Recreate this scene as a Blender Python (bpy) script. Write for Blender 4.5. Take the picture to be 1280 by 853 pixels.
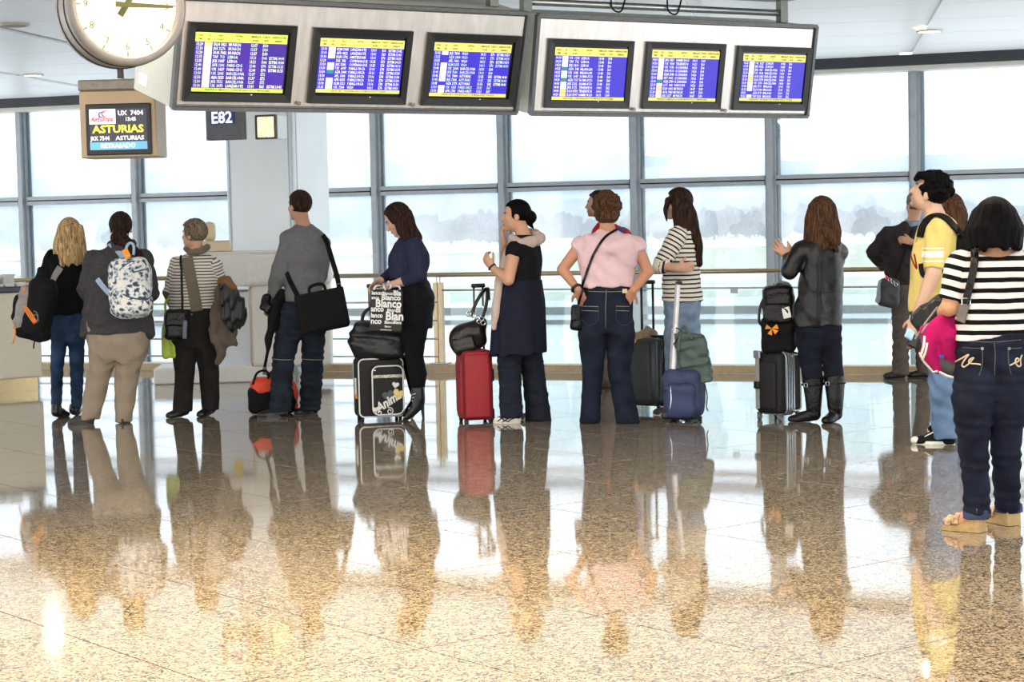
import bpy, bmesh, math, random
import numpy as np
from mathutils import Vector, Matrix
from mathutils.bvhtree import BVHTree

for _o in list(bpy.data.objects):
    bpy.data.objects.remove(_o, do_unlink=True)
SC = bpy.context.scene
COL = SC.collection

# ------------------------------------------------------------------ camera
FPX, HOR, EYE, ROLL = 2450.0, 275.0, 1.55, 0.0225        # focal length in px of the 1280 px frame, horizon row, eye height, roll
PITCH = math.atan((426.5 - HOR) / FPX)
CAMP = np.array([0.0, 0.0, EYE])
_up = np.array([0, math.sin(PITCH), math.cos(PITCH)])
_fw = np.array([0, math.cos(PITCH), -math.sin(PITCH)])
_X = np.array([1.0, 0, 0])
_cr, _sr = math.cos(ROLL), math.sin(ROLL)
CRIGHT, CUP = _cr * _X - _sr * _up, _sr * _X + _cr * _up
cam_data = bpy.data.cameras.new('camera')
cam_data.sensor_width = 36.0
cam_data.lens = FPX / 1280 * 36.0
cam_data.clip_end = 9000
cam = bpy.data.objects.new('camera', cam_data)
COL.objects.link(cam)
cam.matrix_world = Matrix(((CRIGHT[0], CUP[0], -_fw[0], 0), (CRIGHT[1], CUP[1], -_fw[1], 0),
                           (CRIGHT[2], CUP[2], -_fw[2], EYE), (0, 0, 0, 1)))
SC.camera = cam

# ------------------------------------------------------------------ sky and exposure
SC.view_settings.view_transform = 'Standard'
SC.view_settings.look = 'None'
SC.view_settings.exposure = 0.3
SC.view_settings.gamma = 1.0
SC.view_settings.use_curve_mapping = False
W = bpy.data.worlds.new('overcast_sky')
SC.world = W
W.use_nodes = True
_bg = W.node_tree.nodes['Background']
_bg.inputs[0].default_value = (0.93, 0.97, 1.0, 1)
_bg.inputs[1].default_value = 2.6
_sun = bpy.data.lights.new('sun', 'SUN')                  # veiled sun over the airfield, ahead of the camera
_sun.energy = 1.2; _sun.angle = math.radians(25); _sun.color = (1, 0.96, 0.88)
_so = bpy.data.objects.new('sun', _sun); COL.objects.link(_so)
_so.rotation_euler = (math.radians(-48), 0, math.radians(-12))

# ------------------------------------------------------------------ pixel -> place helpers (measurements taken from the photo)
def ray(px, py):
    x, y = px - 640.0, py - 426.5
    d = CRIGHT * x - CUP * y + _fw * FPX
    return d / d[1]
def at(px, py, D): return CAMP + ray(px, py) * D
def onz(px, py, z=0.0):
    d = ray(px, py); return CAMP + d * ((z - EYE) / d[2])
def onplane(px, py, P0, n):
    d = ray(px, py); return CAMP + d * (((P0 - CAMP) @ n) / (d @ n))
def V3(*a): return np.array(a, float)
def nrm(a):
    a = np.asarray(a, float); return a / (np.linalg.norm(a) + 1e-12)
UP = V3(0, 0, 1)

# ------------------------------------------------------------------ materials
MATS = {}
def lin(c):
    return tuple(((x / 12.92) if x <= 0.04045 else ((x + 0.055) / 1.055) ** 2.4) for x in c)
def pm(name, col, rough=0.6, var=0.12, scale=30.0, bump=0.0, bscale=60.0, metal=0.0, spec=0.5, coat=0.0, stretch=None, emit=0.0, sheen=0.0):
    """procedural principled material; col is sRGB 0..1"""
    if name in MATS: return MATS[name]
    m = bpy.data.materials.new(name); m.use_nodes = True
    nt = m.node_tree; N = nt.nodes; L = nt.links
    p = N['Principled BSDF']
    tc = N.new('ShaderNodeTexCoord')
    mp = N.new('ShaderNodeMapping')
    L.new(tc.outputs['Object'], mp.inputs[0])
    if stretch: mp.inputs['Scale'].default_value = stretch
    nz = N.new('ShaderNodeTexNoise'); nz.inputs['Scale'].default_value = scale; nz.inputs['Detail'].default_value = 4
    L.new(mp.outputs[0], nz.inputs['Vector'])
    rp = N.new('ShaderNodeValToRGB')
    c = lin(col)
    rp.color_ramp.elements[0].position = 0.3; rp.color_ramp.elements[1].position = 0.7
    rp.color_ramp.elements[0].color = tuple(x * (1 - var) for x in c) + (1,)
    rp.color_ramp.elements[1].color = tuple(min(1, x * (1 + var)) for x in c) + (1,)
    L.new(nz.outputs[0], rp.inputs[0]); L.new(rp.outputs[0], p.inputs['Base Color'])
    p.inputs['Roughness'].default_value = rough
    p.inputs['Metallic'].default_value = metal
    p.inputs['Specular IOR Level'].default_value = spec if rough < 0.72 else spec * 0.3
    p.inputs['Coat Weight'].default_value = coat
    p.inputs['Sheen Weight'].default_value = sheen
    if bump:
        nb = N.new('ShaderNodeTexNoise'); nb.inputs['Scale'].default_value = bscale; nb.inputs['Detail'].default_value = 3
        L.new(mp.outputs[0], nb.inputs['Vector'])
        b = N.new('ShaderNodeBump'); b.inputs['Strength'].default_value = bump; b.inputs['Distance'].default_value = 0.02
        L.new(nb.outputs[0], b.inputs['Height']); L.new(b.outputs[0], p.inputs['Normal'])
    if emit:
        L.new(rp.outputs[0], p.inputs['Emission Color']); p.inputs['Emission Strength'].default_value = emit
    MATS[name] = m
    return m
def attr_mat(name, rough=0.6, bump=0.0, bscale=90.0, sss=0.0):
    """colour comes from the mesh's own colour attribute 'Col' plus fine noise"""
    if name in MATS: return MATS[name]
    m = bpy.data.materials.new(name); m.use_nodes = True
    nt = m.node_tree; N = nt.nodes; L = nt.links; p = N['Principled BSDF']
    a = N.new('ShaderNodeAttribute'); a.attribute_name = 'Col'
    nz = N.new('ShaderNodeTexNoise'); nz.inputs['Scale'].default_value = 60
    tc = N.new('ShaderNodeTexCoord'); L.new(tc.outputs['Object'], nz.inputs['Vector'])
    mx = N.new('ShaderNodeMix'); mx.data_type = 'RGBA'; mx.blend_type = 'MULTIPLY'; mx.inputs[0].default_value = 0.18
    L.new(a.outputs['Color'], mx.inputs[6]); L.new(nz.outputs[0], mx.inputs[7])
    L.new(mx.outputs[2], p.inputs['Base Color'])
    p.inputs['Roughness'].default_value = rough
    if bump:
        b = N.new('ShaderNodeBump'); b.inputs['Strength'].default_value = bump; b.inputs['Distance'].default_value = 0.01
        n2 = N.new('ShaderNodeTexNoise'); n2.inputs['Scale'].default_value = bscale
        L.new(tc.outputs['Object'], n2.inputs['Vector']); L.new(n2.outputs[0], b.inputs['Height']); L.new(b.outputs[0], p.inputs['Normal'])
    MATS[name] = m
    return m
def stripe_mat(name, c1, c2, period, duty, phase=0.0, rough=0.8, wob=0.004):
    """printed stripes along the garment's own 'stripe' coordinate (metres)"""
    if name in MATS: return MATS[name]
    m = bpy.data.materials.new(name); m.use_nodes = True
    nt = m.node_tree; N = nt.nodes; L = nt.links; p = N['Principled BSDF']
    a = N.new('ShaderNodeAttribute'); a.attribute_name = 'stripe'
    tc = N.new('ShaderNodeTexCoord'); nz = N.new('ShaderNodeTexNoise'); nz.inputs['Scale'].default_value = 9
    L.new(tc.outputs['Object'], nz.inputs['Vector'])
    ma = N.new('ShaderNodeMath'); ma.operation = 'MULTIPLY_ADD'; ma.inputs[1].default_value = wob * 2
    L.new(nz.outputs[0], ma.inputs[0]); L.new(a.outputs['Fac'], ma.inputs[2])
    md = N.new('ShaderNodeMath'); md.operation = 'MULTIPLY_ADD'; md.inputs[1].default_value = 1 / period; md.inputs[2].default_value = 50 + phase
    L.new(ma.outputs[0], md.inputs[0])
    fr = N.new('ShaderNodeMath'); fr.operation = 'FRACT'; L.new(md.outputs[0], fr.inputs[0])
    rp = N.new('ShaderNodeValToRGB'); e = rp.color_ramp.elements
    e[0].position = 0; e[0].color = lin(c1) + (1,)
    e[1].position = duty; e[1].color = lin(c1) + (1,)
    for pos, c in ((duty + 0.03, c2), (0.97, c2), (1.0, c1)):
        k = e.new(pos); k.color = lin(c) + (1,)
    L.new(fr.outputs[0], rp.inputs[0]); L.new(rp.outputs[0], p.inputs['Base Color'])
    p.inputs['Roughness'].default_value = rough; p.inputs['Specular IOR Level'].default_value = 0.15
    MATS[name] = m
    return m
def glass_mat(name, veil=0.12, tint=(0.93, 0.97, 0.98), gloss=0.05):
    """clear pane with a pale translucent veil and a little reflection"""
    if name in MATS: return MATS[name]
    m = bpy.data.materials.new(name); m.use_nodes = True
    nt = m.node_tree; N = nt.nodes; L = nt.links
    for n in list(N):
        if n.type != 'OUTPUT_MATERIAL': N.remove(n)
    out = [n for n in N if n.type == 'OUTPUT_MATERIAL'][0]
    tr = N.new('ShaderNodeBsdfTransparent'); tr.inputs[0].default_value = tint + (1,)
    tl = N.new('ShaderNodeBsdfTranslucent'); tl.inputs[0].default_value = (0.95, 0.97, 1, 1)
    gl = N.new('ShaderNodeBsdfGlossy'); gl.inputs['Roughness'].default_value = 0.02
    nz = N.new('ShaderNodeTexNoise'); nz.inputs['Scale'].default_value = 1.4; nz.inputs['Detail'].default_value = 5
    tc = N.new('ShaderNodeTexCoord'); L.new(tc.outputs['Object'], nz.inputs['Vector'])
    mr = N.new('ShaderNodeMapRange'); mr.inputs[1].default_value = 0.3; mr.inputs[2].default_value = 0.7
    mr.inputs[3].default_value = veil * 0.75; mr.inputs[4].default_value = veil * 1.25
    L.new(nz.outputs[0], mr.inputs[0])
    m1 = N.new('ShaderNodeMixShader'); L.new(mr.outputs[0], m1.inputs[0]); L.new(tr.outputs[0], m1.inputs[1]); L.new(tl.outputs[0], m1.inputs[2])
    m2 = N.new('ShaderNodeMixShader'); m2.inputs[0].default_value = gloss; L.new(m1.outputs[0], m2.inputs[1]); L.new(gl.outputs[0], m2.inputs[2])
    L.new(m2.outputs[0], out.inputs[0])
    MATS[name] = m
    return m

# ------------------------------------------------------------------ mesh helpers: a geo is (verts, faces)
def join(*gs):
    V, F, o = [], [], 0
    for v, f in gs:
        V.append(np.asarray(v, float).reshape(-1, 3)); F += [tuple(i + o for i in q) for q in f]; o += len(v)
    return np.vstack(V), F
def AX(yaw=0.0, tilt=0.0):
    """rows: right, forward, up. yaw 0 faces +Y, positive turns left"""
    c, s = math.cos(yaw), math.sin(yaw)
    r = V3(c, s, 0); f = V3(-s, c, 0)
    f2 = f * math.cos(tilt) + UP * math.sin(tilt); u2 = UP * math.cos(tilt) - f * math.sin(tilt)
    return np.array([r, f2, u2])
def gbox(c, half, A=None):
    A = np.eye(3) if A is None else np.asarray(A)
    s = np.array([[x, y, z] for z in (-1, 1) for y in (-1, 1) for x in (-1, 1)], float) * np.asarray(half)
    return np.asarray(c) + s @ A, [(0, 2, 3, 1), (4, 5, 7, 6), (0, 1, 5, 4), (2, 6, 7, 3), (0, 4, 6, 2), (1, 3, 7, 5)]
def grbox(c, half, A=None, r=0.02, seg=3):
    bm = bmesh.new(); bmesh.ops.create_cube(bm, size=2.0)
    for v in bm.verts: v.co = Vector([v.co[i] * half[i] for i in range(3)])
    bmesh.ops.bevel(bm, geom=list(bm.edges), offset=min(r, min(half) * 0.95), segments=seg, affect='EDGES', profile=0.5)
    bm.verts.index_update()
    V = np.array([v.co[:] for v in bm.verts]); F = [tuple(v.index for v in f.verts) for f in bm.faces]; bm.free()
    A = np.eye(3) if A is None else np.asarray(A)
    return np.asarray(c) + V @ A, F
def frame_of(d):
    d = nrm(d); a = UP if abs(d[2]) < 0.9 else V3(1, 0, 0)
    x = nrm(np.cross(a, d)); return x, np.cross(d, x)
def gtube(pts, r, n=8, closed=False, caps=True):
    pts = [np.asarray(p, float) for p in pts]; m = len(pts)
    rr = [r] * m if np.isscalar(r) else list(r)
    V, F = [], []
    x = None
    for i, p in enumerate(pts):
        if closed: d = pts[(i + 1) % m] - pts[i - 1]
        else: d = pts[min(i + 1, m - 1)] - pts[max(i - 1, 0)]
        d = nrm(d)
        if x is None: x, y = frame_of(d)
        else:
            x = nrm(x - d * (x @ d)); y = np.cross(d, x)
        for k in range(n):
            a = 2 * math.pi * k / n
            V.append(p + (x * math.cos(a) + y * math.sin(a)) * rr[i])
    for i in range(m if closed else m - 1):
        j = (i + 1) % m
        for k in range(n):
            F.append((i * n + k, i * n + (k + 1) % n, j * n + (k + 1) % n, j * n + k))
    if caps and not closed:
        F.append(tuple(range(n))[::-1]); F.append(tuple((m - 1) * n + k for k in range(n)))
    return np.array(V), F
def gcyl(a, b, r, n=16, r2=None): return gtube([a, b], [r, r if r2 is None else r2], n)
def gprism(poly, off):
    """planar polygon (list of 3D points) extruded by vector off"""
    p = np.array(poly, float); n = len(p); q = p + np.asarray(off)
    F = [tuple(range(n)), tuple(range(2 * n - 1, n - 1, -1))] + [(i + n, (i + 1) % n + n, (i + 1) % n, i) for i in range(n)]
    return np.vstack([p, q]), F
def gribbon(pts, nrmls, w, t, closed=False):
    """flat strap: pts along, nrmls = outward normal at each point, width w (scalar or list), thickness t"""
    pts = np.array(pts, float); m = len(pts); V, F = [], []
    ww = [w] * m if np.isscalar(w) else w
    for i in range(m):
        d = nrm(pts[min(i + 1, m - 1)] - pts[max(i - 1, 0)])
        n = np.asarray(nrmls[i], float); n = nrm(n - d * (n @ d)); s = np.cross(d, n)
        for a, b in ((-1, 0), (1, 0), (1, 1), (-1, 1)):
            V.append(pts[i] + s * a * ww[i] / 2 + n * b * t)
    for i in range(m - 1):
        for k in range(4):
            F.append((i * 4 + k, i * 4 + (k + 1) % 4, (i + 1) * 4 + (k + 1) % 4, (i + 1) * 4 + k))
    F.append((3, 2, 1, 0)); F.append(tuple((m - 1) * 4 + k for k in range(4)))
    return np.array(V), F
def rrect(c, ax, ay, hw, hh, r, n=5):
    """closed rounded-rectangle outline"""
    P = []
    for cx, cy, a0 in ((1, 1, 0), (-1, 1, 90), (-1, -1, 180), (1, -1, 270)):
        for k in range(n + 1):
            a = math.radians(a0 + 90 * k / n)
            P.append(c + ax * (cx * (hw - r) + r * math.cos(a)) + ay * (cy * (hh - r) + r * math.sin(a)))
    return P
def smooth_line(pts, n=6):
    """Catmull-Rom through points"""
    P = [np.asarray(p, float) for p in pts]; P = [2 * P[0] - P[1]] + P + [2 * P[-1] - P[-2]]
    out = []
    for i in range(1, len(P) - 2):
        for k in range(n):
            t = k / n
            out.append(0.5 * (2 * P[i] + (P[i + 1] - P[i - 1]) * t + (2 * P[i - 1] - 5 * P[i] + 4 * P[i + 1] - P[i + 2]) * t * t
                              + (3 * P[i] - P[i - 1] - 3 * P[i + 1] + P[i + 2]) * t ** 3))
    out.append(P[-2]); return out

def loc_of(o):
    l = np.zeros(3)
    while o is not None:
        l = l + np.array(o.location[:]); o = o.parent
    return l
def build(name, geo, mat, parent=None, base=None, smooth=False, kind=None, label=None, cat=None, group=None):
    V, F = geo; V = np.asarray(V, float)
    if parent is not None: org = loc_of(parent)
    elif base is not None: org = np.asarray(base, float)
    else: org = np.array([(V[:, 0].min() + V[:, 0].max()) / 2, (V[:, 1].min() + V[:, 1].max()) / 2, V[:, 2].min()])
    me = bpy.data.meshes.new(name)
    me.from_pydata((V - org).tolist(), [], [tuple(int(i) for i in f) for f in F])
    if mat is not None: me.materials.append(mat)
    if smooth: me.polygons.foreach_set('use_smooth', [True] * len(me.polygons))
    me.update()
    o = bpy.data.objects.new(name, me); COL.objects.link(o)
    if parent is not None: o.parent = parent
    else: o.location = org.tolist()
    return tag(o, label, cat, group, kind)
def tag(o, label=None, cat=None, group=None, kind=None):
    if label: o['label'] = label
    if cat: o['category'] = cat
    if group: o['group'] = group
    if kind: o['kind'] = kind
    return o
def empty(name, loc, label=None, cat=None, group=None, kind=None):
    o = bpy.data.objects.new(name, None); COL.objects.link(o); o.location = tuple(float(x) for x in loc); o.empty_display_size = 0.1
    return tag(o, label, cat, group, kind)
def copy_part(o, parent, loc=(0, 0, 0)):
    c = o.copy(); COL.objects.link(c); c.parent = parent; c.location = loc; return c

_tid = [0]
def gtext(s, size, origin, ax, ay, align='LEFT', bold=0.0, shear=0.0, res=2, aspect=1.0, extrude=0.0):
    """text as flat geometry: origin = baseline start, ax = reading direction, ay = up"""
    cu = bpy.data.curves.new('t', 'FONT'); cu.body = s; cu.size = size; cu.align_x = align; cu.resolution_u = res
    cu.offset = bold; cu.shear = shear; cu.extrude = extrude
    ob = bpy.data.objects.new('t', cu)
    me = bpy.data.meshes.new_from_object(ob)
    V = np.array([v.co[:] for v in me.vertices]) if len(me.vertices) else np.zeros((0, 3))
    F = [tuple(p.vertices) for p in me.polygons]
    bpy.data.meshes.remove(me); bpy.data.objects.remove(ob); bpy.data.curves.remove(cu)
    if len(V) == 0: return np.zeros((0, 3)), []
    az = np.cross(ax, ay)
    return np.asarray(origin) + np.outer(V[:, 0] * aspect, ax) + np.outer(V[:, 1], ay) + np.outer(V[:, 2], az), F

# ================================================================== THE SETTING
TH = math.radians(19.6)                                            # the window front is turned 19.6 degrees to the picture plane
FU, FV = V3(math.cos(TH), -math.sin(TH), 0), V3(math.sin(TH), math.cos(TH), 0)
FA = np.array([FU, FV, UP])
G0, K0 = V3(0, 26.19, 0), V3(0, 19.86, 0)                          # glass line and floor edge
CEIL = 3.45
def G(u, v, z): return G0 + FU * u + FV * v + UP * z
def K(u, v, z): return K0 + FU * u + FV * v + UP * z

# --- floor: polished granite slabs with recessed joints
def granite(name, a, b, rough):
    m = bpy.data.materials.new(name); m.use_nodes = True
    nt = m.node_tree; N = nt.nodes; L = nt.links; p = N['Principled BSDF']
    ge = N.new('ShaderNodeNewGeometry')
    v1 = N.new('ShaderNodeTexVoronoi'); v1.inputs['Scale'].default_value = 140
    v2 = N.new('ShaderNodeTexVoronoi'); v2.inputs['Scale'].default_value = 60
    n2 = N.new('ShaderNodeTexNoise'); n2.inputs['Scale'].default_value = 1.3; n2.inputs['Detail'].default_value = 4
    for n in (v1, v2, n2): L.new(ge.outputs['Position'], n.inputs['Vector'])
    s1 = N.new('ShaderNodeSeparateColor'); L.new(v1.outputs['Color'], s1.inputs[0])
    s2 = N.new('ShaderNodeSeparateColor'); L.new(v2.outputs['Color'], s2.inputs[0])
    md = N.new('ShaderNodeMath'); md.operation = 'MULTIPLY_ADD'; md.inputs[1].default_value = 0.68
    m2 = N.new('ShaderNodeMath'); m2.operation = 'MULTIPLY'; m2.inputs[1].default_value = 0.32
    L.new(s2.outputs[0], m2.inputs[0]); L.new(s1.outputs[0], md.inputs[0]); L.new(m2.outputs[0], md.inputs[2])
    rp = N.new('ShaderNodeValToRGB'); e = rp.color_ramp.elements     # crystals: dark mica, tan feldspar, pale quartz
    e[0].position = 0.16; e[0].color = lin(tuple(x * 0.48 for x in a)) + (1,)
    e[1].position = 0.86; e[1].color = lin(b) + (1,)
    k = e.new(0.30); k.color = lin(tuple(x * 0.85 for x in a)) + (1,)
    k = e.new(0.55); k.color = lin(tuple((x * 1.2 + y) / 2.1 for x, y in zip(a, b))) + (1,)
    L.new(md.outputs[0], rp.inputs[0]); L.new(rp.outputs[0], p.inputs['Base Color'])
    mr = N.new('ShaderNodeMapRange'); mr.inputs[1].default_value = 0.35; mr.inputs[2].default_value = 0.7
    mr.inputs[3].default_value = rough * 0.7; mr.inputs[4].default_value = rough * 1.5
    L.new(n2.outputs[0], mr.inputs[0]); L.new(mr.outputs[0], p.inputs['Roughness'])
    bp = N.new('ShaderNodeBump'); bp.inputs['Strength'].default_value = 0.05; bp.inputs['Distance'].default_value = 0.004
    n3 = N.new('ShaderNodeTexNoise'); n3.inputs['Scale'].default_value = 6
    L.new(ge.outputs['Position'], n3.inputs['Vector']); L.new(n3.outputs[0], bp.inputs['Height']); L.new(bp.outputs[0], p.inputs['Normal'])
    p.inputs['Specular IOR Level'].default_value = 0.7
    p.inputs['Coat Weight'].default_value = 0.4; p.inputs['Coat Roughness'].default_value = 0.05; p.inputs['Coat IOR'].default_value = 1.6
    MATS[name] = m
    return m
M_GRAN = granite('polished_granite', (0.45, 0.415, 0.36), (0.74, 0.69, 0.61), 0.05)
M_JOINT = pm('joint_grout', (0.30, 0.26, 0.22), rough=0.6)
FLO = [K(-17, 0, 0), K(13, 0, 0), V3(13, -9, 0), V3(-16, -9, 0)]
floor = build('floor', gprism([p + V3(0, 0, -0.006) for p in FLO], (0, 0, -0.4)), M_JOINT, base=(0, 8, 0), kind='structure')
TA = math.radians(38.2); TUx, TNx = V3(math.cos(TA), math.sin(TA), 0), V3(-math.sin(TA), math.cos(TA), 0)
def clip_poly(poly, P0, n):
    out = []
    for i in range(len(poly)):
        a, b = poly[i], poly[(i + 1) % len(poly)]
        da, db = (a - P0) @ n, (b - P0) @ n
        if da <= 0: out.append(a)
        if da * db < 0: out.append(a + (b - a) * (da / (da - db)))
    return out
tile_mesh = None
SU, SN, GAP = 0.84, 1.20, 0.0035
cells = []
for i in range(-22, 40):
    for j in range(-14, 28):
        c = TUx * (4.08 + SU * (i + 0.5) - SU * 4) + TNx * (4.56 + SN * (j + 0.5) - SN * 3)
        if c[1] < -2.5 or abs(c[0]) > 11.5: continue
        q = [c + TUx * a * (SU / 2 - GAP) + TNx * b * (SN / 2 - GAP) for a, b in ((-1, -1), (1, -1), (1, 1), (-1, 1))]
        sd = [((p - K0) @ FV) for p in q]
        if min(sd) > -0.05: continue
        near = 4.6 < c[1] < 27 and abs(c[0]) < c[1] * 0.262 + 2.6
        cells.append((not near, c[1], c, q, max(sd)))
cells.sort(key=lambda t: (t[0], t[1]))
rest = []
for n, (far_, _, c, q, mx_) in enumerate(cells):
    if mx_ > 0: q = clip_poly(q, K0, FV)
    if len(q) < 3: continue
    if far_ or n >= 290:                                            # slabs outside the picture: one joined part
        rest.append(gprism(q, (0, 0, -0.012))); continue
    if mx_ > 0: build('tile', gprism(q, (0, 0, -0.012)), M_GRAN, parent=floor)
    elif tile_mesh is None:
        t = build('tile', gprism(q, (0, 0, -0.012)), M_GRAN, parent=floor); tile_mesh = t.data; c0 = c
    else:
        t = bpy.data.objects.new('tile', tile_mesh); COL.objects.link(t); t.parent = floor; t.location = tuple(c - c0)
build('outer_tile_field', join(*rest), M_GRAN, parent=floor, kind='stuff')

# --- kerb along the floor edge
M_KERB = pm('warm_stone_kerb', (0.82, 0.73, 0.58), rough=0.35, var=0.1)
build('trim_1', grbox(K(-1.5, 0.11, 0.04), (15.5, 0.11, 0.04), FA, 0.008, 2), M_KERB, kind='structure')
M_WALLP = pm('pale_plaster', (0.86, 0.87, 0.87), rough=0.7, var=0.04, scale=4)
build('wall_slab_edge', gbox(K(-1.5, 0.12, -2.1), (15.5, 0.1, 1.75), FA), M_WALLP, kind='structure')
build('floor_lower', gbox(K(-1.5, 3.4, -3.95), (15.5, 3.5, 0.1), FA), pm('lower_floor_stone', (0.75, 0.73, 0.70), rough=0.25, var=0.08, scale=6), kind='structure')

# --- ceiling: white panels with thin joints and lighter strips
CA = math.radians(9.0); CU_, CN_ = V3(math.cos(CA), -math.sin(CA), 0), V3(math.sin(CA), math.cos(CA), 0)
M_CEIL = pm('white_ceiling_panel', (0.97, 0.97, 0.97), rough=0.35, var=0.02, scale=2)
M_STRIP = pm('bright_ceiling_strip', (0.97, 0.97, 0.97), rough=0.4, var=0.02)
CLO = [G(-18, -0.35, CEIL + 0.03), G(13, -0.35, CEIL + 0.03), V3(13, 2.0, CEIL + 0.03), V3(-16, 2.0, CEIL + 0.03)]
ceiling = build('ceiling', gprism(CLO, (0, 0, 0.3)), M_STRIP, base=(0, 10, CEIL), kind='structure')
PW, PD = 2.15, 1.5
for i in range(-6, 7):
    for j in range(8, 20):
        c = CU_ * (1.05 + PW * (i + 0.5)) + CN_ * (0.6 + PD * (j + 0.5)) + UP * CEIL
        if c[1] < 13 or abs(c[0]) > c[1] * 0.3 + 1.2: continue
        q = [c + CU_ * a * (PW / 2 - 0.075) + CN_ * b * (PD / 2 - 0.012) for a, b in ((-1, -1), (1, -1), (1, 1), (-1, 1))]
        q = clip_poly(q, G(0, -0.4, 0), FV)
        if len(q) >= 3: build('ceiling_panel', gprism(q, (0, 0, 0.024)), M_CEIL, parent=ceiling)
M_DARK = pm('dark_shadow_gap', (0.16, 0.17, 0.19), rough=0.5, var=0.2, scale=3)  # shade of the recessed gaps, put into solid dark strips
M_BEIGE = pm('beige_header_trim', (0.83, 0.82, 0.78), rough=0.45, var=0.04)
build('trim_2', gbox(G(-2.5, -0.14, 3.39), (15.5, 0.20, 0.065), FA), M_DARK, kind='structure')
build('trim_3', gbox(G(-2.5, -0.12, 3.298), (15.5, 0.16, 0.028), FA), M_BEIGE, kind='structure')

# --- curtain wall: mullions, transoms and panes, bay by bay
M_ALU = pm('grey_aluminium', (0.60, 0.62, 0.64), rough=0.42, metal=0.3, var=0.06, scale=8)
M_ALUL = pm('light_aluminium', (0.72, 0.76, 0.79), rough=0.4, metal=0.4, var=0.05, scale=8)
M_PANE = glass_mat('haze_veiled_window_glass', veil=0.23, tint=(0.62, 0.67, 0.70))  # veil imitates the haze outdoors, the tint dims the view outside
MU = [-13.1, -11.26, -9.42, -7.58, -5.70, -3.84, -1.98, -0.14, 1.69, 3.48, 5.29, 7.11, 8.95, 10.8]
for n in range(len(MU) - 1):
    a, b = MU[n], MU[n + 1]
    wdw = empty('window_%d' % (n + 1), G((a + b) / 2, 0, -3.8), kind='structure')
    build('mullion', gbox(G(a + 0.065, 0.0, -0.25), (0.035, 0.10, 3.55), FA), M_ALU, wdw)
    for s in (-1, 1):
        build('mullion_frame', gbox(G(a + 0.065 + s * 0.052, 0.03, -0.25), (0.017, 0.06, 3.55), FA), M_ALU, wdw)
    build('lit_frame_side', gbox(G(a + 0.16, 0.07, -0.25), (0.022, 0.03, 3.55), FA), M_ALUL, wdw)  # light on the frame's side, put in as a paler strip
    x0, x1 = a + 0.14, b - 0.01
    cx, hx = (x0 + x1) / 2, (x1 - x0) / 2
    for z, h in ((2.015, 0.026), (1.945, 0.026)):
        build('transom', gbox(G(cx, 0.02, z), (hx, 0.07, h), FA), M_ALU, wdw)
    build('transom', gbox(G(cx, 0.03, 1.98), (hx, 0.03, 0.012), FA), M_DARK, wdw)
    for z, h in ((0.33, 0.05), (0.18, 0.03)):
        build('transom', gbox(G(cx, 0.02, z), (hx, 0.06, h), FA), M_ALU, wdw)
    for z0, z1 in ((2.04, 3.28), (0.38, 1.92), (0.21, 0.28), (-3.8, 0.15)):
        build('pane', gbox(G(cx, 0.04, (z0 + z1) / 2), (hx, 0.006, (z1 - z0) / 2), FA), M_PANE, wdw)

# --- clad column
M_COL = pm('satin_white_cladding', (0.93, 0.95, 0.96), rough=0.32, var=0.03, scale=2, metal=0.0)
CP = onplane(293, 330, K0 + FV * 0.0, FV); cu0 = (CP - K0) @ FU
col_c = lambda u, v, z: K(cu0 + u, v, z)
wc = build('wall_column', grbox(col_c(0.40, 0.30, 1.72), (0.40, 0.43, 1.73), FA, 0.03, 3), M_COL, kind='structure')
for uu in (0.035, 0.765):
    build('corner_strip', gbox(col_c(uu, -0.136, 1.72), (0.012, 0.008, 1.72), FA), M_ALUL, wc)
build('cladding_panel', grbox(col_c(0.40, -0.135, 1.72), (0.34, 0.008, 1.70), FA, 0.006, 1), M_COL, wc)
build('cladding_panel', grbox(col_c(0.805, 0.30, 1.72), (0.008, 0.38, 1.70), FA, 0.006, 1), M_COL, wc)

# --- handrail: post with bars on the left, glass balustrade on the right
M_BRASS = pm('brushed_warm_steel', (0.70, 0.62, 0.50), rough=0.28, metal=0.9, var=0.08, scale=20)
M_STEEL = pm('brushed_steel', (0.74, 0.75, 0.76), rough=0.28, metal=0.9, var=0.06, scale=20)
M_BGL = glass_mat('balustrade_glass', veil=0.06, tint=(0.92, 0.97, 0.96), gloss=0.06)
RV = 0.11
rail = empty('railing', K(0, RV, 0.08), 'brass coloured handrail with slim bars and glass panels along the floor edge', 'railing')
up_ = (onplane(550, 445, K(0, RV, 0), FV) - K0) @ FU
uend = cu0 + 0.84
build('handrail', gcyl(K(uend, RV, 1.0), K(10.5, RV, 1.0), 0.024, 14), M_BRASS, rail, smooth=True)
build('handrail', gcyl(K(-14, RV, 1.0), K(cu0 - 0.03, RV, 1.0), 0.024, 14), M_BRASS, rail, smooth=True)
for s in (-0.026, 0.026):
    build('post', gbox(K(up_ + s, RV, 0.50), (0.022, 0.032, 0.42), FA), M_BRASS, rail)
    build('post_pin', gcyl(K(up_ + s * 0.7, RV, 0.9), K(up_ + s * 0.7, RV, 0.985), 0.008, 8), M_BRASS, rail)
build('base_plate', grbox(K(up_, RV, 0.088), (0.10, 0.08, 0.006), FA, 0.004, 1), M_STEEL, rail)
for z in (0.72, 0.53, 0.34, 0.155):
    build('rail_bar', gcyl(K(uend, RV - 0.03, z), K(up_, RV - 0.03, z), 0.009, 8), M_STEEL, rail, smooth=True)
    build('rail_bar', gcyl(K(-14, RV - 0.03, z), K(cu0 - 0.03, RV - 0.03, z), 0.009, 8), M_STEEL, rail, smooth=True)
build('rail_bar', gcyl(K(up_, RV, 0.84), K(10.5, RV, 0.82), 0.009, 8), M_STEEL, rail, smooth=True)
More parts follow.
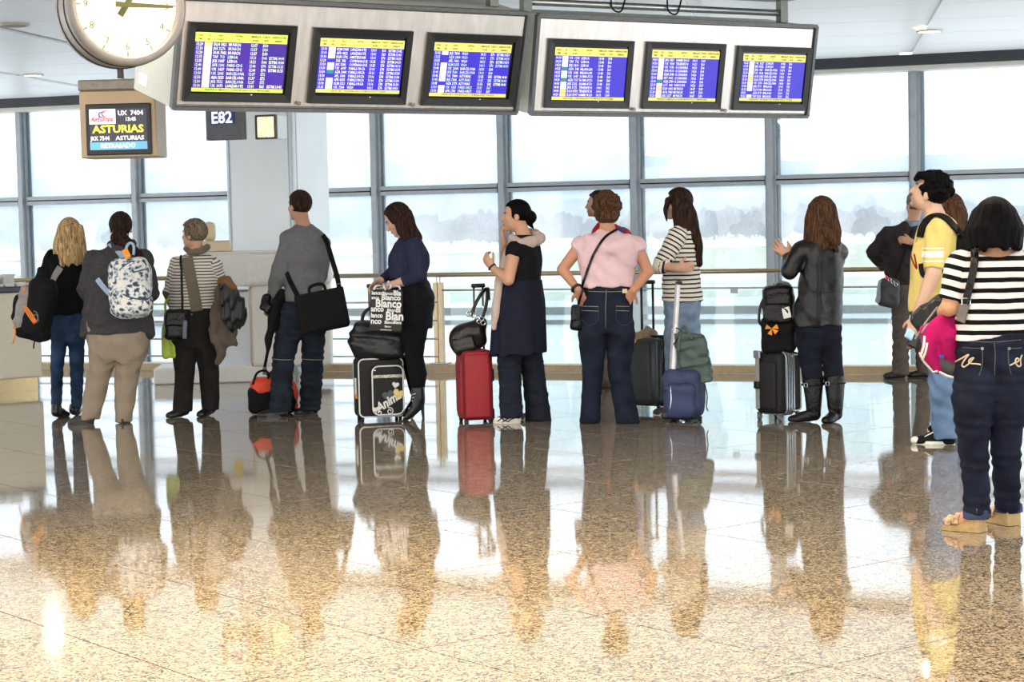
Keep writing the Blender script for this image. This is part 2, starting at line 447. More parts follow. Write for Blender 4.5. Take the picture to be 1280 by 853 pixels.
for i, (px, py) in enumerate(((603, 364), (918, 364), (1205, 362))):
    uu = (onplane(px, py, K(0, RV, 0), FV) - K0) @ FU
    build('glass_clip', gbox(K(uu, RV, 0.805), (0.035, 0.014, 0.022), FA), M_STEEL, rail)
pu = [up_ + 0.12, 1.02, 2.62, 4.22, 5.82, 7.42]
for a, b in zip(pu[:-1], pu[1:]):
    build('glass_panel', gbox(K((a + b) / 2, RV, 0.45), ((b - a) / 2 - 0.01, 0.006, 0.36), FA), M_BGL, rail)
for uu in (4.35, 7.5):
    for s in (-0.026, 0.026):
        build('post', gbox(K(uu + s, RV, 0.53), (0.022, 0.032, 0.45), FA), M_BRASS, rail)

# --- outside: apron, grass strips, distant trees and hills
GZ = -8.0
M_APR = pm('pale_concrete_apron', (0.80, 0.81, 0.82), rough=0.8, var=0.06, scale=0.05)
M_GRASS = pm('dry_pale_grass', (0.58, 0.63, 0.46), rough=0.95, var=0.12, scale=0.06)
def ydist(py): return FPX * (EYE - GZ) / (py - HOR)
build('ground_apron', gprism([V3(-1500, 30, GZ), V3(1500, 30, GZ), V3(1500, 3200, GZ), V3(-1500, 3200, GZ)], (0, 0, -0.5)), M_APR, kind='structure')
for k, (y0, y1) in enumerate(((345, 315), (377, 356), (300, 290))):
    a, b = ydist(y0), ydist(y1)
    build('ground_grass', gprism([V3(-900, a + 30, GZ), V3(900, a - 30, GZ), V3(900, b - 30, GZ), V3(-900, b + 30, GZ)], (0, 0, 0.05)), M_GRASS, kind='structure')

# --- hills
def ridge(name, Y0, Y1, x0, x1, hz, seed, mat, nx=90, ny=7, rough_=0.22):
    rnd = np.random.RandomState(seed); ph = rnd.rand(12) * 6.28
    xs = np.linspace(x0, x1, nx); V, F = [], []
    for j in range(ny):
        t = j / (ny - 1)
        for i, x in enumerate(xs):
            n = sum(math.sin(x * (0.0022 * 1.7 ** k) + ph[k] + t * 1.3) / 1.45 ** k for k in range(8)) / 2.2
            h = hz * math.sin(math.pi * min(0.999, t * 0.62)) * (1 + rough_ * n)
            V.append((x, Y0 + (Y1 - Y0) * t, GZ - 1 + max(0, h)))
    for j in range(ny - 1):
        for i in range(nx - 1):
            F.append((j * nx + i, j * nx + i + 1, (j + 1) * nx + i + 1, (j + 1) * nx + i))
    return build(name, (np.array(V), F), mat, smooth=True, kind='structure')
M_HILL = pm('hazy_blue_hill', (0.58, 0.65, 0.74), rough=1, var=0.08, scale=0.004)  # haze of the distance is mixed into the hill colours
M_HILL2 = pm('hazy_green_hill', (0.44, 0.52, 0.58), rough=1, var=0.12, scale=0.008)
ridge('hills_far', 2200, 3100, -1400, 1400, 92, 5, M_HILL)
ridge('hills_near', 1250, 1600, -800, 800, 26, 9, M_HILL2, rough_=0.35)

# --- distant trees at the field's edge
M_TREE = pm('far_tree_green', (0.17, 0.25, 0.27), rough=1, var=0.3, scale=0.6)
M_TRUNK = pm('far_tree_trunk', (0.35, 0.32, 0.28), rough=1)
crowns = []
rnd = random.Random(3)
for k in range(4):
    bm = bmesh.new(); bmesh.ops.create_icosphere(bm, subdivisions=3, radius=1.0)
    ph = [rnd.random() * 6.28 for _ in range(9)]
    for v in bm.verts:
        x, y, z = v.co
        d = 0.18 * math.sin(4 * x + ph[0] + 2 * math.sin(3 * z + ph[1])) + 0.14 * math.sin(6 * y + ph[2] + 5 * z) + 0.10 * math.sin(11 * x + 9 * z + ph[3]) + 0.08 * math.sin(15 * z + 13 * y + ph[4])
        v.co *= 1 + d
    me = bpy.data.meshes.new('crown'); bm.to_mesh(me); bm.free(); me.materials.append(M_TREE)
    me.polygons.foreach_set('use_smooth', [True] * len(me.polygons)); crowns.append(me)
tg = gcyl(V3(0, 0, 0), V3(0, 0, 5), 0.35, 8, 0.25)
tr_me = bpy.data.meshes.new('trunk'); tr_me.from_pydata(tg[0].tolist(), [], tg[1]); tr_me.materials.append(M_TRUNK)
tpx = [x + rnd.uniform(-6, 6) for x in (528, 545, 558, 572, 586, 600, 614, 690, 706, 722, 808, 826, 862, 880, 893, 906, 920, 934, 948, 985, 1000, 1060, 1078, 1096, 1114, 1215, 1232, 1250, 1268, 1290, 60, 95, 150, 205, 235, 480, 494, 510, 520, 551, 565, 579, 593, 607, 622, 640, 655, 672, 742, 765, 788, 845, 872, 886, 899, 913, 927, 941, 962, 975, 1018, 1036, 1050, 1070, 1088, 1105, 1130)]
for x in tpx:
    D = rnd.uniform(760, 900); X = (x - 640) / FPX * D
    h = rnd.uniform(8, 12.5) * (0.75 if x < 300 else 1)
    t = empty('distant_tree', (X, D, GZ), 'distant hazy tree at the far edge of the airfield', 'tree', 'trees at the far edge of the airfield')
    c = bpy.data.objects.new('crown', rnd.choice(crowns)); COL.objects.link(c); c.parent = t
    c.location = (0, 0, h * 0.58); c.scale = (rnd.uniform(3.6, 6.0), rnd.uniform(3, 4.5), h * 0.45); c.rotation_euler = (0, 0, rnd.random() * 6)
    s = bpy.data.objects.new('trunk', tr_me); COL.objects.link(s); s.parent = t

# --- airliner parked far out on the left, and an apron bus
M_WHITE = pm('white_aircraft_paint', (0.93, 0.94, 0.96), rough=0.35, var=0.02)
M_BLUEG = pm('aircraft_grey', (0.55, 0.60, 0.68), rough=0.5)
def gloft(pts, rad, n=14): return gtube(pts, rad, n)
pc = at(14, 318, 330)
PA = AX(math.radians(62)); PF, PR = PA[1], PA[0]
pl = V3(pc[0], pc[1], GZ)
def PP(f, r, z): return pl + PF * f + PR * r + UP * z
plane = empty('airliner', pl, 'white airliner parked on the distant apron at the far left', 'aircraft')
build('fuselage', gloft([PP(17, 0, 3.6), PP(16, 0, 3.8), PP(13.5, 0, 4.0), PP(-9, 0, 4.0), PP(-14, 0, 4.5), PP(-17.5, 0, 5.0)], [0.3, 1.1, 1.9, 1.9, 1.2, 0.4], 18), M_WHITE, plane, smooth=True)
build('tail_fin', gprism([PP(-12, -0.15, 5.5), PP(-17, -0.15, 5.4), PP(-19, -0.15, 11), PP(-16.8, -0.15, 11)], PR * 0.3), M_WHITE, plane)
for s in (-1, 1):
    build('wing', gprism([PP(3.5, s * 1.5, 3.2), PP(-2.5, s * 1.5, 3.2), PP(-6, s * 16, 4.4), PP(-4, s * 16, 4.4)], (0, 0, 0.35)), M_WHITE, plane)
    build('tailplane', gprism([PP(-13.5, s * 0.5, 5.3), PP(-16.5, s * 0.5, 5.3), PP(-18, s * 6, 5.8), PP(-17, s * 6, 5.8)], (0, 0, 0.2)), M_WHITE, plane)
    build('engine', gcyl(PP(3.4, s * 5.2, 2.2), PP(-0.4, s * 5.2, 2.3), 1.0, 14, 0.7), M_BLUEG, plane, smooth=True)
    build('landing_gear', gcyl(PP(-1.5, s * 2.6, 0.0), PP(-1.5, s * 2.6, 3.0), 0.45, 8), M_BLUEG, plane)
build('landing_gear', gcyl(PP(12, 0, 0), PP(12, 0, 2.6), 0.35, 8), M_BLUEG, plane)
build('window_band', gbox(PP(2, -1.86, 4.5), (0.06, 10, 0.16), PA), M_BLUEG, plane)

bp_ = at(200, 372, 140); bb = V3(bp_[0], bp_[1], GZ)
BA = AX(math.radians(80))
bus = empty('apron_bus', bb, 'pale apron bus with dark windows standing outside behind the left queue', 'bus')
build('body', grbox(bb + UP * 1.75, (1.3, 5.5, 1.4), BA, 0.25, 2), M_WHITE, bus)
for k in range(5):
    build('window', gbox(bb + BA[1] * (-4 + k * 2) - BA[0] * 1.3 + UP * 2.2, (0.03, 0.85, 0.5), BA), M_BLUEG, bus)
for f in (-3.6, 3.6):
    for s in (-1, 1):
        build('wheel', gcyl(bb + BA[1] * f + BA[0] * s * 1.05 + UP * 0.45, bb + BA[1] * f + BA[0] * s * 1.3 + UP * 0.45, 0.45, 14), M_DARK, bus)

# --- ceiling downlights (a few seen, the others added out of view)
M_LAMPRIM = pm('downlight_rim', (0.78, 0.76, 0.72), rough=0.4)
M_LAMPOFF = pm('unlit_downlight_diffuser', (0.55, 0.52, 0.48), rough=0.6)
M_LAMPON = pm('lit_downlight_diffuser', (1.0, 0.90, 0.72), rough=0.5, emit=9.0, var=0.02)
def downlight(x, y, lit=True, power=0.0, r=0.11, col=(1, 0.86, 0.66), label=None, spot=None):
    o = empty('ceiling_downlight', (x, y, CEIL - 0.012), label or 'round recessed downlight in the white ceiling above the hall', 'downlight', 'recessed ceiling downlights')
    ring = [V3(x + math.cos(a) * r, y + math.sin(a) * r, CEIL - 0.008) for a in np.linspace(0, 2 * math.pi, 24, endpoint=False)]
    build('rim', gtube(ring, 0.014, 6, closed=True), M_LAMPRIM, o, smooth=True)
    build('diffuser', gcyl(V3(x, y, CEIL - 0.014), V3(x, y, CEIL - 0.002), r - 0.006, 24), M_LAMPON if lit else M_LAMPOFF, o)
    if power:
        ld = bpy.data.lights.new('downlight_lamp', 'SPOT' if spot else 'AREA')
        ld.energy = power; ld.color = col
        if spot: ld.spot_size = math.radians(spot); ld.spot_blend = 0.45; ld.shadow_soft_size = 0.1
        else: ld.shape = 'DISK'; ld.size = r * 1.7
        lo = bpy.data.objects.new('downlight_lamp', ld); COL.objects.link(lo); lo.parent = o; lo.location = (0, 0, -0.03)
    return o
q = onz(1162, 38, CEIL); downlight(q[0], q[1], True, 25, r=0.13, label='lit round downlight set in the ceiling at the upper right')
q = onz(17.5, 30, CEIL); downlight(q[0], q[1], False, r=0.13, label='unlit brownish round downlight in the ceiling left of the clock')
q = onz(41, 93, CEIL); downlight(q[0], q[1], True, 25, r=0.12, label='small lit downlight in the ceiling above the left windows')
# unseen warm spots over the foreground; neutral ones added as fill light
for x, y, p, s in ((-1.7, 6.2, 540, 110), (-0.2, 5.4, 410, 110), (-2.5, 8.0, 440, 92), (-0.6, 7.6, 440, 92), (0.9, 8.4, 210, 88)):
    downlight(x, y, True, p, col=(1, 0.74, 0.40), spot=s)
for x, y, p in ((-4.4, 12.2, 45), (-2.2, 11.6, 45), (0.0, 11.0, 45), (2.2, 10.6, 40), (4.2, 10.4, 35), (3.4, 6.6, 30),
                (-3.4, 8.8, 20), (1.6, 4.4, 40), (-1.6, 4.0, 40)):
    downlight(x, y, True, p, col=(1, 0.90, 0.78))

# ================================================================== SIGNS
M_SS = pm('brushed_stainless_housing', (0.82, 0.80, 0.78), rough=0.34, metal=0.85, var=0.10, scale=3, stretch=(6, 6, 0.7))
M_SIDE = pm('pale_green_grey_panel', (0.80, 0.82, 0.79), rough=0.5, var=0.03)
M_EDGE = pm('dark_grey_edge', (0.40, 0.41, 0.42), rough=0.45, metal=0.4)
M_BEZEL = pm('black_monitor_plastic', (0.055, 0.058, 0.065), rough=0.35, var=0.1)
M_TUBE = pm('black_screen_glass', (0.02, 0.02, 0.03), rough=0.08)
M_SCR = pm('lit_blue_screen', (0.20, 0.16, 0.72), rough=0.3, emit=0.55, var=0.06, scale=8)
M_SCRD = pm('lit_purple_screen', (0.24, 0.14, 0.56), rough=0.3, emit=0.45, var=0.15, scale=6)
M_HEADG = pm('lit_lime_band', (0.78, 0.88, 0.36), rough=0.3, emit=0.5, var=0.02)
M_HEADY = pm('lit_yellow_band', (0.88, 0.86, 0.44), rough=0.3, emit=0.5, var=0.02)
M_CELL = pm('lit_white_cell', (0.92, 0.92, 0.97), rough=0.3, emit=0.5, var=0.03)
M_CELLO = pm('lit_orange_cell', (0.93, 0.76, 0.45), rough=0.3, emit=0.7, var=0.03)
M_CELLG = pm('lit_teal_cell', (0.15, 0.48, 0.50), rough=0.3, emit=0.6, var=0.03)
M_TXT = pm('lit_white_text', (0.96, 0.96, 1.0), rough=0.4, emit=0.6, var=0.01)
M_TXTG = pm('lit_pale_green_text', (0.80, 0.94, 0.80), rough=0.4, emit=0.55, var=0.01)
M_TXTK = pm('dark_screen_text', (0.22, 0.24, 0.14), rough=0.5)
M_SCREW = pm('zinc_screw', (0.55, 0.54, 0.50), rough=0.35, metal=0.9)

def face_frame(BL, BR, TR, z):
    a, b = onz(*BL, z), onz(*BR, z); L_ = np.linalg.norm(b - a); u = (b - a) / L_
    nh = np.cross(u, UP)                                            # horizontal normal towards the viewer
    lo, hi = 0.0, 0.6
    for _ in range(40):
        t = (lo + hi) / 2; upv = UP * math.cos(t) + nh * math.sin(t); n = np.cross(u, upv)
        P = onplane(*TR, a, n)
        if (P - a) @ u > L_: lo = t
        else: hi = t
    return a, u, upv, n, L_, (P - a) @ upv, t
ROWS = {
 1: [('12:20','DLH 1821','MUNICH','12:57','D50',''),('12:20','JKK 5276','MUNICH','12:57','D50',''),('12:20','AUA 7482','MUNICH','12:57','D50',''),
     ('12:35','TAP  713','LISBOA','13:21','D66','ESTIM.14:00'),('12:35','JKK 5447','LISBOA','13:21','D66','ESTIM.14:00'),('12:40','AFR 1301','PARIS-CDG','12:46','E74','ESTIM.13:25'),
     ('12:40','UX  3437','PARIS-CDG','12:46','E74','ESTIM.13:25'),('12:50','UX  2005','BARCELONA','12:37','E72',''),('12:50','AEA 5555','BARCELONA','12:37','E72',''),
     ('12:50','JKK 7552','BARCELONA','12:37','E72',''),('13:10','UX  5073','LANZAROTE','13:01','E63','ESTIM.13:45')],
 2: [('13:10','KLM 3388','LANZAROTE','13:01','E63','ESTIM.13:45'),('13:10','AFR 4822','LANZAROTE','13:01','E63','ESTIM.13:45'),('13:10','KLM 1702','AMSTERDAM','13:31','E76','ESTIM.14:20'),
     ('13:20','SAS  582','COPENHAGUE','13:25','E73','ESTIM.14:10'),('13:20','JKK 5581','COPENHAGUE','13:25','E73','ESTIM.14:10'),('13:30','UX  6097','P.MALLORCA','13:16','E78','ESTIM.13:54'),
     ('13:30','AZA 2444','P.MALLORCA','13:16','E78','ESTIM.13:54'),('13:30','AFL 1408','P.MALLORCA','13:16','E78','ESTIM.13:54'),('13:30','AFR 4335','P.MALLORCA','13:16','E78','ESTIM.13:54'),
     ('13:30','KLM 3321','P.MALLORCA','13:16','E78','ESTIM.13:54'),('13:35','UX  7304','VIGO','14:11','E70','ESTIM.14:50')],
 3: [('13:35','JKK 7804','VIGO','14:11','E70','ESTIM.14:50'),('13:35','AZA 2484','VIGO','14:11','E70','ESTIM.14:50'),('13:35','AFL 1400','VIGO','14:11','E70','ESTIM.14:50'),
     ('13:35','KLM 3375','VIGO','14:11','E70','ESTIM.14:50'),('13:40','UX  2004','BARCELONA','13:31','E68',''),('13:40','JKK 7630','BARCELONA','13:31','E68',''),
     ('13:45','UX  7404','ASTURIAS','13:35','E82','ESTIM.14:40'),('13:45','JKK 7544','ASTURIAS','13:35','E82','ESTIM.14:40'),('13:45','AZA 2775','ASTURIAS','13:35','E82','ESTIM.14:40'),
     ('13:50','UX  1023','PARIS-ORLY','13:21','E67',''),('13:50','AFR 2781','PARIS-ORLY','13:21','E67','')],
 4: [('14:10','UX  1158','LISBOA','13:38','E78',''),('14:20','TAP  712','LISBOA','13:48','E66',''),('14:20','JKK 5810','LISBOA','13:48','E66',''),('14:25','AZA  548','MILAN-LIN','13:48','E61',''),
     ('14:25','UX  6085','MILAN-LIN','13:48','E61',''),('14:30','UX  1047','ROMA-FCO','13:48','E63',''),('14:30','AZA 7117','ROMA-FCO','13:48','E63',''),('14:30','JKK 5202','ROMA-FCO','13:48','E63',''),
     ('14:40','JKK 5172','TENERIFE N','14:01','E62',''),('14:40','DLH 8758','TENERIFE N','14:01','E62',''),('14:50','DLH 5397','HAMBURGO','14:11','D60','')],
 5: [('14:50','JKK 5451','HAMBURGO','14:11','D60',''),('14:50','UX  9508','TENERIFE N','14:21','E63',''),('15:00','UX  9156','G.CANARIA','14:26','E64',''),('15:00','AFR 4310','G.CANARIA','14:26','E64',''),
     ('15:00','KLM 3348','G.CANARIA','14:26','E64',''),('15:00','SKY 3402','G.CANARIA','14:26','E64',''),('15:00','AZA 2780','G.CANARIA','14:26','E64',''),('15:10','LOT  408','VARSOVIA','14:26','D57',''),
     ('15:20','DLH 1805','MUNICH','14:47','D50',''),('15:20','AUA 7485','MUNICH','14:47','D50',''),('15:20','JKK 5277','MUNICH','14:47','D50','')],
 6: [('15:25','UX  2027','ZURICH','14:45','E66',''),('15:25','JKK 4552','ZURICH','14:45','E66',''),('15:30','JKK  405','BARCELONA','14:56','E60',''),('15:30','UX  3054','BARCELONA','14:56','E60',''),
     ('15:30','AUA 3856','BARCELONA','14:56','E60',''),('15:30','DLH 3778','BARCELONA','14:56','E60',''),('15:30','UX  2076','BARCELONA','14:56','E60',''),('15:35','JKK 3719','MALAGA','15:01','E62',''),
     ('15:35','DLH 3064','MALAGA','15:01','E62',''),('15:35','AZA 2571','MALAGA','15:01','E62',''),('15:35','TAP 3205','MALAGA','15:01','E62','')]}
CELLS = {1: 'OWWWWWWWWWW', 2: 'WWWBWWGBWWW', 3: 'WBBWWWWWBWW', 4: 'WWWGWWGWWOO', 5: 'WWWWWWGWOWW', 6: 'WWWWOOWWWBW'}
FOOT_ES = 'PRESENTESE AL EMBARQUE A LA HORA INDICADA POR SU COMPANIA AEREA'
FOOT_EN = 'PLEASE PROCEED TO THE BOARDING GATE AT THE TIME INDICATED BY YOUR AIRLINE'
def monitor(unit, idx, corners, screen, frame):
    a, u, upv, n, L_, Hh, t = frame
    def fc(p): P = onplane(*p, a, n); return (P - a) @ u, (P - a) @ upv
    c = [fc(p) for p in corners]; s = [fc(p) for p in screen]      # TL TR BR BL
    x0, x1 = (c[0][0] + c[3][0]) / 2, (c[1][0] + c[2][0]) / 2; y1, y0 = (c[0][1] + c[1][1]) / 2, (c[2][1] + c[3][1]) / 2
    sx0, sx1 = (s[0][0] + s[3][0]) / 2, (s[1][0] + s[2][0]) / 2; sy1, sy0 = (s[0][1] + s[1][1]) / 2, (s[2][1] + s[3][1]) / 2
    A = np.array([u, -n, upv])
    def Q(x, y, d): return a + u * x + upv * y + n * d
    # picture-frame bezel round a recessed tube
    outer = [(x0, y0), (x1, y0), (x1, y1), (x0, y1)]; m_ = 0.045
    inner = [(x0 + m_, y0 + m_ * 1.15), (x1 - m_, y0 + m_ * 1.15), (x1 - m_, y1 - m_), (x0 + m_, y1 - m_)]
    V = [Q(*p, -0.03) for p in outer] + [Q(*p, 0.012) for p in outer] + [Q(*p, 0.008) for p in inner] + [Q(*p, -0.006) for p in inner]
    F = [(3, 2, 1, 0)]
    for i in range(4):
        j = (i + 1) % 4
        F += [(i, j, j + 4, i + 4), (i + 4, j + 4, j + 8, i + 8), (i + 8, j + 8, j + 12, i + 12)]
    mon = build('monitor', (np.array(V), F), M_BEZEL, unit)
    build('screen_glass', gprism([Q(*p, -0.005) for p in inner], n * -0.01), M_TUBE, mon)
    w, h = sx1 - sx0, sy1 - sy0
    def rect(nm, fx0, fx1, fy0, fy1, d, mat):
        return build(nm, gprism([Q(sx0 + w * fx0, sy0 + h * fy0, d), Q(sx0 + w * fx1, sy0 + h * fy0, d), Q(sx0 + w * fx1, sy0 + h * fy1, d), Q(sx0 + w * fx0, sy0 + h * fy1, d)], n * -0.001), mat, mon)
    lime = M_HEADG if idx in (1,) else M_HEADY
    rect('lit_picture', 0, 1, 0, 1, -0.002, M_SCRD if idx == 1 else M_SCR)
    rect('header_band', 0, 1, 0.845, 1, -0.001, lime)
    rect('footer_band', 0, 1, 0, 0.062, -0.001, lime)
    rh = (0.84 - 0.068) / 11
    cm = {'W': M_CELL, 'O': M_CELLO, 'G': M_CELLG}
    for k, ch in enumerate(CELLS[idx]):
        if ch == 'B': continue
        yb = 0.84 - (k + 1) * rh
        rect('airline_cell', 0.105, 0.185, yb + 0.003, yb + rh - 0.003, -0.001, cm[ch])
    ts = h * rh * 1.02
    gw, gg, gk = [], [], []
    for k, r in enumerate(ROWS[idx]):
        yb = 0.84 - (k + 1) * rh + rh * 0.16
        for fx, tx in zip((0.012, 0.20, 0.36, 0.60, 0.735, 0.815), r):
            if tx: (gg if (idx in (1, 3) and k % 2) else gw).append(gtext(tx, ts, Q(sx0 + w * fx, sy0 + h * yb, 0.0), u, upv, bold=ts * 0.008, res=1, aspect=0.80))
    heads = (('HORA', 'TIME'), ('CIA', 'AIRL'), ('VUELO', 'FLIGHT'), ('DESTINO', 'TO'), ('EMBARQUE', 'BOARD'), ('PUERTA', 'GATE'), ('OBSERVACIONES', 'REMARKS'))
    for fx, hd in zip((0.05, 0.145, 0.27, 0.47, 0.65, 0.765, 0.905), heads):
        for q_, tx in enumerate(hd):
            gk.append(gtext(tx, ts * 0.62, Q(sx0 + w * fx, sy0 + h * (0.937 - 0.062 * q_), 0.0), u, upv, 'CENTER', bold=ts * 0.015, res=1, aspect=0.8))
    gk.append(gtext(FOOT_ES if idx in (1, 5) else FOOT_EN, ts * 0.66, Q(sx0 + w * 0.5, sy0 + h * 0.018, 0.0), u, upv, 'CENTER', bold=ts * 0.01, res=1, aspect=0.74 if idx in (1, 5) else 0.62))
    build('flight_rows_text', join(*gw), M_TXT, mon, kind='stuff')
    if gg: build('flight_rows_text', join(*gg), M_TXTG, mon, kind='stuff')
    build('header_text', join(*gk), M_TXTK, mon, kind='stuff')
    build('power_light', gbox(Q(x0 + (x1 - x0) * 0.62, y0 + 0.05, 0.009), (0.004, 0.002, 0.002), A), M_TXT, mon)
    return mon
def board(name, label, BL, BR, TR, z, mons, depth=0.6):
    fr = face_frame(BL, BR, TR, z); a, u, upv, n, L_, Hh, t = fr
    root = empty(name, a + u * L_ / 2, label, 'display board', 'overhead flight boards')
    A = np.array([u, -n, upv])
    c = a + u * L_ / 2 + upv * Hh / 2
    # housing as separate sheets so the monitors sit in the stainless front
    build('front_panel', grbox(c - n * 0.026, (L_ / 2 - 0.02, 0.010, Hh / 2 - 0.02), A, 0.006, 1), M_SS, root)
    build('housing', gbox(c - n * (depth / 2 + 0.037), (L_ / 2, depth / 2, Hh / 2), A), M_SIDE, root)
    for s in (0, 1):
        build('edge_strip', gbox(a + u * (L_ * s) + upv * Hh / 2 - n * 0.02, (0.012, 0.022, Hh / 2), A), M_EDGE, root)
        build('edge_strip', gbox(a + u * L_ / 2 + upv * (Hh * s) - n * 0.02, (L_ / 2, 0.024, 0.012), A), M_EDGE, root)
    for idx, cn, sc in mons: monitor(root, idx, cn, sc, fr)
    return root, fr
Z_B = 2.3
bd1, f1 = board('flight_board', 'three screen flight board in steel housing behind the round clock', (217, 136), (646, 142), (662, 17), Z_B, [
    (1, ((236, 27), (371, 32), (363, 128.5), (229, 126.5)), ((245, 39.5), (360, 44.6), (353, 117), (239, 113.6))),
    (2, ((393, 34), (516, 39), (506.5, 131), (385, 129)), ((401, 46.5), (506, 52), (499, 118), (395, 115))),
    (3, ((536, 40), (652, 45.5), (640, 133.5), (527, 131.7)), ((544, 53), (640, 56), (632, 122), (536, 120)))])
bd2, f2 = board('flight_board', 'three screen flight board in steel housing on the right, further from the clock', (665, 143), (1010, 146.5), (1022, 33), Z_B, [
    (4, ((687.6, 47), (794, 52.4), (784, 136), (680, 134.6)), ((695, 58.6), (787, 62), (777.6, 126), (689, 125))),
    (5, ((810, 51.5), (908, 55.6), (899, 137), (802, 136)), ((815.6, 62), (900, 64.7), (894, 127), (810, 126))),
    (6, ((923, 56.4), (1016, 60.6), (1006, 138.7), (915.7, 137.6)), ((930.6, 66.4), (1008.5, 69.8), (1001, 127.8), (923.5, 125.5)))])
for root, fr, pxs in ((bd1, f1, ((373, 129), (516, 131))), (bd2, f2, ((792, 136.5), (906, 138)))):
    for p in pxs:
        P = onplane(*p, fr[0], fr[3])
        build('screw', gcyl(P - fr[3] * 0.001, P + fr[3] * 0.012, 0.014, 10), M_SCREW, root)
a, u, upv, n, L_, Hh, t = f1
build('side_label', gbox(a - u * 0.004 - n * 0.50 + upv * 0.09, (0.003, 0.055, 0.035), np.array([u, -n, upv])), M_CELL, bd1)
# beam and rods that carry the two boards
M_BEAM = pm('grey_green_steel_beam', (0.50, 0.52, 0.49), rough=0.4, metal=0.5, var=0.08)
for (root, fr) in ((bd1, f1), (bd2, f2)):
    a, u, upv, n, L_, Hh, t = fr
    tp = a + upv * Hh - n * 0.25; A = np.array([u, np.cross(UP, u), UP])
    build('hanger_tube', gcyl(tp + UP * 0.075 + u * 0.03, tp + UP * 0.075 + u * (L_ - 0.12), 0.026, 10), M_STEEL, root, smooth=True)
    for s in (0.04, L_ - 0.15):
        build('hanger_bracket', gbox(tp + u * s + UP * 0.09, (0.035, 0.03, 0.09), A), M_BEAM, root)
    build('support_beam', gbox(tp + u * (L_ / 2 - 0.05) + UP * 0.26, (L_ / 2 - 0.03, 0.09, 0.09), A), M_BEAM, root)
    for s in (0.3, L_ - 0.4):
        zt = tp[2] + 0.34
        build('ceiling_hanger', gcyl(V3(*(tp + u * s)[:2], zt), V3(*(tp + u * s)[:2], CEIL + 0.02), 0.03, 10), M_BEAM, root)
    for k in range(2):
        q0 = tp + u * (L_ * (0.3 + 0.2 * k)) + UP * 0.07
        build('cable', gtube(smooth_line([q0 - n * -0.03 + UP * 0.1, q0 + n * 0.04 - UP * 0.01, q0 + u * 0.08 + n * 0.04 - UP * 0.03, q0 + u * 0.16 + UP * 0.1]), 0.007, 6), M_BEZEL, root)

# --- clock
M_CLK = pm('grey_clock_drum', (0.58, 0.56, 0.54), rough=0.4, metal=0.3, var=0.05)
M_FACE = pm('glowing_clock_face', (0.99, 0.98, 0.87), rough=0.4, emit=0.42, var=0.01)
M_HAND = pm('olive_clock_hand', (0.42, 0.42, 0.24), rough=0.5)
M_NUM = pm('pale_olive_numeral', (0.52, 0.50, 0.34), rough=0.6)
CD = 11.6; cc = at(158, 6, CD)
ph = math.radians(27); cu_ = V3(math.cos(ph), math.sin(ph), 0); cn = np.cross(cu_, UP)
clk = empty('wall_clock', cc - UP * 0.36, 'large round illuminated clock hanging from the ceiling at the upper left', 'clock')
def CQ(x, y, d): return cc + cu_ * x + UP * y + cn * d
def disc(r, d0, d1, nn=48, r1=None):
    return gtube([CQ(0, 0, d0), CQ(0, 0, d1)], [r, r if r1 is None else r1], nn)
RF = 64 / FPX * CD
build('drum', disc(RF * 1.17, -0.26, -0.02), M_CLK, clk, smooth=False)
ringp = lambda r, d: [CQ(r * math.cos(a_), r * math.sin(a_), d) for a_ in np.linspace(0, 2 * math.pi, 48, endpoint=False)]
build('rim', gtube(ringp(RF * 1.09, 0.0), 0.03, 8, closed=True), M_CLK, clk, smooth=True)
build('rim_line', gtube(ringp(RF * 1.172, -0.20), 0.006, 6, closed=True), M_BEZEL, clk)
build('rim_line', gtube(ringp(RF * 1.172, -0.06), 0.006, 6, closed=True), M_BEZEL, clk)
fc_ = build('clock_face', disc(RF * 1.05, -0.02, -0.004), M_FACE, clk)
for k in range(1, 13):
    an = math.radians(90 - 30 * k); rr = RF * 0.80
    build('numeral', gtext(str(k), RF * 0.20, CQ(rr * math.cos(an), rr * math.sin(an) - RF * 0.07, -0.002), cu_, UP, 'CENTER', res=2), M_NUM, fc_)
for k in range(60):
    an = math.radians(6 * k); l = 0.10 if k % 5 == 0 else 0.05; r0 = RF * (1.0 - l)
    d_ = cu_ * math.cos(an) + UP * math.sin(an); s_ = np.cross(d_, cn); w_ = 0.003 if k % 5 == 0 else 0.0016
    build('minute_mark', gprism([cc + d_ * r0 + s_ * w_ - cn * 0.002, cc + d_ * RF * 0.99 + s_ * w_ - cn * 0.002, cc + d_ * RF * 0.99 - s_ * w_ - cn * 0.002, cc + d_ * r0 - s_ * w_ - cn * 0.002], cn * 0.001), M_HAND if k % 5 == 0 else M_NUM, fc_)
def hand(ang, l0, l1, w0, w1, d):
    d_ = cu_ * math.cos(ang) + UP * math.sin(ang); s_ = np.cross(d_, cn)
    return gprism([cc + d_ * l0 + s_ * w0 + cn * d, cc + d_ * l1 + s_ * w1 + cn * d, cc + d_ * l1 - s_ * w1 + cn * d, cc + d_ * l0 - s_ * w0 + cn * d], cn * 0.004)
build('minute_hand', hand(math.radians(-1), -RF * 0.22, RF * 0.92, 0.016, 0.008, 0.006), M_HAND, clk)
build('hour_hand', hand(math.radians(57), -RF * 0.25, RF * 0.62, 0.019, 0.012, 0.001), M_HAND, clk)
build('ceiling_pole', gcyl(CQ(0, RF * 1.15, -0.13), V3(*CQ(0, 0, -0.13)[:2], CEIL + 0.02), 0.03, 12), M_STEEL, clk, smooth=True)

